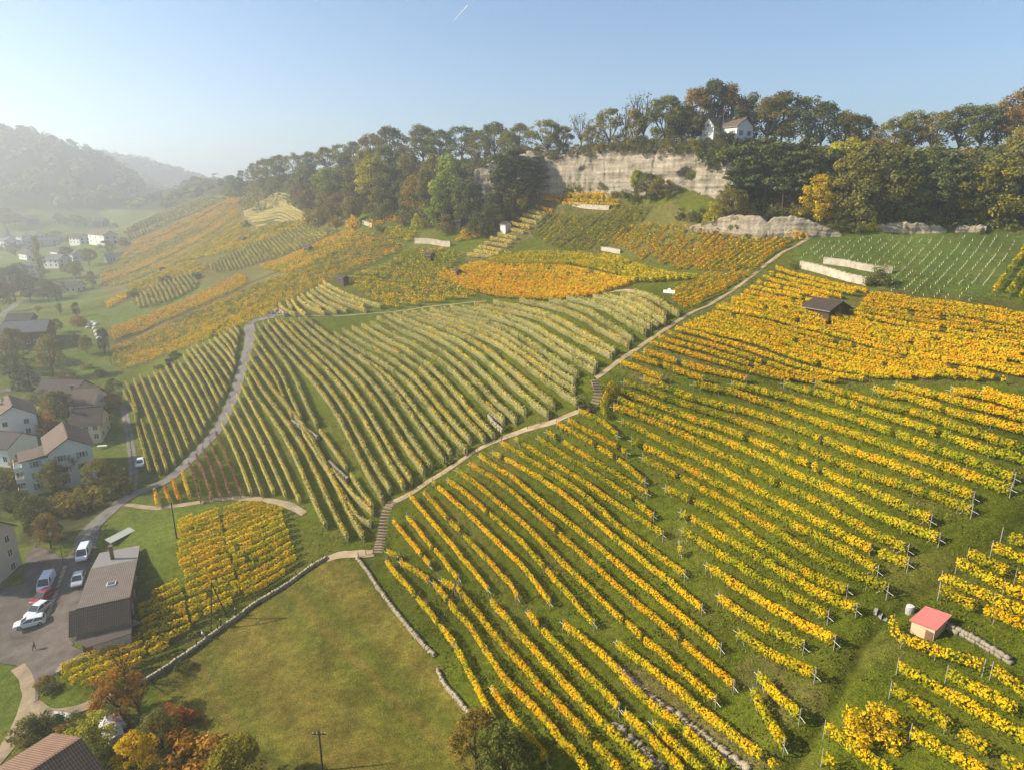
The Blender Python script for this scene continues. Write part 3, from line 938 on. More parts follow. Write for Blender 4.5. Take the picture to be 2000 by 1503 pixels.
REDS = [((369, 904), (391, 976)), ((383, 889), (413, 972)), ((396, 875), (431, 970)), ((410, 863), (451, 968)), ((422, 844), (470, 964)), ((435, 827), (490, 962)), ((444, 808), (512, 964)), ((454, 791), (534, 960)), ((463, 771), (558, 966)), ((471, 750), (584, 976))]
for i, (a, b) in enumerate(REDS):
    red = i < 5
    trellis([a, ((a[0] + b[0]) / 2 + 3, (a[1] + b[1]) / 2), b], f'{"dark red" if red else "yellow green"} vine trellis above the farm track, {nth(i + 1)} from the road junction', 'trellises above the farm track', 'red' if red else 'net',
            tint=(0.5, 0.18) if red else (0.55, 0.12), dens=60, size=0.24, wid=0.26, posts=0, gaps=0.03, hgt=(0.4, 1.7), lift=1.0)
for i, (a, b, tt) in enumerate([((302, 958), (306, 985), .55), ((322, 950), (330, 974), .78), ((338, 936), (348, 972), .72), ((357, 922), (369, 968), .62)]):
    trellis([a, b], f'short {"red orange" if tt > .7 else "yellow"} vine trellis at the road junction, {nth(i + 1)} counted from the yard', 'trellises above the farm track', tint=(tt, 0.1), dens=70, size=0.25, wid=0.35, posts=0, ends=(0, 0))
# --- block between road and village
DT = [(262, 743), (274, 734), (290, 734), (301, 727), (313, 724), (325, 718), (337, 712), (349, 707), (359, 695), (366, 684), (375, 680), (385, 675), (397, 671), (409, 666), (419, 661), (428, 654), (438, 650), (447, 642), (456, 635)]
DB = [(326, 917), (341, 904), (355, 889), (369, 875), (382, 860), (394, 847), (402, 831), (412, 817), (420, 803), (428, 787), (436, 774), (443, 760), (450, 742), (456, 726), (460, 711), (459, 698), (462, 682), (464, 665), (468, 652)]
D_ALL = [[(241, 763), (252, 785), (266, 803), (266, 824), (293, 920)], [(247, 747), (258, 775), (268, 808)], [(277, 821), (310, 921)]] + [[a, ((a[0] + b[0]) / 2 + 2, (a[1] + b[1]) / 2 - 2), b] for a, b in zip(DT, DB)]
for i, r_ in enumerate(D_ALL):
    trellis(r_, f'slim pale netted vine trellis between village and road, {nth(i + 1)} counted from the village', 'netted trellises below the road', 'net', tint=(0.42, 0.10), dens=62, size=0.28, wid=0.28, posts=0, gaps=0.0, hgt=(0.3, 1.85), lift=1.0)
# --- small netted block above the road bend
for i, (a, b) in enumerate([((545, 595), (577, 614)), ((561, 591), (570, 603)), ((570, 585), (597, 615)), ((581, 583), (633, 612)), ((589, 577), (627, 602)), ((600, 574), (657, 609)), ((607, 566), (677, 607)), ((618, 565), (715, 607)), ((623, 558), (711, 598)), ((631, 553), (743, 599))]):
    m_ = ((a[0] + b[0]) / 2 - 3, (a[1] + b[1]) / 2 + 3)
    trellis([a, m_, b], f'white netted vine trellis above the road bend, {nth(i + 1)} counted from the bend', 'white netted trellises above the road bend', 'net', tint=(0.48, 0.08), dens=46, size=0.32, wid=0.30, posts=0, gaps=0.0, hgt=(0.35, 1.9), lift=1.0, bright=1.3)
# --- orange fan below the terraces, green band above it
fG = lambda i, wl: trellis(None, f'bright orange vine trellis in the curved fan, {nth(i)} counted uphill', 'orange fan of trellises', tint=(0.635 - 0.01 * max(0, i - 7), 0.045), dens=38, size=0.36, wid=0.5, posts=0, ends=(0, 0), world=wl)
rows_between([[(860, 537), (932, 566), (1000, 577), (1110, 578)], [(872, 530), (960, 547), (1060, 553), (1168, 570)], [(924, 513), (1020, 519), (1120, 523), (1240, 547)]], [5, 6], fG)
fG2 = lambda i, wl: trellis(None, f'green and yellow vine trellis above the orange fan, {nth(i)} counted uphill', 'green band of trellises', tint=(0.47, 0.05), dens=34, size=0.36, wid=0.5, posts=0, ends=(0, 0), world=wl)
rows_between([[(950, 509), (1040, 513), (1140, 517), (1262, 546)], [(985, 494), (1080, 493), (1185, 498), (1260, 522), (1358, 538)]], [6], fG2)
JL = [(375, 1165), (420, 1140), (450, 1115), (490, 1090), (530, 1060), (575, 1035), (620, 990), (655, 960), (700, 930), (740, 908), (775, 882), (830, 855), (862, 800), (870, 785)]
JR = [(540, 1180), (580, 1160), (605, 1140), (640, 1110), (665, 1085), (695, 1060), (745, 1020), (785, 990), (825, 958), (858, 930), (890, 905), (930, 880), (985, 815), (1010, 790)]
for i, (a, b) in enumerate(zip(JL, JR)):
    f_ = lambda q: (800 + q[0] / 3.333, 150 + q[1] / 3.333 - 2)
    a, b = f_(a), f_(b)
    trellis([a, b], f'short pale orange vine trellis on the terraced strip, {nth(i + 1)} counted uphill', 'terraced strip of short trellises', 'net' if i < 11 else 'gold', tint=(0.66, 0.12), dens=30, size=0.42, wid=0.5, posts=0, ends=(0, 0), lift=0.9, hgt=(0.4, 1.7), gaps=0)
for i, (a, b) in enumerate([((1100, 397), (1205, 399)), ((1102, 391), (1208, 392)), ((1104, 384), (1200, 385)), ((1106, 378), (1185, 379))]):
    trellis([a, b], f'orange vine trellis at the foot of the cliff, {nth(i + 1)} counted uphill', 'uppermost terraces', tint=(0.58, 0.06), dens=26, size=0.42, wid=0.5, posts=0, ends=(0, 0), gaps=0.1)
fP = lambda i, wl: trellis(None, f'pale yellow vine trellis on the far curved terraces, {nth(i)} counted downhill', 'far curved terraces', 'net', tint=(0.80, 0.08), dens=16, size=0.42, wid=0.2, hgt=(0.4, 1.25), posts=0, ends=(0, 0), world=wl, gaps=0)
rows_between([[(524, 384), (540, 378), (552, 378), (566, 382)], [(500, 396), (528, 392), (545, 392), (572, 404)], [(476, 412), (510, 405), (545, 402), (575, 408), (604, 424)], [(478, 420), (515, 420), (548, 412), (572, 422), (594, 433)], [(500, 441), (520, 438), (538, 430), (556, 432)]], [3, 4, 3, 3], fP)


# --- plots whose rows read as one mass
def plot(pix, dpix, spacing, label, tint, dens=16, size=0.5, wid=0.5, style=None, hgt=(0.4, 1.7), gaps=0.08, name='vineyard_plot', clump=1.3, strip=0.07):
    pw = at_l(pix, 1.0)
    a, b = at_l(dpix, 1.0)
    d = (b - a)[:2]
    d /= np.linalg.norm(d)
    nn = np.array([-d[1], d[0]])
    q = pw[:, :2] - pw[:, :2].mean(0)
    s, u = q @ d, q @ nn
    cen = pw[:, :2].mean(0)
    out_ = []
    for uu in np.arange(u.min() + spacing * 0.4, u.max(), spacing):
        xs = []
        n_ = len(s)
        for i in range(n_):
            u0, u1 = u[i], u[(i + 1) % n_]
            if (u0 > uu) != (u1 > uu):
                f_ = (uu - u0) / (u1 - u0)
                xs.append(s[i] + f_ * (s[(i + 1) % n_] - s[i]))
        xs.sort()
        for s0, s1 in zip(xs[::2], xs[1::2]):
            if s1 - s0 > 2.5:
                s0, s1 = s0 + rng.uniform(0, .4), s1 - rng.uniform(0, .4)
                l_ = cen + nn * uu + np.outer(np.linspace(s0, s1, max(3, int((s1 - s0) / 2))), d)
                l_ = l_ + nn * (0.25 * vnoise(np.linspace(s0, s1, len(l_)) * 0.08, 17))[:, None]
                out_.append(np.column_stack([l_, H(l_[:, 0], l_[:, 1])]))
    if style == 'rows':
        return out_
    acc = []
    sv = rng.uniform(0, 99)
    for k_, l_ in enumerate(out_):
        p, t = resample(l_, 0.8)
        tk = (tint[0] + strip * float(vnoise(np.array([sv + k_ * spacing * 0.16]), 23)[0]), tint[1])
        acc.append(row_leaves(p, t, hgt, wid, dens, size, tk, gaps, style == 'net', clump))
    c, nr, sz, tn = (np.concatenate([a_[k_] for a_ in acc]) for k_ in range(4))
    if label is None:
        return c, nr, sz, tn
    base = np.array([cen[0], cen[1], H(cen[0], cen[1])])
    o = obj(name, leaf_mesh(name, c - base, nr, sz, tn, NETTED if style == 'net' else VINE, 0.85), None, base)
    return tag(o, label, 'vineyard', kind='stuff')


F_PLOTS = [([(112, 1305), (277, 1232), (292, 1282), (225, 1336), (173, 1345), (122, 1333)], 'the lowest corner above the paved yard'), ([(270, 1183), (351, 1120), (378, 1232), (288, 1283), (272, 1233)], 'the part beside the long barn'),
           ([(346, 1020), (428, 990), (441, 1060), (474, 1160), (374, 1232), (357, 1117), (346, 1100)], 'the middle part above the barn'), ([(434, 988), (500, 980), (552, 992), (582, 1098), (524, 1142), (474, 1162), (442, 1060)], 'the part below the farm track')]
for poly, where in F_PLOTS:
    rws = plot(poly, ((120, 1305), (269, 1245)), 1.8, None, None, style='rows')
    rws.sort(key=lambda l_: l_[:, 1].mean())
    for i, l_ in enumerate(rws):
        trellis(None, f'yellow vine trellis in {where}, {nth(i + 1)} from the meadow wall', 'yellow trellises above the barn', tint=(0.515, 0.04), dens=62, size=0.29, wid=0.46, posts=0, ends=(0, 0), world=l_, gaps=0.03, clump=0.95, bright=1.22)
plot([(1031, 453), (1070, 417), (1124, 420), (1184, 414), (1211, 396), (1274, 399), (1250, 435), (1187, 477), (1163, 489), (1079, 480)], ((1110, 470), (1180, 405)), 2.1, 'olive green vineyard below the pale cliff with rows running uphill', (0.37, 0.06), 22, 0.42)
plot([(1187, 471), (1232, 438), (1330, 440), (1485, 463), (1552, 466), (1475, 526), (1391, 525), (1304, 519), (1250, 504), (1220, 483)], ((1300, 510), (1370, 450)), 2.1, 'brownish gold vineyard with upright rows below the small rock face', (0.57, 0.07), 24, 0.42)
plot([(1302, 572), (1391, 533), (1470, 528), (1352, 600), (1320, 593)], ((1330, 590), (1460, 532)), 1.9, 'dark gold vineyard wedge behind the white sign board beside the footpath', (0.56, 0.07), 28, 0.38)
plot([(668, 545), (733, 521), (810, 480), (879, 485), (905, 497), (866, 535), (930, 572), (932, 577), (762, 598), (735, 592)], ((700, 560), (900, 575)), 1.9, 'loose yellow green vineyard around the small dark shelter', (0.46, 0.07), 20, 0.42, 0.6)
plot([(215, 677), (400, 600), (500, 556), (560, 535), (640, 500), (735, 462), (794, 479), (725, 514), (631, 551), (546, 594), (469, 625), (400, 655), (300, 688), (229, 716)], ((300, 650), (600, 530)), 2.3, 'long brownish orange vineyard band above the slim netted rows', (0.43, 0.10), 24, 0.36, 0.6)
plot([(226, 722), (300, 700), (400, 664), (462, 640), (500, 621), (545, 605), (530, 590), (400, 640), (277, 690)], ((277, 700), (460, 630)), 2.0, 'bright orange vineyard strip along the bank above the slim netted rows', (0.57, 0.06), 20, 0.4, 0.6)
plot([(504, 517), (602, 482), (685, 447), (735, 460), (640, 500), (560, 533)], ((504, 517), (685, 447)), 2.3, 'bright orange vineyard patch near the edge of the wood', (0.56, 0.06), 20, 0.4, 0.6)
plot([(216, 654), (221, 665), (400, 592), (480, 555), (482, 540), (469, 535), (400, 565), (218, 638)], ((221, 660), (470, 545)), 2.4, 'orange vineyard strip above the dark hill lane', (0.54, 0.06), 18, 0.42, 0.6)
plot([(197, 557), (192, 527), (266, 493), (380, 440), (463, 402), (487, 440), (471, 487), (367, 506), (314, 525), (240, 554)], ((200, 540), (463, 410)), 3.2, 'broad golden vineyard on the far slope above the village', (0.47, 0.07), 13, 0.55, 0.7, gaps=0.05, clump=4, strip=0.12)
plot([(234, 503), (266, 469), (373, 421), (452, 386), (500, 370), (545, 374), (520, 385), (470, 410), (300, 478)], ((266, 480), (452, 390)), 3.6, 'far orange and brown vineyard below the wooded ridge end', (0.52, 0.08), 12, 0.6, 0.7, gaps=0.05, clump=4, strip=0.12)
plot([(240, 453), (300, 420), (352, 390), (400, 384), (420, 388), (340, 420), (245, 457)], ((300, 412), (315, 432)), 2.4, 'far green netted vineyard with upright stripes above the village', (0.25, 0.15), 7, 1.0, 0.5, 'net', clump=3)
plot([(250, 470), (330, 435), (400, 405), (440, 388), (420, 385), (340, 422), (248, 460)], ((330, 425), (345, 440)), 2.4, 'far grey green netted vineyard below the striped one', (0.35, 0.15), 6, 1.0, 0.5, 'net', clump=3)
plot([(400, 519), (460, 490), (520, 466), (600, 437), (666, 447), (602, 477), (504, 511), (466, 525), (420, 530)], ((520, 470), (545, 500)), 1.55, 'grey netted vineyard on the far slope with stripes running downhill', (0.42, 0.10), 14, 0.45, 0.26, 'net', clump=2)
plot([(255, 590), (287, 562), (340, 540), (372, 528), (390, 545), (384, 558), (320, 592), (270, 600)], ((330, 545), (345, 570)), 1.9, 'green netted vineyard with white rows among dark bushes', (0.55, 0.12), 14, 0.6, 0.35, 'net', clump=2)
plot([(365, 510), (470, 490), (520, 466), (600, 437), (590, 428), (500, 447), (470, 466), (367, 500)], ((370, 505), (590, 432)), 2.2, 'olive gold vineyard strip above the grey netted one', (0.45, 0.09), 14, 0.5, 0.6)
plot([(245, 558), (314, 528), (367, 509), (405, 520), (392, 532), (330, 546), (285, 562), (256, 576)], ((250, 565), (390, 520)), 2.2, 'olive gold vineyard strip below the broad golden one', (0.46, 0.09), 14, 0.5, 0.6)
plot([(205, 590), (250, 568), (262, 575), (210, 600)], ((205, 595), (255, 572)), 2.5, 'small yellow vineyard corner beside the orchard', (0.58, 0.06), 10, 0.6, 0.6)
plot([(740, 462), (760, 440), (800, 445), (815, 455), (800, 470)], ((745, 460), (805, 455)), 2.4, 'yellow vineyard corner at the wood edge behind the pale wall', (0.54, 0.07), 14, 0.5, 0.6)
plot([(888, 470), (905, 440), (935, 445), (940, 462)], ((890, 468), (935, 460)), 2.2, 'small golden vineyard patch in the bay of the wood', (0.60, 0.08), 14, 0.5, 0.6)
plot([(710, 430), (770, 418), (775, 430), (720, 445)], ((712, 436), (770, 424)), 2.4, 'orange terrace vines under the dark wood', (0.64, 0.08), 10, 0.5, 0.6)
plot([(1925, 560), (2000, 475), (2100, 440), (2100, 600), (2000, 585)], ((1940, 565), (2010, 470)), 2.4, 'yellow green vineyard edge beside the young planting', (0.46, 0.10), 30, 0.36, 0.5)
plot([(1560, 466), (1600, 455), (1540, 455), (1485, 458)], ((1490, 460), (1560, 462)), 2.0, 'golden vines tucked under the small rock face', (0.60, 0.08), 22, 0.4, 0.5)

# --- young planting in white sleeves
SLEEVE = plain('white_sleeve', (0.58, 0.66, 0.52), 0.6, 0.2, 0, 0.08)
yr = plot([(1562, 500), (1600, 466), (1715, 456), (1850, 455), (1985, 452), (1990, 470), (1905, 582), (1700, 556), (1745, 530), (1700, 512), (1610, 500)], ((1760, 560), (1850, 470)), 2.0, None, None, style='rows')
yr.sort(key=lambda l_: l_[:, 0].mean())
for i, l_ in enumerate(yr):
    p, t = resample(l_, 0.5)
    base = p[0]
    o = thing('young_vine_line', base, 0, f'line of young vines in white sleeves, {nth(i + 1)} from the retaining walls', 'young vines', 'young planting under the rock face')
    mb, lc = MB(), []
    for s_ in np.arange(0.5, t[-1], 1.6):
        x, y = np.interp(s_, t, p[:, 0]) - base[0], np.interp(s_, t, p[:, 1]) - base[1]
        z = float(H(x + base[0], y + base[1])) - base[2]
        if rng.uniform() < 0.3:
            continue
        lx, ly = rng.normal(0, 0.04, 2)
        mb.tube((x, y, z - 0.05), (x + lx, y + ly, z + 0.5), 0.05, 0.045, 4)
        for q in range(5):
            lc.append((x + rng.normal(0, .12), y + rng.normal(0, .12), z + rng.uniform(0.55, 1.0)))
    if not mb.v:
        bpy.data.objects.remove(o)
        continue
    mb.build('sleeves', SLEEVE, o)['kind'] = 'stuff'
    lc = np.array(lc)
    lo = obj('shoots', leaf_mesh('shoots', lc, rng.normal(0, 1, lc.shape), np.full(len(lc), 0.22), rng.uniform(0.15, 0.45, len(lc)), VINE), o)
    lo['kind'] = 'stuff'

# ------------------------------------------------------------------ rock faces, walls, stairs
rm, n, out = new_mat('pale_sandstone')
tc = N(n, 'ShaderNodeTexCoord')
mp = N(n, 'ShaderNodeMapping')
mp.inputs['Scale'].default_value = (0.09, 0.09, 0.9)
n.links.new(tc.outputs['Object'], mp.inputs[0])
st = noise_node(n, 1.0, 5, 0.6, vec=mp.outputs[0])
mp2 = N(n, 'ShaderNodeMapping')
mp2.inputs['Scale'].default_value = (0.5, 0.5, 0.08)
n.links.new(tc.outputs['Object'], mp2.inputs[0])
stain = noise_node(n, 1.0, 5, 0.65, vec=mp2.outputs[0])
fine = noise_node(n, 1.6, 6, 0.7)
c1 = ramp(n, [(0.28, (0.17, 0.145, 0.115)), (0.42, (0.28, 0.25, 0.20)), (0.58, (0.36, 0.325, 0.26)), (0.75, (0.47, 0.425, 0.345))], st.outputs[0]).outputs[0]
c2 = mix_rgb(n, 'MULTIPLY', 0.5, c1, ramp(n, [(0.35, (0.52, 0.47, 0.40)), (0.6, (1.05, 1.03, 1.0))], stain.outputs[0]).outputs[0])
c3 = mix_rgb(n, 'MULTIPLY', 0.8, c2, ramp(n, [(0.3, (0.62, 0.58, 0.52)), (0.65, (1.2, 1.18, 1.12))], fine.outputs[0]).outputs[0])
principled(n, out, c3, 0.95, 0.08, 0, fine.outputs[0], 0.8, 0.25)
ROCK = rm


def rock_face(name, label, topl, foot_r, out_=1.5, nu=240, nv=34, amp=1.0, holes=(), seed=0, lean=2.5, foot_drop=1.5, cap=5.0):
    """topl: photo outline of the upper edge; foot_r(th) distance of the foot"""
    topl = np.array(topl, float)
    px = np.linspace(topl[0, 0], topl[-1, 0], nu)
    py = np.interp(px, topl[:, 0], topl[:, 1])
    f, d = fd(py)
    hyp = np.hypot(f, px - 1000)
    th = np.arctan2(px - 1000, f)
    rf = foot_r(th) - out_
    ztop = CAMZ - d / hyp * (rf + lean)
    zb = H(np.sin(th) * rf, np.cos(th) * rf) - foot_drop
    ztop = np.maximum(ztop, zb + 1.0) + amp * (0.5 * vnoise(px * 0.06, seed + 40) + 0.25 * vnoise(px * 0.2, seed + 41))
    V_ = np.linspace(0, 1, nv)
    zz = zb[:, None] + (ztop - zb)[:, None] * V_
    arc = (th * rf.mean())[:, None] + 0 * zz
    led = 0.32 * vnoise(zz * 0.9 + 0.3 * vnoise2(arc * 0.1, zz * 0.1, seed + 2), seed) + 0.2 * vnoise(zz * 2.3 + vnoise2(arc * 0.15, zz * 0.1, seed + 3), seed + 1)
    big = 0.7 * fbm2(arc * 0.10, zz * 0.06, seed + 5, 3) + 0.55 * np.abs(fbm2(arc * 0.33, zz * 0.12, seed + 9, 4))
    blk_ = 0.45 * (np.floor(4 * vnoise2(arc * 0.22, zz * 0.45, seed + 15)) / 4)            # jointed blocks
    disp = amp * (led + big + blk_)
    for (hx, hy, hr, hd) in holes:
        hth = math.atan2(hx - 1000, float(fd(hy)[0]))
        hz = CAMZ - float(fd(hy)[1]) / math.hypot(float(fd(hy)[0]), hx - 1000) * float(rf.mean())
        e = ((arc - hth * rf.mean()) / hr) ** 2 + ((zz - hz) / (hr * 0.5)) ** 2
        disp = disp - hd * np.exp(-e ** 2)
    r_ = rf[:, None] + lean * V_ - disp
    r_[:, -1] = r_[:, -2] + 0.5
    x, y = np.sin(th)[:, None] * r_, np.cos(th)[:, None] * r_
    rc = r_[:, -1] + cap
    v = np.stack([x, y, zz], -1)
    capv = np.stack([np.sin(th) * rc, np.cos(th) * rc, ztop - 1.0], -1)[:, None]
    v = np.concatenate([v, capv], 1)
    m_ = nv + 1
    i_ = np.arange(nu * m_).reshape(nu, m_)
    fc = np.stack([i_[:-1, :-1], i_[1:, :-1], i_[1:, 1:], i_[:-1, 1:]], -1).reshape(-1, 4)
    base = v[nu // 2, 0]
    o = obj(name, mesh_np(name, (v - base).reshape(-1, 3), fc, ROCK), None, base)
    return tag(o, label, 'rock face')


rock_face('cliff', 'long pale sandstone cliff below the wooded crest and the white villa', [(925, 332), (960, 318), (1000, 301), (1040, 296), (1080, 305), (1130, 300), (1180, 292), (1230, 290), (1300, 287), (1360, 290), (1400, 302), (1445, 325)],
          ridge_r, 1.5, 300, 40, 1.0, [(1345, 343, 3.2, 2.2), (1140, 330, 1.6, 1.0), (1290, 352, 2.5, 1.2), (1395, 335, 2.0, 1.4)], 1)
rock_face('cliff_fragment', 'small bare patch of pale cliff between dark trees', [(755, 324), (790, 320), (825, 326)], lambda th: ridge_r(th) + 45, 0, 50, 16, 1.0, (), 3, 2.0, 9.0)
_lr = at_l([(1335, 450), (1400, 459), (1480, 468), (1560, 464), (1645, 463)])
_lth, _lrr = np.arctan2(_lr[:, 0], _lr[:, 1]), np.hypot(_lr[:, 0], _lr[:, 1])
rock_face('rock_outcrop', 'low pale rock face above the brownish gold vineyard', [(1338, 446), (1365, 436), (1400, 428), (1440, 420), (1485, 424), (1500, 436), (1512, 424), (1545, 421), (1580, 430), (1610, 444), (1645, 458)], lambda th: np.interp(th, _lth, _lrr), 0.0, 260, 26, 0.62, (), 12, 0.7, 1.0, 4.0)
for k_, (tp, bt, lab) in enumerate([([(1712, 440), (1740, 433), (1790, 434), (1822, 440), (1850, 447)], [(1712, 452), (1780, 456), (1850, 455)], 'pale rock ledge with worn slab above the young planting'),
                                    ([(1868, 441), (1900, 439), (1928, 440)], [(1868, 455), (1928, 457)], 'short pale rock ledge behind a leaning slab above the young planting')]):
    b_ = at_l(bt)
    t_, q_ = np.arctan2(b_[:, 0], b_[:, 1]), np.hypot(b_[:, 0], b_[:, 1])
    rock_face('rock_ledge', lab, tp, lambda th, t_=t_, q_=q_: np.interp(th, t_, q_), 0.0, 90, 18, 0.7, (), 30 + k_, 0.7, 1.0, 3.0)


def slab_wall(name, pix, height, label, mat, thick=0.45, cat='retaining wall'):
    """mortared wall: one body with a slightly uneven top and coping stones"""
    p, t = resample(spline(at_l(pix)), 0.6)
    base = np.array([p[0][0], p[0][1], H(p[0][0], p[0][1])])
    d = np.gradient(p[:, :2], axis=0)
    d /= np.linalg.norm(d, axis=1, keepdims=True) + 1e-9
    nn = np.stack([d[:, 1], -d[:, 0]], 1)
    zg = H(p[:, 0], p[:, 1])
    o = thing(name, base, 0, label, cat)
    tp = zg + height + 0.05 * vnoise(t * 0.8, 3)
    rings = []
    for off, z in ((thick / 2 + 0.08, zg - 0.6), (thick / 2, tp), (-thick / 2, tp), (-thick / 2 - 0.08, zg - 0.6)):
        xy = p[:, :2] + nn * off
        rings.append(np.column_stack([xy, z]) - base)
    v = np.stack(rings, 1)
    m_ = len(p)
    i_ = np.arange(m_ * 4).reshape(m_, 4)
    f = np.stack([i_[:-1, :-1], i_[:-1, 1:], i_[1:, 1:], i_[1:, :-1]], -1).reshape(-1, 4).tolist() + [[0, 1, 2, 3], [m_ * 4 - 1, m_ * 4 - 2, m_ * 4 - 3, m_ * 4 - 4]]
    obj('wall_body', mesh_np('wall_body', v.reshape(-1, 3), [tuple(q) for q in f], mat), o)
    for s_ in np.arange(0.6, t[-1] - 0.3, 1.25):
        k_ = int(np.searchsorted(t, s_))
        a_ = math.atan2(d[k_, 1], d[k_, 0])
        obj('coping_stone', COPING, o, np.array([np.interp(s_, t, p[:, 0]), np.interp(s_, t, p[:, 1]), np.interp(s_, t, tp)]) - base, a_)
    return o


COPING = MB().box(-0.6, 0.6, -0.27, 0.27, -0.02, 0.09).mesh('coping_stone', STONE)


def stone_run(name, pix, height, thick, label, mat=STONE, ln=0.55, courses=2, lift=0.0, cat='stone wall', jag=0.12, topz=None):
    p, t = resample(spline(at_l(pix, lift)), 0.4)
    base = np.array([p[0][0], p[0][1], H(p[0][0], p[0][1])])
    d = np.gradient(p[:, :2], axis=0)
    d /= np.linalg.norm(d, axis=1, keepdims=True) + 1e-9
    o = thing(name, base, 0, label, cat)
    vs, fs = [], []
    hc = height / courses
    cube = np.array([(-1, -1, -1), (1, -1, -1), (1, 1, -1), (-1, 1, -1), (-1, -1, 1), (1, -1, 1), (1, 1, 1), (-1, 1, 1)], float) * 0.5
    cf = np.array([(0, 3, 2, 1), (4, 5, 6, 7), (0, 1, 5, 4), (1, 2, 6, 5), (2, 3, 7, 6), (3, 0, 4, 7)])
    for c_ in range(courses):
        s_ = rng.uniform(0, ln)
        while s_ < t[-1]:
            l_ = ln * rng.uniform(0.6, 1.4)
            x, y = np.interp(s_, t, p[:, 0]), np.interp(s_, t, p[:, 1])
            dx, dy = np.interp(s_, t, d[:, 0]), np.interp(s_, t, d[:, 1])
            z = float(H(x, y)) + hc * (c_ + 0.5) - 0.06
            b = cube * np.array([l_ * 0.97, thick * rng.uniform(0.85, 1.1), hc * rng.uniform(0.92, 1.12) if jag > 0.1 else 1.04]) + rng.normal(0, jag * (0.25 if jag > 0.1 else 0.15), (8, 3))
            off = rng.normal(0, 0.03 if jag > 0.1 else 0.008)
            w_ = np.column_stack([x + b[:, 0] * dx + (b[:, 1] + off) * dy, y + b[:, 0] * dy - (b[:, 1] + off) * dx, z + b[:, 2]])
            fs.append(cf + len(vs) * 8)
            vs.append(w_ - base)
            s_ += l_
    so_ = obj('stones', mesh_np('stones', np.concatenate(vs), np.concatenate(fs), mat), o)
    so_['kind'] = 'stuff'
    return o


stone_run('stone_wall', [(205, 1368), (250, 1347), (300, 1321), (342, 1293), (388, 1262), (430, 1230), (462, 1208), (499, 1180), (539, 1156), (579, 1130), (611, 1106), (640, 1090)], 0.6, 0.5, 'low pale stone wall between the meadow and the yellow vineyard', ln=0.36)
stone_run('stone_wall', [(697, 1090), (720, 1120), (745, 1157), (790, 1217), (820, 1252), (850, 1282)], 0.55, 0.45, 'low pale stone wall between the meadow and the golden slope', ln=0.36)
stone_run('stone_wall', [(855, 1310), (870, 1340), (900, 1375), (925, 1405)], 0.55, 0.45, 'lower broken piece of pale stone wall beside the meadow', ln=0.36)
stone_run('retaining_wall', [(572, 826), (600, 842), (622, 858)], 1.3, 0.6, 'grey stone retaining wall piece inside the netted vineyard, upper end', STONED, 0.6, 3, 0.4, 'retaining wall')
stone_run('retaining_wall', [(645, 905), (662, 922), (680, 938)], 1.2, 0.6, 'grey stone retaining wall piece inside the netted vineyard, lower end', STONED, 0.6, 3, 0.4, 'retaining wall')
WALLP, n, out = new_mat('pale_mortared_wall')
_vo = N(n, 'ShaderNodeTexVoronoi', feature='DISTANCE_TO_EDGE')
_vo.inputs['Scale'].default_value = 2.2
n.links.new(N(n, 'ShaderNodeTexCoord').outputs['Object'], _vo.inputs['Vector'])
_wn = noise_node(n, 0.8, 5)
_c = mix_rgb(n, 'MULTIPLY', 0.55, ramp(n, [(0.3, (0.34, 0.29, 0.21)), (0.7, (0.56, 0.49, 0.37))], _wn.outputs[0]).outputs[0], ramp(n, [(0.0, (0.35, 0.32, 0.28)), (0.09, (1, 1, 1))], _vo.outputs['Distance']).outputs[0])
principled(n, out, _c, 0.95, 0.08, 0, _vo.outputs['Distance'], 0.4, 0.06)
slab_wall('retaining_wall', [(1562, 524), (1600, 533), (1640, 545), (1692, 558)], 1.75, 'lower of two long pale retaining walls beside the round bush', WALLP)
slab_wall('retaining_wall', [(1608, 514), (1650, 520), (1700, 530), (1742, 533)], 1.45, 'upper of two long pale retaining walls below the young planting', WALLP)
slab_wall('retaining_wall', [(811, 475), (840, 476), (880, 482)], 1.8, 'cream retaining wall at the wood edge above the loose vineyard', WALLP)
slab_wall('retaining_wall', [(1174, 489), (1190, 491), (1212, 495)], 1.1, 'short pale retaining wall below the olive green vineyard', WALLP)
slab_wall('retaining_wall', [(708, 437), (720, 441), (728, 444)], 1.4, 'small pale retaining wall under the dark wood', WALLP)
stone_run('stone_heap', [(530, 614), (540, 611), (553, 612), (562, 618)], 1.2, 1.6, 'heap of pale rubble stones at the road bend', STONE, 0.6, 2, 0.0, 'stones', 0.5)
stone_run('stone_wall', [(1846, 1224), (1880, 1240), (1908, 1256), (1945, 1278), (1975, 1296)], 0.7, 0.5, 'old grey dry stone wall running down from the red roofed shed', STONED, 0.4, 2, 0.0, 'stone wall')
stone_run('retaining_wall', [(955, 815), (966, 828), (982, 842)], 1.0, 0.5, 'small bare stone wall at the lower edge of the netted vineyard', STONE, 0.6, 2, 0.3, 'retaining wall')
slab_wall('retaining_wall', [(1112, 401), (1150, 407), (1190, 409)], 1.2, 'pale terrace wall under the uppermost terraces', WALLP)
slab_wall('yard_wall', [(113, 1318), (125, 1300), (165, 1287), (185, 1280)], 0.45, 'thin pale wall where yard and yellow vineyard meet', WALLP, 0.3, 'wall')
CONC = plain('concrete', (0.40, 0.38, 0.34), 0.9, 0.1, 0, 0.2)
_cs = at_l([(1714, 1209), (1720, 1200), (1726, 1191)])
_co = thing('concrete_steps', _cs[1], 0.9, 'three grey concrete steps bridging the ditch by the shed', 'steps')
for k_ in range(3):
    MB().box(-0.45, 0.45, -0.16, 0.16, -0.25, 0.1).build('step', CONC, _co, (0, (k_ - 1) * 0.5, _cs[k_][2] - _cs[1][2] + 0.25 * 0))
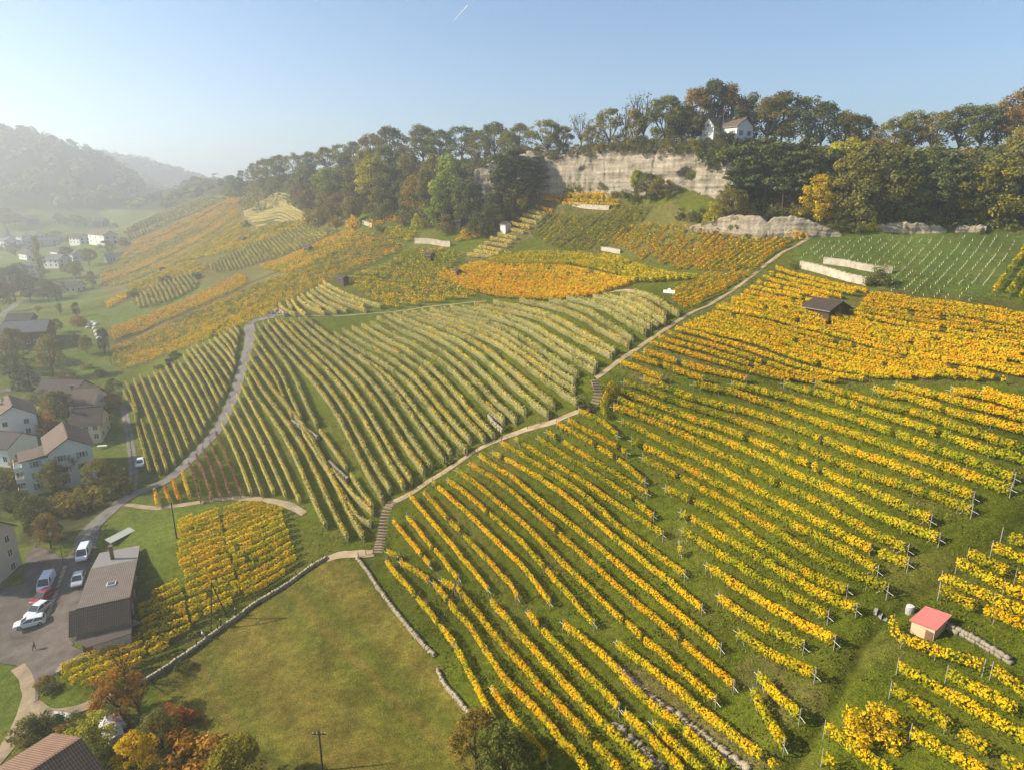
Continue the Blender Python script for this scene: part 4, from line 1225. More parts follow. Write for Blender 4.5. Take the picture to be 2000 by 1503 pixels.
slab_wall('kerb', [(128, 1105), (118, 1135), (106, 1170), (90, 1213)], 0.16, 'low kerb between the parked cars and the barn lane', CONC, 0.25, 'kerb')

stone_run('stone_bank', [(1186, 1286), (1215, 1312), (1257, 1351), (1300, 1382), (1349, 1417), (1400, 1457), (1466, 1505)], 0.4, 0.75, 'long bank of pale rubble stones between the lower yellow trellises', STONE, 0.34, 1, 0.0, 'stone bank', 0.5)
stone_run('stone_bank', [(1198, 1412), (1240, 1450), (1296, 1505)], 0.4, 0.6, 'short bank of greyish rubble stones below the long one', STONED, 0.34, 1, 0.0, 'stone bank', 0.5)
TREAD = plain('sleeper_wood', (0.33, 0.24, 0.17), 0.9, 0.1, 0, 0.3, 3)
EARTH = surf_mat('stair_earth', (0.36, 0.27, 0.18), 0.25)


def stairway(pix, width, label):
    p, t = resample(spline(at_l(pix)), 0.1)
    base = np.array([p[0][0], p[0][1], H(p[0][0], p[0][1])])
    o = thing('stairway', base, 0, label, 'stairs')
    d = np.gradient(p[:, :2], axis=0)
    d /= np.linalg.norm(d, axis=1, keepdims=True) + 1e-9
    tread = MB().box(-0.13, 0.13, -width / 2, width / 2, -0.16, 0.10).mesh('step', TREAD)
    land = MB().box(0.0, 0.62, -width / 2 + 0.06, width / 2 - 0.06, -0.3, 0.045).mesh('landing', EARTH)
    for s_ in np.arange(0.2, t[-1], 0.62):
        i = min(len(p) - 1, int(s_ / 0.1))
        x, y = p[i, 0], p[i, 1]
        a_ = math.atan2(d[i, 1], d[i, 0])
        z = float(H(x, y)) + 0.14
        obj('step', tread, o, np.array([x, y, z]) - base, a_ + float(rng.normal(0, .03)))
        obj('landing', land, o, np.array([x, y, z]) - base, a_)
    rail = MB()
    return o


stairway([(737, 1082), (742, 1062), (748, 1035), (752, 1010), (757, 994), (766, 981)], 1.75, 'lower wooden step stairway beside the end of the meadow')
stairway([(1152, 800), (1163, 787), (1168, 770), (1167, 755), (1162, 742)], 1.75, 'upper wooden step stairway curving up beside the yellow hedge')

# ------------------------------------------------------------------ trees and bushes
def limb_tube(vs, fs, a, b, r0, r1, n=5):
    a, b = np.array(a, float), np.array(b, float)
    ax = b - a
    ax /= np.linalg.norm(ax) + 1e-9
    u = np.cross(ax, (0, 0, 1) if abs(ax[2]) < 0.9 else (1, 0, 0))
    u /= np.linalg.norm(u)
    v = np.cross(ax, u)
    b0 = len(vs)
    for c_, r_ in ((a, r0), (b, r1)):
        for i in range(n):
            t = 2 * math.pi * i / n
            vs.append(c_ + (u * math.cos(t) + v * math.sin(t)) * r_)
    fs += [(b0 + i, b0 + (i + 1) % n, b0 + n + (i + 1) % n, b0 + n + i) for i in range(n)]


def crown_mesh(cl, rg, per, leaf, mat, flat=0.8, tvar=0.22, up=0.35, shade_low=True):
    """cl: list of clump (centre, radius); leaf-sized faces spread through each clump"""
    cs, ns, ts, ss = [], [], [], []
    for c_, r_ in cl:
        m_ = max(6, int(per * (r_ / 0.11) ** 2 * rg.uniform(0.7, 1.2)))
        d = rg.normal(0, 1, (m_, 3))
        d /= np.linalg.norm(d, axis=1, keepdims=True)
        rad = r_ * rg.uniform(0.35, 1.05, m_) ** 0.6
        q = d * rad[:, None] * np.array([1, 1, flat])
        cs.append(np.array(c_) + q)
        ns.append(d * 0.9 + rg.normal(0, 0.5, (m_, 3)) + np.array([0, 0, up]))
        ts.append(0.5 + rg.normal(0, tvar * 0.6) + rg.normal(0, tvar * 0.6, m_))
        ss.append(leaf * rg.uniform(0.6, 1.3, m_))
    return leaf_mesh('crown', np.concatenate(cs), np.concatenate(ns), np.concatenate(ss), np.concatenate(ts), mat, 0.8)


def broadleaf(seed, spread=0.36, base=0.28, dense=1.0, clumps=46, lean=0.0):
    """unit-height broadleaf: trunk with limbs, clumped crown with gaps"""
    rg = np.random.default_rng(seed)
    vs, fs = [], []
    fork = np.array([lean * 0.3, 0, base * rg.uniform(0.85, 1.15)])
    limb_tube(vs, fs, (0, 0, -0.04), fork, 0.028, 0.020)
    cl = []
    nl = rg.integers(6, 9)
    for i in range(nl):
        a = 2 * math.pi * (i + rg.uniform(-.3, .3)) / nl
        rr_ = spread * rg.uniform(0.35, 0.8)
        tip = np.array([math.cos(a) * rr_ + lean, math.sin(a) * rr_, rg.uniform(0.5, 0.86)])
        mid = fork * 0.45 + tip * 0.55 + np.array([0, 0, -0.04])
        limb_tube(vs, fs, fork, mid, 0.014, 0.009)
        limb_tube(vs, fs, mid, tip, 0.009, 0.003)
        for k_ in range(2):
            t2 = tip + rg.normal(0, 0.10, 3)
            limb_tube(vs, fs, mid, t2, 0.006, 0.002, 4)
    lead = np.array([lean, 0, 0.9])
    limb_tube(vs, fs, fork, lead, 0.016, 0.003)
    lob = [(rg.uniform(0, 6.28), rg.uniform(0.75, 1.2)) for _ in range(5)]
    while len(cl) < clumps:
        z = base + 0.02 + (0.95 - base) * rg.uniform(0, 1) ** 0.85
        h = (z - base) / (1 - base)
        prof = math.sin(math.pi * min(1, 0.12 + h * 0.88)) ** 0.6
        a = rg.uniform(0, 6.28)
        lobe = 1 + 0.22 * sum(w_ * math.cos(a - a0) for a0, w_ in lob[:2]) * 0.6
        r_ = spread * prof * lobe * math.sqrt(rg.uniform(0.25, 1))
        cl.append(((math.cos(a) * r_ + lean * z, math.sin(a) * r_, z), rg.uniform(0.05, 0.125)))
    tr = mesh_np('trunk', vs, fs, BARK)
    return tr, crown_mesh(cl, rg, 78 * dense, 0.031, FOLI)


def pine(seed):
    rg = np.random.default_rng(seed)
    vs, fs, cl = [], [], []
    limb_tube(vs, fs, (0, 0, -0.04), (rg.uniform(-.03, .03), 0, 0.5), 0.020, 0.014)
    limb_tube(vs, fs, (0, 0, 0.5), (0.02, 0, 0.95), 0.014, 0.004)
    for z in np.linspace(0.36, 0.96, 11):
        nb = rg.integers(3, 6)
        for i in range(nb):
            a = rg.uniform(0, 6.28)
            l_ = (0.29 * (1.05 - z) ** 0.55 + 0.05) * rg.uniform(0.6, 1.1)
            tip = (math.cos(a) * l_, math.sin(a) * l_, z + rg.uniform(-0.01, 0.05))
            limb_tube(vs, fs, (0, 0, z - 0.03), tip, 0.006, 0.002, 4)
            for q in (0.55, 1.0):
                cl.append(((tip[0] * q, tip[1] * q, tip[2] + 0.01), rg.uniform(0.06, 0.10)))
    return mesh_np('trunk', vs, fs, BARK), crown_mesh(cl, rg, 80, 0.030, NEEDLE, 0.42, 0.25, 0.6)


def spruce(seed):
    rg = np.random.default_rng(seed)
    vs, fs, cl = [], [], []
    limb_tube(vs, fs, (0, 0, -0.04), (0, 0, 0.98), 0.022, 0.003)
    for z in np.linspace(0.10, 0.97, 17):
        nb = 5 if z < 0.8 else 2
        for i in range(nb):
            a = rg.uniform(0, 6.28)
            l_ = 0.19 * (1.02 - z) ** 0.85 * rg.uniform(0.75, 1.15)
            cl.append(((math.cos(a) * l_, math.sin(a) * l_, z - l_ * 0.25), 0.03 + 0.05 * (1 - z)))
    return mesh_np('trunk', vs, fs, BARK), crown_mesh(cl, rg, 50, 0.04, NEEDLE, 0.8, 0.25)


def poplar(seed):
    rg = np.random.default_rng(seed)
    vs, fs, cl = [], [], []
    limb_tube(vs, fs, (0, 0, -0.04), (0, 0, 0.95), 0.022, 0.003)
    for z in np.linspace(0.12, 0.97, 26):
        for i in range(3):
            a = rg.uniform(0, 6.28)
            l_ = 0.085 * math.sin(math.pi * min(1, 0.15 + z * 0.83)) ** 0.7 * rg.uniform(0.4, 1)
            cl.append(((math.cos(a) * l_, math.sin(a) * l_, z), rg.uniform(0.035, 0.055)))
    return mesh_np('trunk', vs, fs, BARK), crown_mesh(cl, rg, 90, 0.034, FOLI, 1.2)


def bare(seed):
    """half-bare tree: many twigs, few leaves left"""
    rg = np.random.default_rng(seed)
    vs, fs, cl = [], [], []
    limb_tube(vs, fs, (0, 0, -0.04), (0, 0, 0.3), 0.022, 0.016)
    for i in range(16):
        a = rg.uniform(0, 6.28)
        r_ = rg.uniform(0.08, 0.30)
        tip = np.array([math.cos(a) * r_, math.sin(a) * r_, rg.uniform(0.6, 0.98)])
        limb_tube(vs, fs, (0, 0, rg.uniform(0.2, 0.42)), tip, 0.010, 0.003, 4)
        for k_ in range(5):
            limb_tube(vs, fs, tip * np.array([0.7, 0.7, 0.8]), tip + rg.normal(0, 0.06, 3), 0.004, 0.0015, 3)
        cl.append((tip, rg.uniform(0.06, 0.10)))
    return mesh_np('trunk', vs, fs, BARK), crown_mesh(cl, rg, 14, 0.04, FOLI)


def bush(seed, dense=1.0):
    rg = np.random.default_rng(seed)
    vs, fs, cl = [], [], []
    for i in range(7):
        a = 6.28 * i / 7
        limb_tube(vs, fs, (0, 0, -0.05), (math.cos(a) * 0.3, math.sin(a) * 0.3, 0.6), 0.02, 0.006, 4)
    while len(cl) < 34:
        a, r_ = rg.uniform(0, 6.28), 0.5 * math.sqrt(rg.uniform(0, 1))
        z = rg.uniform(0.08, 0.9) * math.sqrt(max(0.05, 1 - (r_ / 0.56) ** 2))
        cl.append(((math.cos(a) * r_, math.sin(a) * r_, z), rg.uniform(0.10, 0.19)))
    return mesh_np('trunk', vs, fs, BARK), crown_mesh(cl, rg, 30 * dense, 0.056, FOLI)


PROTO = {'broad': [broadleaf(40 + i, 0.37 + 0.03 * (i % 4), 0.15 + 0.04 * (i % 3), 1.35, 72 + 6 * (i % 3)) for i in range(7)],
         'loose': [broadleaf(60 + i, 0.42, 0.20, 1.1, 64) for i in range(3)],
         'tall': [broadleaf(70 + i, 0.24, 0.08, 1.4, 54) for i in range(4)],
         'pine': [pine(80 + i) for i in range(4)], 'spruce': [spruce(90 + i) for i in range(2)], 'poplar': [poplar(95)],
         'bare': [bare(97 + i) for i in range(2)], 'bush': [bush(110 + i) for i in range(5)]}
COL = {'green': (1, 1, 1), 'dark': (0.7, 0.75, 0.7), 'light': (1.45, 1.6, 0.9), 'olive': (1.35, 1.15, 0.75), 'brown': (1.5, 1.0, 0.8), 'rust': (1.9, 0.95, 0.6), 'yellow': (4.0, 2.7, 0.32), 'ygreen': (2.2, 2.0, 0.6),
       'orange': (2.7, 1.25, 0.5), 'grey': (1.2, 0.95, 1.0), 'red': (2.3, 0.62, 0.5)}
CWORD = {'green': 'green', 'dark': 'dark green', 'light': 'light green', 'olive': 'olive', 'brown': 'brownish', 'rust': 'rust coloured', 'yellow': 'golden yellow', 'ygreen': 'yellow green', 'orange': 'orange', 'grey': 'greyish', 'red': 'red'}
KWORD = {'broad': ('broadleaf_tree', 'broadleaf tree', 'tree'), 'loose': ('broadleaf_tree', 'open crowned tree', 'tree'), 'tall': ('broadleaf_tree', 'slender broadleaf tree', 'tree'), 'pine': ('pine_tree', 'pine tree', 'tree'),
         'spruce': ('spruce_tree', 'conical spruce', 'tree'), 'poplar': ('poplar_tree', 'columnar poplar', 'tree'), 'bare': ('half_bare_tree', 'half bare tree', 'tree'), 'bush': ('bush', 'bush', 'bush')}
_tc = [0]


def plant(kind, pos, hgt, colour, label, group=None, wide=1.0):
    _tc[0] += 1
    tr, cr = PROTO[kind][_tc[0] % len(PROTO[kind])]
    nm, _, cat = KWORD[kind]
    o = thing(nm, pos, 0, label, cat, group)
    o.rotation_euler = (0, 0, float(rng.uniform(0, 6.28)))
    w_ = hgt * wide * float(rng.uniform(0.92, 1.1))
    o.scale = (w_, w_, hgt)
    obj('trunk', tr, o)
    c_ = obj('crown', cr, o)
    j = rng.uniform(0.85, 1.15, 3) * rng.uniform(0.9, 1.1)
    cc = COL[colour]
    c_.color = (cc[0] * j[0], cc[1] * (j[0] * 0.6 + j[1] * 0.4), cc[2] * j[2], 1)
    return o


def by_ridge(px, top, back, kind, colour, label, group, wide=1.0, foot=None):
    th = float(th_of(px))
    r_ = float(ridge_r(th)) + float(np.interp(th, RTH, RIDGE[:, 2])) + back
    p = np.array([math.sin(th) * r_, math.cos(th) * r_, 0])
    p[2] = float(H(p[0], p[1]))
    z = float(z_at(px, top, p))
    return plant(kind, p, max(2.0, z - p[2]), colour, label, group, wide)


def on_slope(px, base, top, kind, colour, label, group, wide=1.0):
    p = at(px, base)[0]
    z = float(z_at(px, top, p))
    return plant(kind, p, max(0.8, z - p[2]), colour, label, group, wide)


SKY_ROW = [(368, 352, 4, 'broad', 'grey'), (388, 345, 6, 'broad', 'grey'), (412, 351, 4, 'broad', 'grey'), (436, 349, 5, 'broad', 'grey'), (458, 343, 6, 'broad', 'green'), (478, 333, 3, 'broad', 'grey'), (502, 320, 4, 'broad', 'green'),
           (527, 311, 6, 'broad', 'olive'), (552, 304, 3, 'broad', 'green'), (582, 299, 5, 'broad', 'olive'), (612, 297, 3, 'broad', 'green'), (642, 289, 5, 'broad', 'olive'), (672, 282, 3, 'broad', 'green'), (697, 278, 4, 'broad', 'green'),
           (730, 263, 2, 'broad', 'olive'), (766, 249, 3, 'broad', 'grey'), (795, 285, 2, 'broad', 'olive'), (830, 245, 2, 'broad', 'green'), (862, 256, 3, 'broad', 'green'), (904, 246, 2, 'broad', 'green'), (936, 256, 3, 'broad', 'olive'),
           (966, 240, 2, 'broad', 'green'), (992, 258, 3, 'broad', 'olive'), (1014, 243, 2, 'loose', 'green'), (1068, 233, 1, 'loose', 'olive'), (1098, 248, 3, 'broad', 'olive'), (1132, 224, 4, 'bare', 'brown'), (1150, 248, 2, 'broad', 'olive'),
           (1186, 214, 3, 'loose', 'olive'), (1216, 205, 4, 'bare', 'brown'), (1250, 186, 5, 'bare', 'brown'), (1235, 215, 2, 'tall', 'olive'), (1290, 190, 3, 'broad', 'green'), (1322, 205, 5, 'broad', 'olive'), (1346, 172, 9, 'tall', 'brown'),
           (1378, 160, 16, 'tall', 'dark'), (1412, 166, 14, 'tall', 'brown'), (1442, 182, 16, 'tall', 'dark'), (1485, 192, 4, 'loose', 'olive'), (1512, 183, 8, 'broad', 'dark'), (1562, 192, 3, 'loose', 'green'), (1588, 203, 6, 'loose', 'dark'),
           (1632, 220, 5, 'broad', 'brown'), (1660, 228, 8, 'broad', 'olive'), (1728, 232, 3, 'broad', 'olive'), (1762, 220, 5, 'broad', 'olive'), (1800, 222, 3, 'loose', 'olive'), (1852, 210, 4, 'loose', 'green'), (1892, 205, 3, 'loose', 'green'),
           (1922, 216, 6, 'loose', 'dark'), (1975, 178, 2, 'broad', 'brown'), (2003, 154, 4, 'broad', 'brown'), (2040, 160, 6, 'broad', 'olive')]
for i, (px, tp, bk, kd, cl) in enumerate(SKY_ROW):
    by_ridge(px, tp, bk, kd, cl, f'{CWORD[cl]} {KWORD[kd][1]} on the skyline, {nth(i + 1)} counted from the valley end', 'trees along the skyline', 1.15 if kd in ('broad', 'loose') else 1.15)
LEFT_WOOD = [(468, 384, 348, 'broad', 'green'), (516, 377, 330, 'broad', 'olive'), (545, 374, 322, 'tall', 'green'), (575, 378, 340, 'spruce', 'dark'), (600, 385, 322, 'broad', 'green'), 
             (600, 415, 372, 'broad', 'brown'), (642, 402, 330, 'broad', 'light'), (640, 425, 365, 'broad', 'olive'), (660, 432, 378, 'broad', 'brown'), (694, 420, 325, 'tall', 'green'), (728, 418, 310, 'tall', 'ygreen'), 
             (620, 440, 392, 'bush', 'brown'), (690, 438, 385, 'broad', 'olive'), (750, 418, 340, 'tall', 'olive'), (795, 415, 355, 'broad', 'olive'), (742, 432, 395, 'bush', 'green'), (815, 425, 345, 'broad', 'brown'), (838, 432, 330, 'tall', 'olive'),
             (873, 428, 303, 'tall', 'light'), (858, 445, 350, 'tall', 'light'), (905, 440, 350, 'tall', 'green'), (925, 446, 356, 'tall', 'dark'), (966, 446, 372, 'tall', 'dark'), (982, 436, 306, 'pine', 'dark'),
             (1006, 422, 298, 'pine', 'dark'), (1028, 408, 312, 'pine', 'green'), (1048, 395, 310, 'pine', 'dark'), (1008, 424, 356, 'broad', 'ygreen'), (996, 432, 395, 'bush', 'dark'), (1034, 406, 364, 'broad', 'brown'),
             (930, 458, 410, 'bush', 'dark'), (948, 458, 415, 'bush', 'dark'), (972, 450, 418, 'bush', 'dark'), (870, 455, 415, 'bush', 'olive'), (820, 445, 410, 'bush', 'ygreen'), (790, 438, 408, 'bush', 'brown'), (655, 445, 415, 'bush', 'brown'), (690, 447, 418, 'bush', 'yellow'),
             (530, 385, 352, 'broad', 'green'), (585, 400, 362, 'broad', 'brown'), (680, 370, 300, 'broad', 'green'), (720, 370, 290, 'broad', 'olive'), (755, 362, 285, 'broad', 'green'), (800, 372, 300, 'broad', 'olive'), (850, 372, 302, 'broad', 'olive')]
LEFT_WOOD.sort(key=lambda q: q[0])
for i, (px, bs, tp, kd, cl) in enumerate(LEFT_WOOD):
    on_slope(px, bs, tp, kd, cl, f'{CWORD[cl]} {KWORD[kd][1]} in the hanging wood, {nth(i + 1)} from the valley end', 'hanging wood beside the cliff', 1.15 if kd == 'tall' else 1.0)
RIGHT_WOOD = [(1428, 418, 330, 'pine', 'dark'), (1452, 415, 285, 'pine', 'green'), (1490, 412, 270, 'pine', 'green'), (1528, 416, 290, 'pine', 'dark'), (1562, 412, 272, 'pine', 'green'), (1595, 440, 343, 'broad', 'yellow'),
              (1622, 418, 296, 'pine', 'dark'), (1655, 440, 305, 'broad', 'olive'), (1690, 446, 288, 'broad', 'green'), (1738, 446, 312, 'broad', 'olive'), (1768, 446, 290, 'tall', 'green'), (1808, 448, 318, 'broad', 'green'), (1850, 448, 300, 'pine', 'green'),
              (1888, 446, 325, 'broad', 'olive'), (1930, 448, 305, 'broad', 'green'), (1978, 452, 290, 'broad', 'olive'), (2010, 455, 270, 'broad', 'green'),
              (1440, 448, 405, 'bush', 'green'), (1410, 440, 378, 'tall', 'olive'), (1388, 442, 392, 'bush', 'ygreen'), (1365, 436, 400, 'bush', 'dark'), (1425, 440, 368, 'broad', 'olive'), (1330, 428, 405, 'bush', 'dark'), (1350, 432, 410, 'bush', 'green'), (1470, 430, 395, 'bush', 'olive'), (1512, 428, 392, 'bush', 'green'),
              (1560, 430, 395, 'bush', 'olive'), (1640, 452, 410, 'bush', 'dark'), (1672, 455, 425, 'bush', 'green'), (1700, 452, 420, 'bush', 'ygreen'), (1760, 446, 408, 'bush', 'olive'), (1820, 448, 412, 'bush', 'green'), (1900, 450, 412, 'bush', 'olive'), (1960, 452, 408, 'bush', 'green'),
              (1475, 388, 300, 'pine', 'green'), (1545, 388, 290, 'pine', 'dark'), (1585, 388, 300, 'loose', 'olive'), (1640, 385, 272, 'broad', 'ygreen'), (1700, 385, 272, 'broad', 'brown'), (1750, 385, 282, 'broad', 'olive'), (1815, 385, 285, 'broad', 'green'), (1870, 385, 292, 'broad', 'olive'), (1945, 385, 285, 'broad', 'green'), (1990, 385, 250, 'broad', 'olive'),
              (1555, 462, 440, 'spruce', 'dark'), (1495, 458, 424, 'spruce', 'dark'), (1372, 434, 420, 'bush', 'olive'), (1405, 427, 410, 'bush', 'green'), (1450, 419, 400, 'bush', 'olive'), (1535, 420, 405, 'bush', 'green'), (1592, 432, 415, 'bush', 'olive'), (1622, 446, 430, 'bush', 'green'), (1400, 458, 444, 'bush', 'green'), (1460, 466, 452, 'bush', 'olive')]
RIGHT_WOOD.sort(key=lambda q: q[0])
for i, (px, bs, tp, kd, cl) in enumerate(RIGHT_WOOD):
    if px > 1700:
        bs, tp = (bs - 16, tp - 16) if kd == 'bush' else (bs - 14, tp)
    on_slope(px, bs, tp, kd, cl, f'{CWORD[cl]} {KWORD[kd][1]} in the wood above the rock ledges, {nth(i + 1)} from the cliff', 'pine wood above the rock ledges', 1.15 if kd == 'tall' else 1.0)
# bushes along the cliff edge and its foot
for i, (px, tp, cl) in enumerate([(1052, 278, 'olive'), (1078, 284, 'dark'), (1100, 280, 'olive'), (1125, 278, 'olive'), (1150, 275, 'green'), (1175, 268, 'olive'), (1200, 262, 'olive'), (1224, 262, 'green'), (1248, 258, 'dark'), (1272, 262, 'dark'), (1298, 258, 'olive'), (1322, 262, 'green'), (1348, 266, 'olive'), (1372, 268, 'dark'), (1396, 266, 'dark'), (1420, 270, 'dark'), (1444, 262, 'dark'), (965, 288, 'dark'), (1000, 284, 'dark'), (1030, 280, 'olive')]):
    by_ridge(px, tp, 3.0, 'bush', cl, f'{CWORD[cl]} bush on the edge of the pale cliff, {nth(i + 1)} of the fringe', 'fringe of bushes on the cliff edge', 1.5)
for i, (px, bs, tp, kd, cl) in enumerate([(1130, 376, 345, 'bush', 'olive'), (1112, 378, 358, 'bush', 'dark'), (1178, 372, 350, 'bush', 'green'), (1240, 384, 333, 'tall', 'ygreen'), (1262, 390, 338, 'broad', 'green'), (1288, 392, 345, 'broad', 'olive'), (1275, 392, 358, 'bush', 'dark'), (1222, 388, 365, 'bush', 'dark'), (1345, 352, 335, 'bush', 'green'), (1200, 385, 368, 'bush', 'olive')]):
    on_slope(px, bs, tp, kd, cl, f'{CWORD[cl]} {KWORD[kd][1]} at the foot of the cliff, {nth(i + 1)} of its group', 'bushes at the cliff foot')
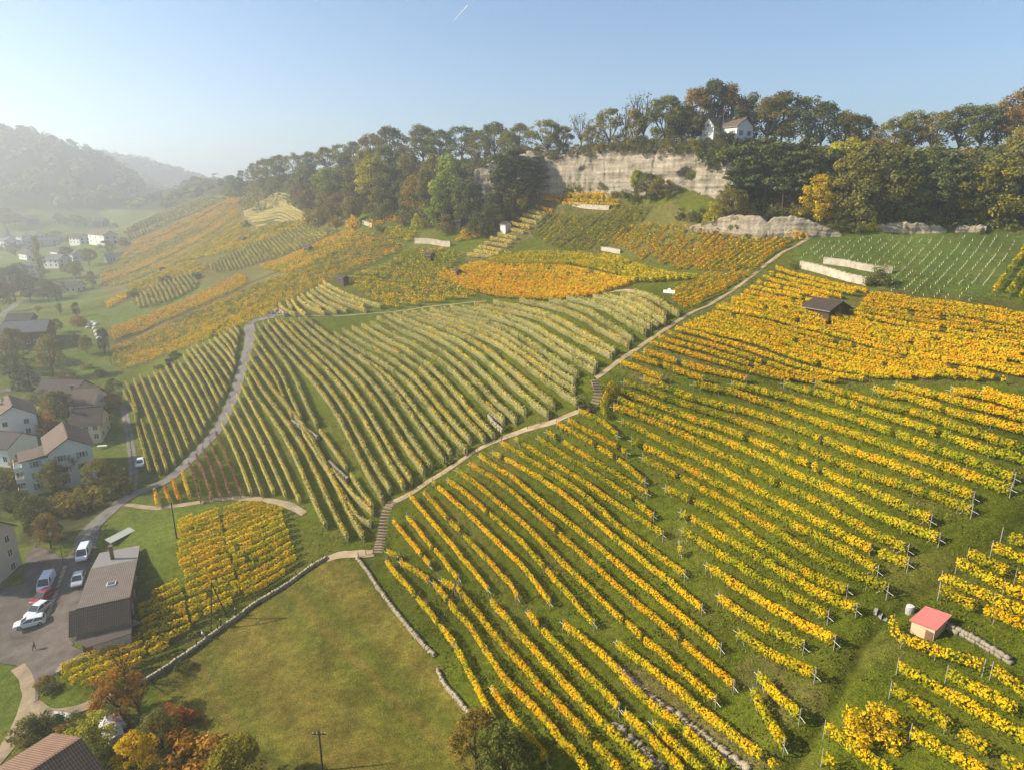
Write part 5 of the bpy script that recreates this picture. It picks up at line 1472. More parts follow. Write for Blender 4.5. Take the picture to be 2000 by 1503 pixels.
LOCAL = [(1718, 558, 518, 'bush', 'green', 'round green bush at the end of the two retaining walls', 1.3), (1552, 524, 508, 'bush', 'green', 'small bush at the upper end of the lower retaining wall', 1.2),
         (1702, 1440, 1365, 'bush', 'yellow', 'golden yellow bush standing alone beyond the ditch', 1.2), (1140, 800, 772, 'bush', 'dark', 'dark rounded bush shading the upper stairway', 1.2), (1200, 775, 742, 'bush', 'olive', 'olive shrub behind the narrow yellow hedge', 1.0),
         (930, 1500, 1392, 'broad', 'brown', 'brownish half shaded tree at the lower end of the meadow wall', 0.9), (985, 1530, 1420, 'broad', 'dark', 'dark tree in the corner below the yellow trellises', 1.0), (470, 1560, 1445, 'broad', 'olive', 'dark olive tree at the bottom of the meadow', 1.1),
         (245, 1330, 1262, 'bare', 'orange', 'orange half bare tree above the garden path', 1.2), (235, 1395, 1305, 'broad', 'rust', 'rust orange tree beside the covered boat', 1.0), (275, 1400, 1330, 'bare', 'brown', 'brown half bare tree throwing a shadow on the meadow', 1.2), (272, 1530, 1430, 'broad', 'yellow', 'bright yellow tree beside the tiled roof house', 0.9),
         (188, 1465, 1395, 'broad', 'ygreen', 'rounded yellow green shrub tree beside the boat', 1.2), (320, 1470, 1385, 'broad', 'olive', 'olive garden tree behind the bright yellow tree', 1.0), (395, 1530, 1440, 'bush', 'rust', 'rust coloured spreading shrub beside the meadow', 1.3), (345, 1420, 1372, 'bush', 'red', 'red leaved shrub behind the boat', 1.2),
         (300, 1430, 1385, 'bush', 'green', 'green garden shrub behind the covered boat', 1.2), (90, 1420, 1385, 'bush', 'dark', 'dark shrub at the bend of the garden path', 1.3), (50, 1440, 1395, 'bush', 'olive', 'olive shrub between garden path and tiled house', 1.2), (150, 1425, 1388, 'bush', 'green', 'green shrub next to the white planks', 1.2), (120, 1440, 1412, 'bush', 'brown', 'brownish shrub above the tiled roof', 1.3),
         (360, 1480, 1420, 'bush', 'orange', 'orange shrub at the meadow edge below the garden', 1.2), (420, 1480, 1440, 'bush', 'olive', 'olive shrub at the meadow edge beside the orange shrub', 1.3), (200, 1510, 1465, 'bush', 'dark', 'dark shrub under the bright yellow tree', 1.3), (330, 1510, 1460, 'bush', 'green', 'green shrub under the rust coloured shrubs', 1.3),
         (100, 1350, 1330, 'bush', 'dark', 'dark low shrub at the tip of the yellow vineyard', 1.6), (85, 1335, 1318, 'bush', 'brown', 'brownish low shrub beside the yard wall', 1.5), (362, 1305, 1287, 'bush', 'dark', 'clipped dark hedge block below the meadow wall', 1.8),
         (105, 735, 655, 'broad', 'olive', 'big round olive lime tree in the village orchard', 0.75), (82, 548, 462, 'poplar', 'olive', 'tall columnar poplar among the village houses', 1.2), (60, 760, 680, 'spruce', 'dark', 'taller of two dark spruces in the village', 1.0), (38, 760, 700, 'spruce', 'dark', 'shorter of two dark spruces in the village', 1.0),
         (18, 842, 775, 'spruce', 'dark', 'dark spruce in front of the white gabled house', 0.9), (150, 945, 880, 'bare', 'brown', 'brown half bare tree in front of the pale green apartment house', 1.2), (110, 965, 900, 'broad', 'olive', 'olive tree below the pale green apartment house', 1.0), (200, 965, 895, 'broad', 'olive', 'wide olive tree beside the road junction', 1.0), (230, 960, 905, 'bush', 'olive', 'olive thicket bush by the road junction', 1.2),
         (175, 985, 935, 'bush', 'olive', 'thicket bush above the yard, in front of the olive trees', 1.4), (135, 1000, 950, 'bush', 'brown', 'brown thicket bush above the yard', 1.4), (80, 1055, 965, 'broad', 'dark', 'dark tree beside the big pale house', 0.9), (100, 1070, 1000, 'broad', 'brown', 'brownish tree at the upper end of the yard', 0.9), (50, 1010, 955, 'broad', 'dark', 'dark tree behind the big pale house', 1.0),
         (20, 1000, 950, 'bush', 'dark', 'dark bush behind the big pale house', 1.2), (115, 830, 760, 'broad', 'grey', 'grey green tree between the brown roofed houses', 0.8), (85, 815, 775, 'bush', 'ygreen', 'yellow green garden bush beside the grey green tree', 1.1), (100, 850, 800, 'bush', 'rust', 'rust garden bush beside the grey green tree', 1.1), (130, 825, 770, 'broad', 'dark', 'dark garden tree against the brown roofed house', 0.8),
         (190, 790, 750, 'broad', 'olive', 'olive tree beside the brown roofed house gable', 0.9), (215, 790, 765, 'bush', 'ygreen', 'yellow green bush beside the trellises below the road', 1.1), (170, 690, 655, 'broad', 'olive', 'olive orchard tree beside the long wall', 0.9), (30, 700, 640, 'broad', 'grey', 'greyish tree in front of the slate barn', 0.9), (20, 740, 690, 'broad', 'dark', 'dark tree left below the slate barn'.replace('left ', ''), 1.0),
         (150, 620, 590, 'tall', 'olive', 'slender tree in the orchard meadow', 1.0), (118, 615, 592, 'tall', 'olive', 'small slender tree in the orchard meadow', 1.0), (155, 635, 610, 'bush', 'brown', 'brown bush in the orchard meadow', 1.1), (75, 612, 597, 'loose', 'brown', 'small round tree in the orchard meadow', 1.0), (112, 650, 622, 'broad', 'olive', 'olive tree at the slate barn corner', 0.9), (30, 590, 520, 'broad', 'dark', 'dark tree mass at the village edge', 1.0),
         (60, 590, 535, 'broad', 'dark', 'broad dark tree at the village edge', 1.0), (95, 590, 545, 'broad', 'dark', 'dark tree beside the low white house', 1.0), (0, 610, 545, 'broad', 'grey', 'grey tree at the village edge', 1.0), (120, 580, 548, 'broad', 'olive', 'olive tree beside the low white house', 1.0), (180, 560, 530, 'broad', 'olive', 'round tree below the broad golden vineyard', 1.0), (150, 545, 510, 'broad', 'olive', 'olive tree among the far houses', 1.0),
         (175, 520, 485, 'broad', 'olive', 'brownish olive tree behind the far houses', 1.0), (212, 500, 470, 'loose', 'olive', 'spreading tree on the far lawn', 1.2), (245, 480, 462, 'bush', 'dark', 'dark bush on the far lawn', 1.2), (150, 440, 420, 'broad', 'grey', 'grey tree clump on the far meadow', 1.6), (128, 440, 424, 'broad', 'grey', 'hazy tree on the far meadow', 1.6), (165, 442, 428, 'broad', 'grey', 'small hazy tree on the far meadow', 1.5),
         (30, 440, 415, 'broad', 'grey', 'hazy tree beside the far barn', 1.5), (10, 445, 418, 'broad', 'grey', 'pale hazy tree beside the far barn', 1.5), (92, 462, 450, 'broad', 'orange', 'orange tree behind the long grey building', 1.2), (135, 475, 460, 'broad', 'rust', 'rust tree beside the long grey building', 1.2), (105, 570, 548, 'bush', 'orange', 'orange bush beside the low white house', 1.3), (17, 466, 442, 'spruce', 'dark', 'dark spruce among the far houses', 1.3),
         (55, 575, 540, 'bush', 'yellow', 'yellow bush beside the dark tree mass', 1.2), (262, 580, 560, 'bush', 'dark', 'dark bush at the green netted vineyard', 1.3), (325, 552, 535, 'bush', 'dark', 'larger dark bush at the green netted vineyard', 1.4), (385, 545, 528, 'bush', 'dark', 'dark bush at the upper end of the green netted vineyard', 1.0), (482, 445, 430, 'bush', 'dark', 'dark bush at the far curved terraces', 1.4), (475, 470, 460, 'bush', 'dark', 'low dark bush below the far curved terraces', 1.4),
         (455, 612, 600, 'bush', 'dark', 'grey dark bush in the brownish orange band', 1.4), (340, 700, 682, 'bush', 'dark', 'dark bush on the bank above the slim netted rows', 1.2), (310, 722, 708, 'bush', 'green', 'green bush on the bank above the slim netted rows', 1.2), (420, 660, 645, 'bush', 'dark', 'dark bush high on the bank above the slim netted rows', 1.0), (685, 440, 425, 'bush', 'yellow', 'yellow bush at the wood edge', 1.1), (745, 452, 435, 'bush', 'dark', 'dark bush at the wood edge behind the small wall', 1.2),
         (205, 690, 640, 'tall', 'dark', 'dark hedge tree beside the white boulders', 0.9), (988, 840, 825, 'bush', 'green', 'green bush at the lower edge of the netted vineyard', 1.2), (880, 905, 890, 'bush', 'green', 'small green bush on the footpath edge', 1.1), (1240, 395, 372, 'bush', 'dark', 'dark bush above the olive green vineyard', 1.2), (250, 1130, 1108, 'bush', 'brown', 'brownish shrub at the barn end wall', 1.0)]
for q in LOCAL:
    on_slope(q[0], q[1], q[2], q[3], q[4], q[5], None, q[6] if len(q) > 6 else 1.0)

by_ridge(1427, 214, 3, 'pine', 'green', 'slender pine standing in front of the white villa', 'trees along the skyline', 0.8)
by_ridge(1392, 236, 2, 'pine', 'dark', 'small dark pine before the gable of the white villa', 'trees along the skyline', 0.8)
for i, (px, ed, tp, cl) in enumerate([(945, 330, 312, 'dark'), (975, 322, 302, 'olive'), (1005, 312, 290, 'dark'), (1048, 304, 284, 'dark'), (1072, 312, 290, 'olive'), (1090, 314, 288, 'dark'), (1118, 308, 285, 'olive'), (1146, 306, 280, 'green'), (1172, 300, 275, 'olive'), (1205, 296, 270, 'dark'), (1226, 298, 268, 'olive'), (1252, 300, 264, 'dark'), (1278, 302, 266, 'dark'), (1305, 297, 266, 'olive'), (1330, 300, 268, 'green'), (1356, 300, 268, 'olive'), (1378, 312, 270, 'dark'), (1398, 318, 268, 'dark'), (1418, 326, 268, 'dark'), (1436, 330, 266, 'dark')]):
    t_ = float(np.arctan((px - 1000) / 1372.0))
    r_ = float(ridge_r(t_)) + 1.2
    p = np.array([math.sin(t_) * r_, math.cos(t_) * r_, 0.0])
    p[2] = float(z_at(px, ed, p))
    plant('bush', p, float(z_at(px, tp, p)) - p[2], cl, f'{CWORD[cl]} bush hanging over the rim of the pale cliff, {nth(i + 1)} of the rim', 'bushes over the cliff rim', 1.25)
for i, (px, py, h_) in enumerate(sorted([(12, 580, 6), (45, 575, 7), (78, 578, 6), (110, 588, 5), (140, 570, 4), (20, 560, 6), (5, 660, 6), (60, 668, 4), (95, 680, 4), (150, 665, 3), (170, 720, 3), (195, 735, 3), (130, 745, 4), (10, 720, 6), (75, 790, 5), (95, 775, 4), (60, 830, 4), (165, 835, 2.5), (185, 845, 2.5), (205, 835, 2.5), (225, 800, 3), (222, 770, 3),
                                    (40, 925, 4), (15, 955, 5), (60, 940, 4), (30, 500, 6), (60, 500, 6), (90, 520, 6), (130, 510, 6), (160, 500, 5), (110, 470, 6), (190, 475, 5), (5, 490, 7), (40, 545, 6), (130, 530, 6), (15, 430, 8), (40, 432, 8), (115, 438, 7), (170, 432, 7), (195, 440, 6), (225, 445, 5)], key=lambda q: q[1])):
    plant(['bush', 'broad'][i % 3 == 0], at(px, py)[0], h_ * (1.7 if i % 3 == 0 else 1.05), ['dark', 'olive', 'green', 'brown', 'grey'][i % 5], f"{CWORD[['dark', 'olive', 'green', 'brown', 'grey'][i % 5]]} garden {['bush', 'tree'][i % 3 == 0]} among the village houses, {nth(i + 1)} counted from the far meadow", 'greenery between the village houses', 1.25)
# far hillside forest: reads as one mass
rg = np.random.default_rng(5)
fv = []
m_ = (g_r > 840) & (g_u < th_of(460)) & (Z > 56) & (g_u > math.radians(-46))
ii, jj = np.nonzero(m_)
wgt = g_r[ii, jj] ** 2
pick = rg.choice(len(ii), 3000, p=wgt / wgt.sum())
cx, cy = gx[ii[pick], jj[pick]] + rg.normal(0, 6, 3000), gy[ii[pick], jj[pick]] + rg.normal(0, 6, 3000)
cz = H(cx, cy)
K_ = 18
d_ = rg.normal(0, 1, (3000, K_, 3))
d_ /= np.linalg.norm(d_, axis=2, keepdims=True)
d_[..., 2] = np.abs(d_[..., 2])
rad = rg.uniform(5.0, 9.0, (3000, 1, 1))
hh = rg.uniform(0.9, 1.9, (3000, 1))
cc = np.stack([np.repeat(cx[:, None], K_, 1), np.repeat(cy[:, None], K_, 1), np.repeat(cz[:, None], K_, 1)], -1) + d_ * rad * np.stack([np.ones((3000, K_)), np.ones((3000, K_)), np.repeat(hh, K_, 1)], -1)
tn = np.repeat(rg.uniform(0.15, 0.85, (3000, 1)), K_, 1) + rg.normal(0, .1, (3000, K_))
fo = obj('forest', leaf_mesh('forest', cc.reshape(-1, 3), (d_ + np.array([0, 0, .3])).reshape(-1, 3), np.full(3000 * K_, 6.5) * rg.uniform(.7, 1.3, 3000 * K_), tn.ravel(), FOLI, 0.9))
tag(fo, 'hazy forest covering the far hills across the valley', 'forest', kind='stuff')
# undergrowth of the hanging woods
m_ = (g_r > rr * 0.99) & (g_r < rr + rw + 13) & (rw > 8) & (g_u > th_of(440)) & (g_u < th_of(2150))
ii, jj = np.nonzero(m_)
wgt = g_r[ii, jj] ** 2
NU = 3400
pick = rg.choice(len(ii), NU, p=wgt / wgt.sum())
cx, cy = gx[ii[pick], jj[pick]] + rg.normal(0, 1, NU), gy[ii[pick], jj[pick]] + rg.normal(0, 1, NU)
cz = H(cx, cy)
K_ = 26
d_ = rg.normal(0, 1, (NU, K_, 3))
d_ /= np.linalg.norm(d_, axis=2, keepdims=True)
d_[..., 2] = np.abs(d_[..., 2]) * 1.1
rad = rg.uniform(0.9, 2.6, (NU, 1, 1)) * rg.uniform(0.5, 1, (NU, K_, 1))
cc = np.stack([cx, cy, cz], -1)[:, None] + d_ * rad
tn = np.repeat(rg.uniform(0.1, 0.8, (NU, 1)), K_, 1) + rg.normal(0, .12, (NU, K_))
uo = obj('undergrowth', leaf_mesh('undergrowth', cc.reshape(-1, 3), (d_ + rg.normal(0, .5, d_.shape)).reshape(-1, 3), rg.uniform(.45, .95, NU * K_), tn.ravel(), FOLI, 0.85))
tag(uo, 'dark shrubby undergrowth on the wooded slopes', 'undergrowth', kind='stuff')

# ------------------------------------------------------------------ buildings
GLASS = plain('window_glass', (0.035, 0.045, 0.055), 0.15, 0.6, 0, 0.04)
FRAME = plain('window_frame', (0.62, 0.60, 0.55), 0.7, 0.2, 0, 0.08)
SHUT = plain('shutter_grey', (0.22, 0.26, 0.25), 0.8, 0.2, 0, 0.15)
W_WHITE = plain('plaster_white', (0.66, 0.65, 0.61), 0.9, 0.1, 0, 0.10, 0.6)
W_CREAM = plain('plaster_cream', (0.58, 0.50, 0.36), 0.9, 0.1, 0, 0.12, 0.6)
W_GREEN = plain('plaster_pale_green', (0.52, 0.60, 0.52), 0.9, 0.1, 0, 0.08, 0.6)
W_GREY = plain('plaster_warm_grey', (0.46, 0.42, 0.36), 0.9, 0.1, 0, 0.12, 0.6)
W_WOOD = plain('dark_boards', (0.075, 0.052, 0.036), 0.85, 0.15, 0, 0.35, 2)
W_WOODL = plain('brown_boards', (0.20, 0.115, 0.065), 0.85, 0.15, 0, 0.3, 2)
R_BROWN = roof_mat('roof_brown', (0.215, 0.150, 0.110))
R_DARK = roof_mat('roof_dark', (0.095, 0.072, 0.060))
R_GREY = roof_mat('roof_grey_tile', (0.275, 0.220, 0.178))
R_SLATE = roof_mat('roof_slate', (0.19, 0.20, 0.21), 2.0)
R_TILE = roof_mat('roof_red_tile', (0.34, 0.20, 0.125))
R_METAL = plain('roof_sheet_grey', (0.30, 0.27, 0.24), 0.55, 0.4, 0.3, 0.15, 0.8)
_wm = {}


def window_mesh(w_, h_):
    k_ = (round(w_, 2), round(h_, 2))
    if k_ not in _wm:
        f = MB()
        t = 0.09
        f.box(-w_ / 2, w_ / 2, -0.05, 0.06, -t, 0).box(-w_ / 2, w_ / 2, -0.05, 0.06, h_, h_ + t).box(-w_ / 2 - t, -w_ / 2, -0.05, 0.06, -t, h_ + t).box(w_ / 2, w_ / 2 + t, -0.05, 0.06, -t, h_ + t).box(-0.03, 0.03, -0.04, 0.03, 0, h_)
        g = MB().box(-w_ / 2, w_ / 2, -0.02, 0.02, 0, h_)
        s_ = MB().box(0, w_ * 0.48, -0.07, -0.02, -0.03, h_ + 0.03)
        _wm[k_] = (f.mesh('window', FRAME), g.mesh('pane', GLASS), s_.mesh('shutter', SHUT))
    return _wm[k_]


def add_window(o, x, y, z, rz, w_=1.0, h_=1.3, shutters=False):
    f, g, s_ = window_mesh(w_, h_)
    wo = obj('window', f, o, (x, y, z), rz)
    obj('pane', g, wo)
    if shutters:
        obj('shutter', s_, wo, (w_ / 2 + 0.12, 0, 0))
        obj('shutter', s_, wo, (-w_ / 2 - 0.12 - w_ * 0.48, 0, 0))
    return wo


def house(name, label, a, b, W, he, hr, wall, roof, over=0.5, floors=2, cols=3, gcols=2, shutters=False, wl=None, heb=None, chimney=None, cat='house', ext=0.0, lift=None, world=False, win=(1.0, 1.25), drop=1.5, tr=0.22, group=None):
    """a, b: photo pixels of the ridge ends; W width (wl: distance ridge -> far eave); he / heb eave heights near and far"""
    if world:
        A_, B_ = np.array(a, float), np.array(b, float)
    else:
        A_, B_ = at(a[0], a[1], hr)[0], at(b[0], b[1], hr)[0]
        zp = (A_[2] + B_[2]) / 2 + hr                  # level ridge
        A_, B_ = (np.array(pt(q_[0], q_[1], (CAMZ - zp) * float(fd(q_[1])[0] / fd(q_[1])[1]))) if fd(q_[1])[1] > 60 else w_ for q_, w_ in ((a, A_), (b, B_)))
    mid = (A_ + B_) / 2
    ax = (B_ - A_)[:2]
    L = float(np.linalg.norm(ax)) + ext
    rz = math.atan2(ax[1], ax[0])
    wn = W / 2 if wl is None else W - wl           # near side is local -y
    wf = W / 2 if wl is None else wl
    if math.sin(rz) < -0.99 or math.cos(rz) < 0:
        rz += math.pi
    base = np.array([mid[0], mid[1], float(H(mid[0], mid[1]))])
    o = thing(name, base, rz, label, cat, group)
    heb = he if heb is None else heb
    x0, x1, y0, y1 = -L / 2, L / 2, -wn, wf
    x0i, x1i = x0 + over, x1 - over
    m = MB()
    z0 = -drop
    yn, yf = y0 + over, y1 - over
    zr = lambda y: hr - tr - 0.03 + (he - hr) * (-y / wn) if y < 0 else hr - tr - 0.03 + (heb - hr) * (y / wf)
    P_ = [(x0i, yn, z0), (x1i, yn, z0), (x1i, yf, z0), (x0i, yf, z0), (x0i, yn, zr(yn)), (x1i, yn, zr(yn)), (x1i, yf, zr(yf)), (x0i, yf, zr(yf)), (x0i, 0, hr - tr - 0.03), (x1i, 0, hr - tr - 0.03)]
    m.poly(P_, [(0, 1, 5, 4), (2, 3, 7, 6), (1, 2, 6, 9, 5), (3, 0, 4, 8, 7)])
    m.build('wall', wall, o)
    r_ = MB()
    r_.slab([(x0, y0, he), (x1, y0, he), (x1, 0.0, hr), (x0, 0.0, hr)], tr)
    r_.slab([(x0, 0.0, hr), (x1, 0.0, hr), (x1, y1, heb), (x0, y1, heb)], tr)
    r_.box(x0, x1, -0.14, 0.14, hr - 0.06, hr + 0.07)
    ro = r_.build('roof', roof, o)
    g_ = MB()
    g_.box(x0, x1, y0 - 0.12, y0 - 0.005, he - 0.25, he - 0.08).box(x0, x1, y1 + 0.005, y1 + 0.12, heb - 0.25, heb - 0.08)
    g_.build('gutter', plain('gutter_zinc', (0.22, 0.20, 0.18), 0.5, 0.4, 0.5, 0.1), o)
    if chimney:
        MB().box(-0.3, 0.3, -0.3, 0.3, -0.6, 1.0).box(-0.38, 0.38, -0.38, 0.38, 1.0, 1.12).build('chimney', plain('chimney_brick', (0.24, 0.15, 0.11), 0.9, 0.1, 0, 0.3, 4), ro, chimney)
    fh = (he - 0.3) / max(1, floors)
    for fl_ in range(floors):
        z = 0.9 + fl_ * fh
        for c_ in range(cols):
            x = x0i + (x1i - x0i) * (c_ + 0.5) / cols
            if z + win[1] < zr(yn) - 0.1:
                add_window(o, x, yn - 0.02, z, 0, *win, shutters)
            if z + win[1] < zr(yf) - 0.1:
                add_window(o, x, yf + 0.02, z, math.pi, *win, shutters)
        for c_ in range(gcols):
            y = yn + (yf - yn) * (c_ + 0.5) / gcols
            add_window(o, x1i + 0.02, y, z, math.pi / 2, *win, shutters)
            add_window(o, x0i - 0.02, y, z, -math.pi / 2, *win, shutters)
    return o, base, rz, (x0i, x1i, yn, yf)


# winery barn: tiled far slope, dark near slope with a low lean-to
bo, bb, brz, bx_ = house('winery_barn', 'long winery barn with a tiled and sheet metal roof beside the yard', (149, 1189), (254, 1166), 18.6, 3.4, 5.8, W_WOODL, R_GREY, 0.4, 1, 3, 4, wl=15.2, heb=4.2, cat='barn', drop=2.5)
bx0, bx1, byn, byf = bx_
MB().slab([(bx0 - 1.3, -3.45, 3.35), (bx1 + 0.4, -3.45, 3.35), (bx1 + 0.4, -0.2, 5.7), (bx0 - 1.3, -0.2, 5.7)], 0.1).build('near_slope_tiles', R_DARK, bo, (0, 0, 0.06))
mb = MB().slab([(bx0 - 0.4, byf + 0.2, 4.05), (bx1 + 0.4, byf + 0.2, 4.05), (bx1 + 0.3, byf + 7.2, 3.5), (bx0 + 0.2, byf + 7.2, 3.5)], 0.2)
mr = mb.build('sheet_roof', R_METAL, bo)
MB().box(bx0 + 0.5, bx1 - 0.4, byf, byf + 6.8, -2.0, 3.2).build('annex_wall', W_GREY, bo)
MB().box(-0.28, 0.28, -0.28, 0.28, 0.0, 2.6).box(-0.36, 0.36, -0.36, 0.36, 2.6, 2.75).build('chimney', WOODPOST, mr, (bx0 + 2.6, byf + 3.2, 3.6))
sk = MB().box(-0.65, 0.65, -0.8, 0.8, 0.0, 0.22).build('skylight', FRAME, bo, (0.4, 6.6, 5.05))
sk.rotation_euler = (-0.105, 0, 0)
MB().box(-0.5, 0.5, -0.65, 0.65, 0.22, 0.25).build('pane', GLASS, sk)
MB().slab([(bx0 + 1.0, -5.2, 2.2), (bx1 + 0.4, -4.6, 2.4), (bx1 + 0.4, -3.3, 3.1), (bx0 - 1.3, -3.3, 3.1)], 0.15).build('lean_to_roof', roof_mat('roof_corrugated', (0.30, 0.22, 0.175), 6.0), bo)
MB().box(bx0 + 1.6, bx1 + 0.2, -4.4, byn, -2.5, 2.1).build('lean_to_wall', W_GREY, bo)
MB().box(bx1 + 0.02, bx1 + 1.7, 0.5, byf + 3.0, -2.5, 0.6).build('terrace', plain('concrete', (0.40, 0.38, 0.34)), bo)
house('farm_house', 'big pale three storey house at the edge of the yard', (-130, 1014), (-12, 1013), 9.5, 8.4, 11.8, W_GREY, R_BROWN, 0.4, 3, 3, 2, chimney=(-2, 1.0, 11.3))
# pale green apartment house with balcony wing
go, gb, grz, gx_ = house('apartment_house', 'pale green three storey apartment house with balcony wing', (132, 853), (121, 821), 9.4, 8.6, 11.6, W_GREEN, R_BROWN, 0.5, 3, 3, 2, shutters=True, drop=2.5)
ox, oy = gx_[1] - 7.5, gx_[2]
MB().box(ox + 0.3, ox + 7.2, oy - 5.0, oy, -2.5, 7.6).build('wing_wall', W_GREEN, go)
MB().slab([(ox - 0.2, oy - 5.5, 7.9), (ox + 7.6, oy - 5.5, 7.9), (ox + 7.6, oy + 0.2, 8.6), (ox - 0.2, oy + 0.2, 8.6)], 0.25).build('wing_roof', R_BROWN, go)
for fl_ in range(3):
    bl = MB().box(ox + 0.3, ox + 6.9, oy - 6.5, oy - 5.0, 0.3 + fl_ * 2.6, 0.5 + fl_ * 2.6).box(ox + 0.3, ox + 6.9, oy - 6.5, oy - 6.42, 0.5 + fl_ * 2.6, 1.4 + fl_ * 2.6)
    bo2 = bl.build('balcony', W_WHITE, go)
    MB().box(ox + 6.9, ox + 6.98, oy - 6.5, oy - 5.0, 0.3 + fl_ * 2.6, 1.4 + fl_ * 2.6).build('side_panel', W_WHITE, bo2)
    add_window(go, ox + 7.22, oy - 2.5, 0.9 + fl_ * 2.6, math.pi / 2, 1.0, 1.3, True)
house('brown_house', 'house with dark roof and cream wall behind the apartment house', (140, 797), (203, 792), 10.0, 4.8, 8.2, W_CREAM, R_DARK, 0.6, 2, 3, 2, chimney=(-3.5, -1.0, 7.6))
house('brown_house', 'house with brown roof and white shuttered front above the dark roofed one', (142, 757), (196, 754), 12.0, 4.6, 8.0, W_WHITE, R_BROWN, 0.7, 1, 4, 2, chimney=(-4.0, 0.8, 7.6))
house('brown_house', 'long dark roofed house nearer the big lime tree', (84, 738), (165, 740), 9.0, 3.6, 6.6, W_CREAM, R_DARK, 0.5, 1, 4, 2)
house('white_house', 'white gabled house behind the front spruce', (24, 793), (15, 770), 10.0, 5.6, 8.8, W_WHITE, R_BROWN, 0.5, 2, 3, 2)
house('white_house', 'low white house with dark roof beside the lawn', (-30, 838), (43, 843), 9.5, 4.4, 7.0, W_WHITE, R_DARK, 0.6, 1, 4, 2)
house('slate_barn', 'long barn with grey slate roof and brick brown wall', (4, 627), (97, 622), 14.0, 5.2, 8.6, W_WOODL, R_SLATE, 0.5, 1, 6, 2, cat='barn')
house('long_shed', 'low dark roofed shed behind the slate barn', (14, 613), (66, 611), 8.0, 3.4, 5.6, W_WOOD, R_DARK, 0.4, 1, 3, 1, cat='shed')
house('tiled_house', 'house with red brown tiled roof at the bottom garden', (158, 1438), (30, 1522), 12.5, 5.0, 9.0, W_CREAM, R_TILE, 0.7, 2, 4, 2, wl=6.8, heb=6.4, chimney=(-3.5, 2.2, 7.9))
FAR = [((183, 449), (215, 452), 11, 7, 10, 'white', 'brown', 'tall white house on the far lawn with two wings'), ((143, 457), (165, 458), 10, 5, 8, 'white', 'dark', 'white house beside the rust tree'), ((44, 464), (118, 462), 15, 6, 9, 'grey', 'slate', 'long grey building behind the poplar'),
       ((52, 452), (77, 453), 11, 6, 9, 'white', 'dark', 'white gabled house above the long grey building'), ((27, 445), (49, 446), 11, 6, 9, 'white', 'brown', 'pale house beside the far spruce'), ((-8, 462), (21, 464), 13, 6, 9, 'white', 'slate', 'pale slate roofed house at the frame edge of the village'),
       ((94, 496), (126, 497), 12, 5, 8.5, 'white', 'slate', 'white house with grey roof beside the poplar'), ((24, 516), (70, 514), 11, 6, 7, 'white', 'slate', 'low white block in front of the poplar'), ((122, 549), (158, 549), 11, 3.6, 6.2, 'white', 'dark', 'low white house with dark roof above the orchard'),
       ((-10, 446), (12, 447), 11, 6, 9, 'white', 'dark', 'hazy white house in the far corner'), ((106, 482), (122, 484), 8, 4, 7, 'white', 'dark', 'small dark roofed house behind the poplar'), ((134, 487), (152, 489), 9, 4, 7, 'white', 'brown', 'small brown roofed house among far trees'),
       ((48, 421), (75, 421), 14, 5, 9, 'wood', 'brown', 'brown barn on the far meadow'), ((186, 425), (206, 425), 12, 5, 9, 'wood', 'dark', 'dark barn beside the far tree clump'), ((203, 496), (223, 495), 8, 3, 5.5, 'grey', 'slate', 'small grey shed under the broad golden vineyard'), ((45, 486), (62, 488), 9, 4, 7, 'white', 'dark', 'white gable between long building and low block')]
WM = {'white': W_WHITE, 'grey': W_GREY, 'wood': W_WOODL}
RM = {'brown': R_BROWN, 'dark': R_DARK, 'slate': R_SLATE}
for a, b, W, he, hr, wm_, rm_, lab in FAR:
    house('village_house' if wm_ != 'wood' else 'far_barn', lab, a, b, W, he, hr, WM[wm_], RM[rm_], 0.5, 2 if he > 4.5 else 1, 3, 2, win=(1.3, 1.4), cat='house' if wm_ != 'wood' else 'barn')
# villa on the crest
_r = float(ridge_r(th_of(1410))) + 17


def crest(px, r_):
    t_ = float(th_of(px))
    return np.array([math.sin(t_) * r_, math.cos(t_) * r_, 0])


va, vb = crest(1387, _r + 3.5), crest(1444, _r - 3.5)
zb_ = float(H(*((va + vb) / 2)[:2]))
zr_ = float(z_at(1410, 233, (va + vb) / 2))
vo, vbs, vrz, vx_ = house('villa', 'white villa with brown roof and veranda on the cliff crest', va, vb, 8.5, max(3.2, zr_ - zb_ - 2.6), zr_ - zb_, W_WHITE, R_BROWN, 0.4, 1, 3, 2, world=True, shutters=True, win=(0.9, 1.3))
hh_ = zr_ - zb_
MB().poly([(vx_[0] - 0.2, vx_[2] - 3.0, -2), (vx_[0] + 4.2, vx_[2] - 3.0, -2), (vx_[0] + 4.2, vx_[2], -2), (vx_[0] - 0.2, vx_[2], -2), (vx_[0] - 0.2, vx_[2] - 3.0, hh_ - 2.3), (vx_[0] + 4.2, vx_[2] - 3.0, hh_ - 2.3), (vx_[0] + 2.0, vx_[2] - 3.0, hh_ + 0.2), (vx_[0] - 0.2, 0, hh_ - 2.3), (vx_[0] + 4.2, 0, hh_ - 2.3), (vx_[0] + 2.0, 0, hh_ + 0.2)],
          [(0, 1, 5, 6, 4), (1, 2, 8, 5), (3, 0, 4, 7)]).build('front_gable', W_WHITE, vo)
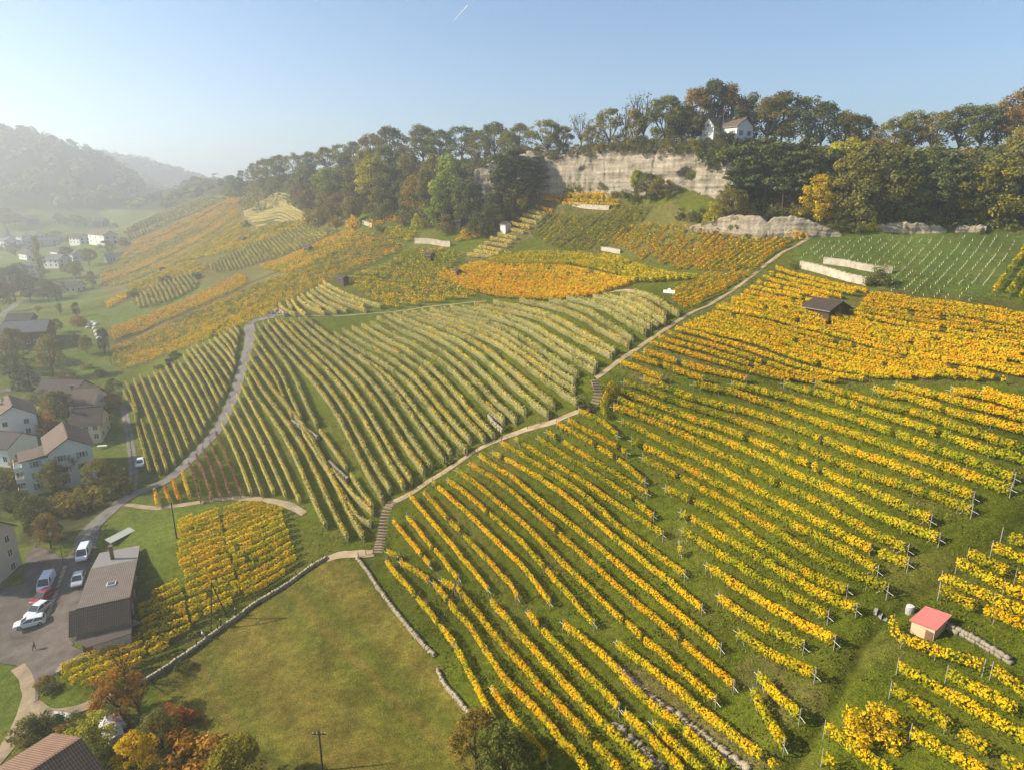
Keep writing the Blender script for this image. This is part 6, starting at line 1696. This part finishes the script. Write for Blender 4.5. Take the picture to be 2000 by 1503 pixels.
MB().slab([(vx_[0] - 3.6, vx_[2] - 3.4, hh_ - 4.6), (vx_[0] + 2.0, vx_[2] - 3.4, hh_ + 0.35), (vx_[0] + 2.0, 0, hh_ + 0.35), (vx_[0] - 3.6, 0, hh_ - 4.6)], 0.18).slab([(vx_[0] + 2.0, vx_[2] - 3.4, hh_ + 0.35), (vx_[0] + 4.8, vx_[2] - 3.4, hh_ - 2.3), (vx_[0] + 4.8, 0, hh_ - 2.3), (vx_[0] + 2.0, 0, hh_ + 0.35)], 0.18).build('gable_roof', R_BROWN, vo)
ver = MB().box(vx_[0] - 3.4, vx_[0] - 0.2, vx_[2] - 3.0, vx_[3], -2, 0.2)
for k_ in range(8):
    ver.box(vx_[0] - 3.4 + k_ * 0.45, vx_[0] - 3.32 + k_ * 0.45, vx_[2] - 3.0, vx_[2] - 2.92, 0.2, 1.1)
ver.box(vx_[0] - 3.4, vx_[0] - 0.2, vx_[2] - 3.02, vx_[2] - 2.9, 1.1, 1.2).box(vx_[0] - 3.4, vx_[0] - 3.25, vx_[2] - 3.0, vx_[2] - 2.85, 0.2, hh_ - 4.6)
ver.build('veranda', W_WHITE, vo)
add_window(vo, vx_[0] + 2.0, vx_[2] - 3.03, hh_ - 2.4, 0, 0.7, 0.9)
add_window(vo, vx_[0] + 1.2, vx_[2] - 3.03, 0.9, 0, 0.9, 1.3, True)
fl_o = thing('flagpole', (crest(1399, _r - 6.5)[0], crest(1399, _r - 6.5)[1], zb_), 0, 'flagpole with a red and white flag in front of the villa', 'flag')
MB().tube((0, 0, -0.5), (0, 0, hh_ + 3.2), 0.06, 0.04).build('pole', POSTM, fl_o)
fz = hh_ + 0.6
fg = []
for i in range(7):
    for j in range(2):
        fg.append((0.06 + i * 0.09 + 0.03 * math.sin(i), 0.08 * math.sin(i * 1.3), fz + 2.0 - i * 0.05 - (1 - j) * 1.2))
MB().poly(fg, [(2 * i, 2 * i + 2, 2 * i + 3, 2 * i + 1) for i in range(6)]).build('flag', plain('flag_red', (0.62, 0.04, 0.05), 0.8, 0.1, 0, 0.1), fl_o)
MB().box(0.2, 0.5, -0.1, 0.12, fz + 1.15, fz + 1.28).box(0.3, 0.4, -0.1, 0.12, fz + 1.0, fz + 1.45).build('white_cross', W_WHITE, fl_o)

# huts among the vines
def hut(label, a, b, W, he, hr, wall, roof, over=0.35, mono=None, **kw):
    return house('vineyard_hut', label, a, b, W, he, hr, wall, roof, over, 0, 0, 0, cat='hut', tr=0.1, **kw)


ho, hb_, hrz, hx_ = hut('dark timber hut with a wide roof in the orange vines', (1590, 580), (1647, 589), 6.8, 1.5, 3.1, W_WOOD, R_DARK, 0.6)
MB().box(-0.45, 0.45, -0.03, 0.03, 0, 1.9).build('door', W_WOODL, ho, (hx_[1] + 0.03, 0.2, 0.05), math.pi / 2)
pal = MB()
for k_ in range(5):
    pal.box(-0.6, 0.6, -0.45 + k_ * 0.22, -0.33 + k_ * 0.22, 0.1, 0.14)
pal.box(-0.6, -0.5, -0.5, 0.6, 0, 0.1).box(0.5, 0.6, -0.5, 0.6, 0, 0.1)
_pp = at(1622, 618)[0]
tag(pal.build('pallet', WOODPOST, None, _pp, 0.3), 'small wooden pallet at the corner of the dark timber hut', 'pallet')
# red roofed shed
c_ = at_l([(1775, 1210), (1829, 1230), (1860, 1200), (1808, 1182)], 1.45)
roofz = c_[:, 2] + 1.45
sb = c_.mean(0)
sb[2] = H(sb[0], sb[1])
so2 = thing('shed', sb, 0, 'small shed with a flat red sheet roof beside the ditch', 'shed')
q = c_.copy() - sb
zt = list(roofz - sb[2])
MB().slab([(q[i][0], q[i][1], zt[i]) for i in range(4)], 0.08).build('roof', plain('red_sheet', (0.48, 0.145, 0.125), 0.5, 0.35, 0.0, 0.10, 0.5), so2)
q2 = q * 0.84
b0 = [(q2[i][0], q2[i][1], zt[i] - 2.6) for i in range(4)] + [(q2[i][0], q2[i][1], zt[i] - 0.12) for i in range(4)]
MB().poly(b0, [(0, 1, 5, 4), (1, 2, 6, 5), (2, 3, 7, 6), (3, 0, 4, 7)]).build('wall', plain('pale_render', (0.55, 0.42, 0.27), 0.9, 0.1, 0, 0.15), so2)
d_ = Vector((q2[1][0] - q2[0][0], q2[1][1] - q2[0][1], 0)).normalized()
MB().box(-0.35, 0.35, -0.04, 0.02, -1.5, -0.22).build('door', W_WOODL, so2, (q2[0][0] * 0.2 + q2[1][0] * 0.8, q2[0][1] * 0.2 + q2[1][1] * 0.8, min(zt[0], zt[1])), math.atan2(d_.y, d_.x))
bp = at(1776, 1196)[0]
bar = thing('rain_barrel', bp, 0, 'white rain barrel beside the red roofed shed', 'barrel')
MB().tube((0, 0, -0.1), (0, 0, 0.5), 0.38, 0.42, 14).tube((0, 0, 0.5), (0, 0, 0.8), 0.42, 0.36, 14).build('drum', plain('barrel_grey', (0.34, 0.34, 0.33), 0.7, 0.2, 0, 0.15), bar)
MB().tube((0, 0, 0.8), (0, 0, 0.86), 0.37, 0.34, 14).build('lid', FRAME, bar)
HUTS = [((832, 493), (846, 494), 2.4, 2.0, 2.7, 'small dark shelter in the loose yellow green vineyard'), ((660, 535), (676, 539), 2.4, 1.9, 2.6, 'small dark shelter at the edge of the brownish orange band'), ((888, 522), (897, 526), 2.0, 1.7, 2.3, 'tiny brown shelter at the tip of the orange fan'),
        ((597, 479), (608, 481), 2.6, 2.0, 2.8, 'tiny dark shelter in the bright orange patch'), ((893, 424), (905, 426), 3.5, 2.4, 3.4, 'small timber cabin at the foot of the hanging wood'), ((982, 432), (994, 434), 3.5, 2.4, 3.2, 'small pale cabin under dark pines'), ((313, 523), (322, 522), 2.6, 1.9, 2.7, 'little brown hut on the far golden slope'), ((470, 462), (480, 463), 3.0, 2.0, 2.8, 'little hut below the far curved terraces'),
        ((322, 702), (338, 700), 2.4, 2.0, 2.8, 'dark tool shed on the bank above the slim netted rows')]
for a, b, W, he, hr, lab in HUTS:
    hut(lab, a, b, W, he, hr, W_WHITE if 'white' in lab or 'pale' in lab else W_WOOD, R_DARK, 0.25)

# ------------------------------------------------------------------ vehicles, people, poles, small things
TYRE = plain('tyre', (0.02, 0.02, 0.02), 0.9, 0.1, 0, 0.05)
RIM = plain('rim', (0.45, 0.45, 0.46), 0.35, 0.5, 0.8, 0.05)
LAMP = plain('lamp_glass', (0.75, 0.75, 0.72), 0.2, 0.5, 0, 0.02)
TAIL = plain('tail_lamp', (0.35, 0.02, 0.02), 0.3, 0.5, 0, 0.02)


def paint(name, c):
    m, n, out = new_mat(name)
    b = principled(n, out, c, 0.3, 0.5)
    b.inputs['Coat Weight'].default_value = 0.5
    return m


PAINT = {'white': paint('paint_white', (0.72, 0.73, 0.75)), 'red': paint('paint_red', (0.30, 0.03, 0.035)), 'silver': paint('paint_silver', (0.40, 0.42, 0.44)), 'dark': paint('paint_dark', (0.05, 0.055, 0.06))}
_wt = MB().tube((0, -0.11, 0), (0, 0.11, 0), 0.32, n=14).mesh('tyre', TYRE)
_wr = MB().tube((0, -0.115, 0), (0, 0.115, 0), 0.2, n=10).mesh('rim', RIM)


def car(label, pos, rz, colour, kind='car', cat='car'):
    o = thing('van' if kind == 'van' else 'car', pos, rz, label, cat, 'vehicles in the yard')
    L, Wd, Ht = (4.9, 1.95, 1.95) if kind == 'van' else (4.4, 1.8, 1.5)
    hw = Wd / 2
    if kind == 'van':
        lower = [(-L / 2, .45, .95, .90), (-L / 2 + .1, .28, 1.05, .98), (1.2, .25, 1.05, 1.0), (1.9, .26, 1.0, .98), (L / 2 - .1, .3, .9, .92), (L / 2, .42, .75, .84)]
        roof = [(-L / 2 + .15, 1.9), (1.0, 1.95)]
        cab = (-L / 2 + .06, 1.85)
    else:
        lower = [(-L / 2, .45, .8, .86), (-L / 2 + .12, .28, .95, .97), (-0.6, .22, .95, 1.0), (0.7, .22, .93, 1.0), (L / 2 - .25, .26, .78, .96), (L / 2, .4, .62, .82)]
        roof = [(-L / 2 + .75 if kind == 'car' else -L / 2 + .35, 1.44), (0.25, 1.5)]
        cab = (-L / 2 + .18, 1.15)
    vs, fs = [], []
    for x, zb, zt, wf in lower:
        w_ = hw * wf
        vs += [(x, -w_ * .94, zb), (x, -w_, (zb + zt) / 2), (x, -w_ * .95, zt), (x, w_ * .95, zt), (x, w_, (zb + zt) / 2), (x, w_ * .94, zb)]
    n_ = len(lower)
    for i in range(n_ - 1):
        for j in range(6):
            a, b = i * 6 + j, i * 6 + (j + 1) % 6
            fs.append((a, a + 6, b + 6, b))
    fs += [(0, 1, 2, 3, 4, 5), tuple(range((n_ - 1) * 6 + 5, (n_ - 1) * 6 - 1, -1))]
    m = MB().poly(vs, fs)
    body = m.build('body', PAINT[colour], o)
    zt = 0.94 if kind != 'van' else 1.03
    (xr, zr1), (xf, zr2) = roof
    bw, tw = hw * .93, hw * .76
    MB().poly([(cab[0], -bw, zt), (cab[1], -bw, zt), (cab[1], bw, zt), (cab[0], bw, zt), (xr, -tw, zr1 - .04), (xf, -tw, zr2 - .04), (xf, tw, zr2 - .04), (xr, tw, zr1 - .04)],
              [(0, 1, 5, 4), (1, 2, 6, 5), (2, 3, 7, 6), (3, 0, 4, 7)]).build('window_glass', GLASS, o)
    rp = MB().poly([(xr - .05, -tw - .03, zr1 - .05), (xf + .05, -tw - .03, zr2 - .05), (xf + .05, tw + .03, zr2 - .05), (xr - .05, tw + .03, zr1 - .05), (xr + .1, -tw * .9, zr1 + .03), (xf - .1, -tw * .9, zr2 + .03), (xf - .1, tw * .9, zr2 + .03), (xr + .1, tw * .9, zr1 + .03)],
                   [(0, 1, 5, 4), (1, 2, 6, 5), (2, 3, 7, 6), (3, 0, 4, 7), (4, 5, 6, 7)])
    for s_ in (-1, 1):
        for (xb, xt, zt2) in ((cab[0], xr, zr1), (cab[1], xf, zr2), ((cab[0] + cab[1]) / 2, (xr + xf) / 2, (zr1 + zr2) / 2)):
            rp.tube((xb, s_ * (bw + .005), zt), (xt, s_ * (tw + .01), zt2 - .03), .05, n=4)
    if kind == 'van':
        for s_ in (-1, 1):
            rp.poly([(cab[0] - .01, s_ * (bw + .02), zt), (0.35, s_ * (bw + .02), zt), (0.3, s_ * (tw + .03), zr1 - .03), (xr - .02, s_ * (tw + .03), zr1 - .03)], [(0, 1, 2, 3)])
    rp.build('roof', PAINT[colour], o)
    for sx in (-1.38, 1.35):
        for s_ in (-1, 1):
            wo = obj('wheel', _wt, o, (sx, s_ * (hw - .1), 0.32))
            obj('rim', _wr, wo)
    for s_ in (-1, 1):
        MB().box(-.05, .03, -.2, .2, -.08, .08).build('headlight', LAMP, o, (L / 2 - .06, s_ * hw * .6, .64))
        MB().box(-.03, .04, -.12, .12, -.1, .1).build('tail_light', TAIL, o, (-L / 2 + .03, s_ * hw * .72, .75))
    return o


def heading(a, b):
    p, q = at(*a)[0], at(*b)[0]
    return p, math.atan2(q[1] - p[1], q[0] - p[0])


for lab, a, b, colr, kd, ct in [('white van parked in the shaded yard beside the farm house', (92, 1144), (86, 1160), 'white', 'van', 'van'), ('white van parked at the upper end of the barn', (165, 1086), (160, 1100), 'white', 'van', 'van'), ('red car parked between the white van and white car', (86, 1170), (80, 1176), 'red', 'car', 'car'),
                               ('white car parked just above the white estate car', (76, 1196), (68, 1204), 'white', 'car', 'car'), ('white estate car parked crosswise at the low end of the yard', (60, 1221), (38, 1229), 'white', 'estate', 'car'), ('silver car half hidden along the barn wall', (154, 1137), (150, 1155), 'silver', 'car', 'car'),
                               ('white car beside the slim netted trellises', (275, 908), (273, 920), 'white', 'car', 'car')]:
    p, rz = heading(a, b)
    p[2] += 0.12
    car(lab, p, rz, colr, kd, ct)


def person(label, pos, rz, jacket, trousers, h=1.75, step=0.12):
    o = thing('person', pos, rz, label, 'person')
    s_ = h / 1.75

    def skin(name, verts, edges, rad, mat):
        me = bpy.data.meshes.new(name)
        me.from_pydata([(x * s_, y * s_, z * s_) for x, y, z in verts], edges, [])
        me.materials.append(mat)
        ob = obj(name, me, o)
        md = ob.modifiers.new('skin', 'SKIN')
        for i, r_ in enumerate(rad):
            me.skin_vertices[0].data[i].radius = (r_ * s_, r_ * s_)
        me.skin_vertices[0].data[0].use_root = True
        sb_ = ob.modifiers.new('sub', 'SUBSURF')
        sb_.levels = sb_.render_levels = 1
        return ob
    SK = plain('skin', (0.42, 0.26, 0.19), 0.7, 0.2, 0, 0.05)
    body = skin('body', [(0, 0, 0.92), (0, 0, 1.15), (0, 0, 1.4), (0, 0, 1.5), (0.01, 0, 1.58), (0.01, 0, 1.69), (0, .2, 1.4), (.05, .24, 1.12), (.12, .24, .88), (.15, .23, .78), (0, -.2, 1.4), (-.02, -.24, 1.12), (.06, -.24, .88), (.08, -.23, .78),
                         (0, .09, .9), (step, .1, .5), (step - .04, .1, .1), (step + .1, .1, .03), (0, -.09, .9), (-step, -.1, .5), (-step - .1, -.1, .1), (-step + .05, -.1, .03)],
                [(0, 1), (1, 2), (2, 3), (3, 4), (4, 5), (2, 6), (6, 7), (7, 8), (8, 9), (2, 10), (10, 11), (11, 12), (12, 13), (0, 14), (14, 15), (15, 16), (16, 17), (0, 18), (18, 19), (19, 20), (20, 21)],
                [.12, .12, .12, .05, .085, .075, .05, .04, .035, .04, .05, .04, .035, .04, .08, .055, .045, .04, .08, .055, .045, .04], SK)
    skin('jacket', [(0, 0, .95), (0, 0, 1.18), (0, 0, 1.4), (0, .2, 1.41), (.05, .245, 1.12), (.115, .245, .9), (0, -.2, 1.41), (-.02, -.245, 1.12), (.055, -.245, .9)], [(0, 1), (1, 2), (2, 3), (3, 4), (4, 5), (2, 6), (6, 7), (7, 8)], [.155, .155, .15, .075, .06, .05, .075, .06, .05], jacket)
    skin('trousers', [(0, 0, .93), (0, .09, .88), (step, .1, .5), (step - .04, .1, .12), (0, -.09, .88), (-step, -.1, .5), (-step - .1, -.1, .12)], [(0, 1), (1, 2), (2, 3), (0, 4), (4, 5), (5, 6)], [.14, .1, .075, .06, .1, .075, .06], trousers)
    skin('hair', [(-.02, 0, 1.7), (0, 0, 1.74)], [(0, 1)], [.08, .06], plain('hair_dark', (0.05, 0.035, 0.025), 0.8, 0.2, 0, 0.1))
    return o


DENIM = plain('dark_denim', (0.035, 0.045, 0.075), 0.9, 0.1, 0, 0.15)
p = at(68, 1270)[0]
p[2] += 0.1
person('person in pale jacket and dark trousers walking across the yard', p, 0.4, plain('pale_jacket', (0.42, 0.47, 0.55), 0.85, 0.1, 0, 0.1), DENIM)
p = at(397, 1248)[0]
person('person in white top standing beside the meadow wall', p, 0.8, plain('white_top', (0.68, 0.66, 0.62), 0.85, 0.1, 0, 0.1), DENIM)
p = at(432, 1224)[0]
person('person in dark clothes beside the meadow wall near the timber frame', p, 0.8, DENIM, DENIM)
p = at(461, 1203)[0]
person('second person in dark clothes further along the meadow wall', p, 0.8, plain('dark_jacket', (0.03, 0.03, 0.035), 0.9, 0.1, 0, 0.1), DENIM)

# poles
POLEM = plain('tarred_pole', (0.075, 0.058, 0.045), 0.9, 0.1, 0, 0.3, 3)


def pole(label, base_px, top_px, cross=True, name='utility_pole', r_=0.13):
    p = at(*base_px)[0]
    zt = float(z_at(top_px[0], top_px[1], p))
    o = thing(name, p, 0, label, 'pole')
    h = zt - p[2]
    MB().tube((0, 0, -0.6), (0, 0, h), r_, r_ * 0.7, 8).build('post', POLEM, o)
    if cross:
        MB().box(-0.75, 0.75, -0.05, 0.05, h - 0.55, h - 0.43).build('crossarm', POLEM, o)
        for s_ in (-0.65, -0.25, 0.25, 0.65):
            MB().tube((s_, 0, h - 0.43), (s_, 0, h - 0.22), 0.05, 0.035, 6).build('insulator', LAMP, o)
    return o


pole('thin dark pole standing on the bank beside the yellow vineyard', (345, 1051), (331, 980), False)
pole('dark utility pole with insulators in the meadow', (630, 1503), (620, 1426), True)
pole('thin grey lamp post in the yard beside the farm house', (124, 1098), (122, 1066), False, 'lamp_post', 0.06)
for i, (b, t_) in enumerate([((211, 665), (210, 640)), ((218, 713), (214, 672))]):
    pole('thin grey pole at the foot of the brownish orange band, ' + ('upper' if i == 0 else 'lower') + ' of two', b, t_, False, 'thin_pole', 0.08)
f0, f1 = at(411, 1231)[0], at(446, 1203)[0]
apx = (f0 + f1) / 2
apx_z = float(z_at(398, 1147, f0))
fo_ = thing('timber_frame', f0, 0, 'tall timber A-frame of two poles beside the meadow wall', 'pole frame')
ap = np.array([f0[0] * 0.62 + f1[0] * 0.38, f0[1] * 0.62 + f1[1] * 0.38, apx_z])
for ft in (f0, f1):
    e_ = ft - f0
    MB().tube(e_ - np.array([0, 0, .5]), ap - f0, 0.11, 0.08, 8).build('leg', POLEM, fo_)
mz = 0.55
MB().tube((f0 * (1 - mz) + ap * mz) - f0, (f1 * (1 - mz) + ap * mz) - f0, 0.06, n=6).build('brace', POLEM, fo_)
MB().tube(ap - f0 + np.array([0, 0, -0.1]), ap - f0 + np.array([0, 0, 0.5]), 0.06, n=6).build('head', POLEM, fo_)
for i, (px, py) in enumerate([(345, 1290), (385, 1262), (426, 1232), (500, 1178), (541, 1153), (579, 1128), (611, 1104)]):
    p = at(px, py)[0]
    tag(MB().box(-.06, .06, -.06, .06, -.3, 1.15).box(-.075, .075, -.075, .075, 1.15, 1.2).build('fence_post', POLEM, None, p), f'dark fence post along the meadow wall, {nth(i + 1)} counted uphill', 'fence post', 'fence posts along the meadow wall')
# stair rails and stakes along the footpath
for i, (px, py) in enumerate([(1153, 742), (1176, 748), (1178, 778), (1146, 782), (1090, 818), (1056, 829), (1030, 838), (933, 882), (980, 862), (1362, 600), (1390, 590), (715, 1084), (730, 1082), (700, 1088)]):
    p = at(px, py)[0]
    tag(MB().box(-.05, .05, -.05, .05, -.3, 1.0).tube((0, 0, 1.0), (0, 0, 1.05), .05, .02, 6).build('wooden_stake', WOODPOST, None, p), f'short wooden stake beside the footpath, {nth(i + 1)} of those along it', 'stake', 'stakes along the footpath')
# white sign board, lettering too small to read: faint grey lines
p = at(1306, 585)[0]
sg = thing('sign_board', p, -0.6, 'white sign board with rounded crest standing in the vines', 'sign')
w2, z0_, z1_ = 1.45, 1.5, 2.2
m = MB().box(-w2, w2, -.04, .04, z0_, z1_)
arc = [(0.45 * math.cos(a), 0.45 * math.sin(a)) for a in np.linspace(0, math.pi, 11)]
pts = [(x, -.04, z1_ + z) for x, z in arc] + [(x, .04, z1_ + z) for x, z in arc]
m.poly(pts, [tuple(range(10, -1, -1)), tuple(range(11, 22))] + [(i, i + 1, i + 12, i + 11) for i in range(10)])
m.build('board', plain('sign_white', (0.80, 0.79, 0.76), 0.6, 0.3, 0, 0.04), sg)
for x in (-1.2, 1.2):
    MB().box(x - .05, x + .05, .045, .12, -.3, 2.15).build('post', WOODPOST, sg)
SGREY = plain('sign_grey', (0.42, 0.40, 0.38), 0.8, 0.2, 0, 0.05)
MB().poly([(0.2 * math.cos(a), -.047, z1_ + 0.12 + 0.2 * math.sin(a)) for a in np.linspace(0, 2 * math.pi, 12, endpoint=False)], [tuple(range(12))]).build('emblem', SGREY, sg)
for k_, (xa, xb, z) in enumerate([(-1.2, 1.2, 1.97), (-1.0, 1.0, 1.70)]):
    lt = MB()
    x = xa
    while x < xb:
        l_ = rng.uniform(0.06, 0.13)
        lt.box(x, x + l_, -.046, -.042, z - 0.05, z + 0.06)
        x += l_ + rng.uniform(0.04, 0.09)
    lt.build('lettering', SGREY, sg)['kind'] = 'stuff'
# covered boat, planks, boulders, garden table
p, rz = heading((214, 1424), (193, 1388))
p[2] += 0.1
bt = thing('covered_boat', p, rz, 'boat under a white tarpaulin in the garden', 'boat')
vs, nseg = [], 13
for i in range(nseg):
    t_ = i / (nseg - 1)
    x = -3.2 + 6.6 * t_
    w_ = 1.05 * (1 - max(0, (t_ - 0.45) / 0.55) ** 1.7) * (0.8 + 0.2 * min(1, t_ * 5)) + 0.03
    zr_ = 1.05 + 0.35 * math.sin(t_ * 3.1) + 0.06 * math.sin(i * 2.3)
    for s_, h in ((-1, .15), (-1.0, .62), (-.5, .9), (0, 1), (.5, .9), (1.0, .62), (1, .15)):
        vs.append((x, s_ * w_ + 0.02 * math.sin(i * 3 + s_), 0.35 * (h < .2) + h * zr_ - (0.15 * (h < .2)) + 0.04 * math.sin(i * 1.7 + s_ * 5)))
MB().poly(vs, [(i * 7 + j, i * 7 + j + 1, i * 7 + 8 + j, i * 7 + 7 + j) for i in range(nseg - 1) for j in range(6)] + [tuple(range(6, -1, -1)), tuple(range((nseg - 1) * 7, nseg * 7))]).build('tarpaulin', plain('tarp_white', (0.66, 0.62, 0.60), 0.6, 0.3, 0, 0.22, 1.5), bt)
MB().box(-2.4, 1.8, -.5, .5, 0.0, 0.3).box(-1.6, -1.4, -1.0, 1.0, -.1, .25).box(0.9, 1.1, -1.0, 1.0, -.1, .25).build('trailer', WOODPOST, bt)
p, rz = heading((232, 1412), (222, 1396))
tt = thing('covered_dinghy', p, rz, 'narrow dinghy under a pale tarpaulin beside the larger boat', 'boat')
MB().poly([(-1.5, -.5, .1), (1.2, -.4, .1), (1.6, 0, .3), (1.2, .4, .1), (-1.5, .5, .1), (-1.5, -.5, .5), (1.2, -.4, .55), (1.7, 0, .6), (1.2, .4, .55), (-1.5, .5, .5), (-1.4, 0, .75), (1.1, 0, .8)],
          [(0, 1, 6, 5), (1, 2, 7, 6), (2, 3, 8, 7), (3, 4, 9, 8), (4, 0, 5, 10, 9), (5, 6, 11, 10), (6, 7, 11), (7, 8, 11), (8, 9, 10, 11)]).build('tarpaulin', plain('tarp_white', (0.66, 0.62, 0.60)), tt)
for k_ in range(4):
    p = at(122 + k_ * 0.4, 1393 + k_ * 2.3)[0]
    p[2] += 0.15
    tag(MB().box(-1.2, 1.2, -.08, .08, 0, .06).build('plank', W_WHITE, None, p, -0.15), f'white plank lying beside the garden path, {nth(k_ + 1)} downhill', 'plank', 'planks beside the garden path')
BOULD = plain('white_boulder', (0.58, 0.56, 0.52), 0.9, 0.1, 0, 0.25, 1)
_bm = []
for k_ in range(3):
    rg2 = np.random.default_rng(300 + k_)
    import bmesh
    bm = bmesh.new()
    bmesh.ops.create_icosphere(bm, subdivisions=2, radius=1.0)
    for v in bm.verts:
        v.co *= 1 + 0.22 * mnoise.noise(v.co * 1.3 + Vector((k_ * 9, 0, 0)))
        v.co.z *= 0.75
    me = bpy.data.meshes.new('boulder')
    bm.to_mesh(me)
    bm.free()
    me.materials.append(BOULD)
    _bm.append(me)
for k_, (px, py, s_) in enumerate([(176, 634, 1.2), (182, 631, 1.4), (188, 634, 1.3), (172, 640, 1.0), (190, 648, 1.4), (192, 655, 1.3), (195, 661, 1.2), (184, 641, 0.9)]):
    o = obj('boulder', _bm[k_ % 3], None, at(px, py)[0], float(k_))
    o.scale = (s_, s_ * 1.1, s_)
    tag(o, f'white boulder beside the dark hedge tree, {nth(k_ + 1)} of the heap', 'boulder', 'white boulders below the orange strip')
gt = thing('garden_table', at(200, 875)[0], 0.2, 'pale garden table on the lawn beside the apartment house', 'table')
MB().box(-1.1, 1.1, -.5, .5, .7, .76).build('table_top', W_WHITE, gt)
for x in (-.95, .95):
    for y in (-.4, .4):
        MB().box(x - .04, x + .04, y - .04, y + .04, -.1, .7).build('leg', W_WHITE, gt)
# glasshouse bench and terrace wall beyond the barn
cf = thing('cold_frame', at(236, 1050)[0], 1.2, 'pale cold frame cover on the slope behind the barn', 'cold frame')
MB().slab([(-2.6, -.8, .5), (2.6, -.8, .5), (2.6, .8, .9), (-2.6, .8, .9)], .08).build('lid', plain('pale_sheet', (0.60, 0.62, 0.48), 0.6, 0.3, 0, 0.15), cf)
MB().box(-2.5, 2.5, -.7, .7, -.3, .44).build('frame', WOODPOST, cf)
# contrail
cm, n, out = new_mat('contrail')
principled(n, out, (0.95, 0.95, 0.95), 1.0, 0.0)
f, d = fd(26)
ct_c = Vector(((900 - 1000) / f, 1, -d / f)) * 16000
e0 = Vector(((914 - 1000) / fd(11)[0], 1, -fd(11)[1] / fd(11)[0])) * 16000
e1 = Vector(((886 - 1000) / fd(42)[0], 1, -fd(42)[1] / fd(42)[0])) * 16000
zz = Vector((0, 0, CAMZ))
tr_ = MB()
for k_ in range(6):
    tr_.tube(e0.lerp(e1, k_ / 6) + zz, e0.lerp(e1, (k_ + 1) / 6) + zz, 14 - k_ * 1.5, 14 - (k_ + 1) * 1.5, 6)
tag(tr_.build('contrail', cm), 'short white aircraft trail high in the blue sky', 'contrail')

# grass tufts on the near slopes
rg = np.random.default_rng(77)
m_ = (g_r > 40) & (g_r < 175) & (g_u > th_of(560)) & (g_u < math.radians(44)) & (~mw)
ii, jj = np.nonzero(m_)
wgt = g_r[ii, jj] ** 1.2
NG = 125000
pick = rg.choice(len(ii), NG, p=wgt / wgt.sum())
cx, cy = gx[ii[pick], jj[pick]] + rg.normal(0, .6, NG), gy[ii[pick], jj[pick]] + rg.normal(0, .6, NG)
kp = fbm2(cx * 0.5, cy * 0.5, 61, 3) > -0.25
cx, cy = cx[kp], cy[kp]
dd2 = np.full(len(cx), 9.0)
cz = H(cx, cy)
sz = rg.uniform(.12, .36, len(cx)) * (0.8 + 0.5 * np.clip(fbm2(cx * 0.2, cy * 0.2, 71, 3), -0.5, 1))
nr = np.stack([rg.normal(0, 1, len(cx)), rg.normal(0, 1, len(cx)), rg.uniform(0.1, 1.0, len(cx))], 1)
GRASS = leaf_mat('grass_blades', [(0.0, (0.055, 0.070, 0.010)), (0.45, (0.125, 0.148, 0.018)), (0.75, (0.195, 0.200, 0.026)), (1.0, (0.30, 0.26, 0.075))], 0.25)
tn = 0.45 + 0.2 * fbm2(cx * 0.15, cy * 0.15, 81, 3) + rg.normal(0, .16, len(cx))
go_ = obj('grass', leaf_mesh('grass', np.stack([cx, cy, cz + sz * 0.25], 1), nr, sz, tn, GRASS, 0.6))
tag(go_, 'rough grass tufts between the vine rows', 'grass', kind='stuff')

# ------------------------------------------------------------------ haze in the air
hm, n, out = new_mat('haze')
pv = N(n, 'ShaderNodeVolumePrincipled')
pv.inputs['Color'].default_value = (0.86, 0.89, 0.92, 1)
pv.inputs['Density'].default_value = HAZE_DENSITY
pv.inputs['Anisotropy'].default_value = HAZE_G
n.links.new(pv.outputs[0], out.inputs['Volume'])
hb = MB().box(-2900, 2900, -60, 3100, -1.5, 196).build('haze', hm)
tag(hb, 'thin bluish autumn haze filling the valley', 'haze', kind='stuff')
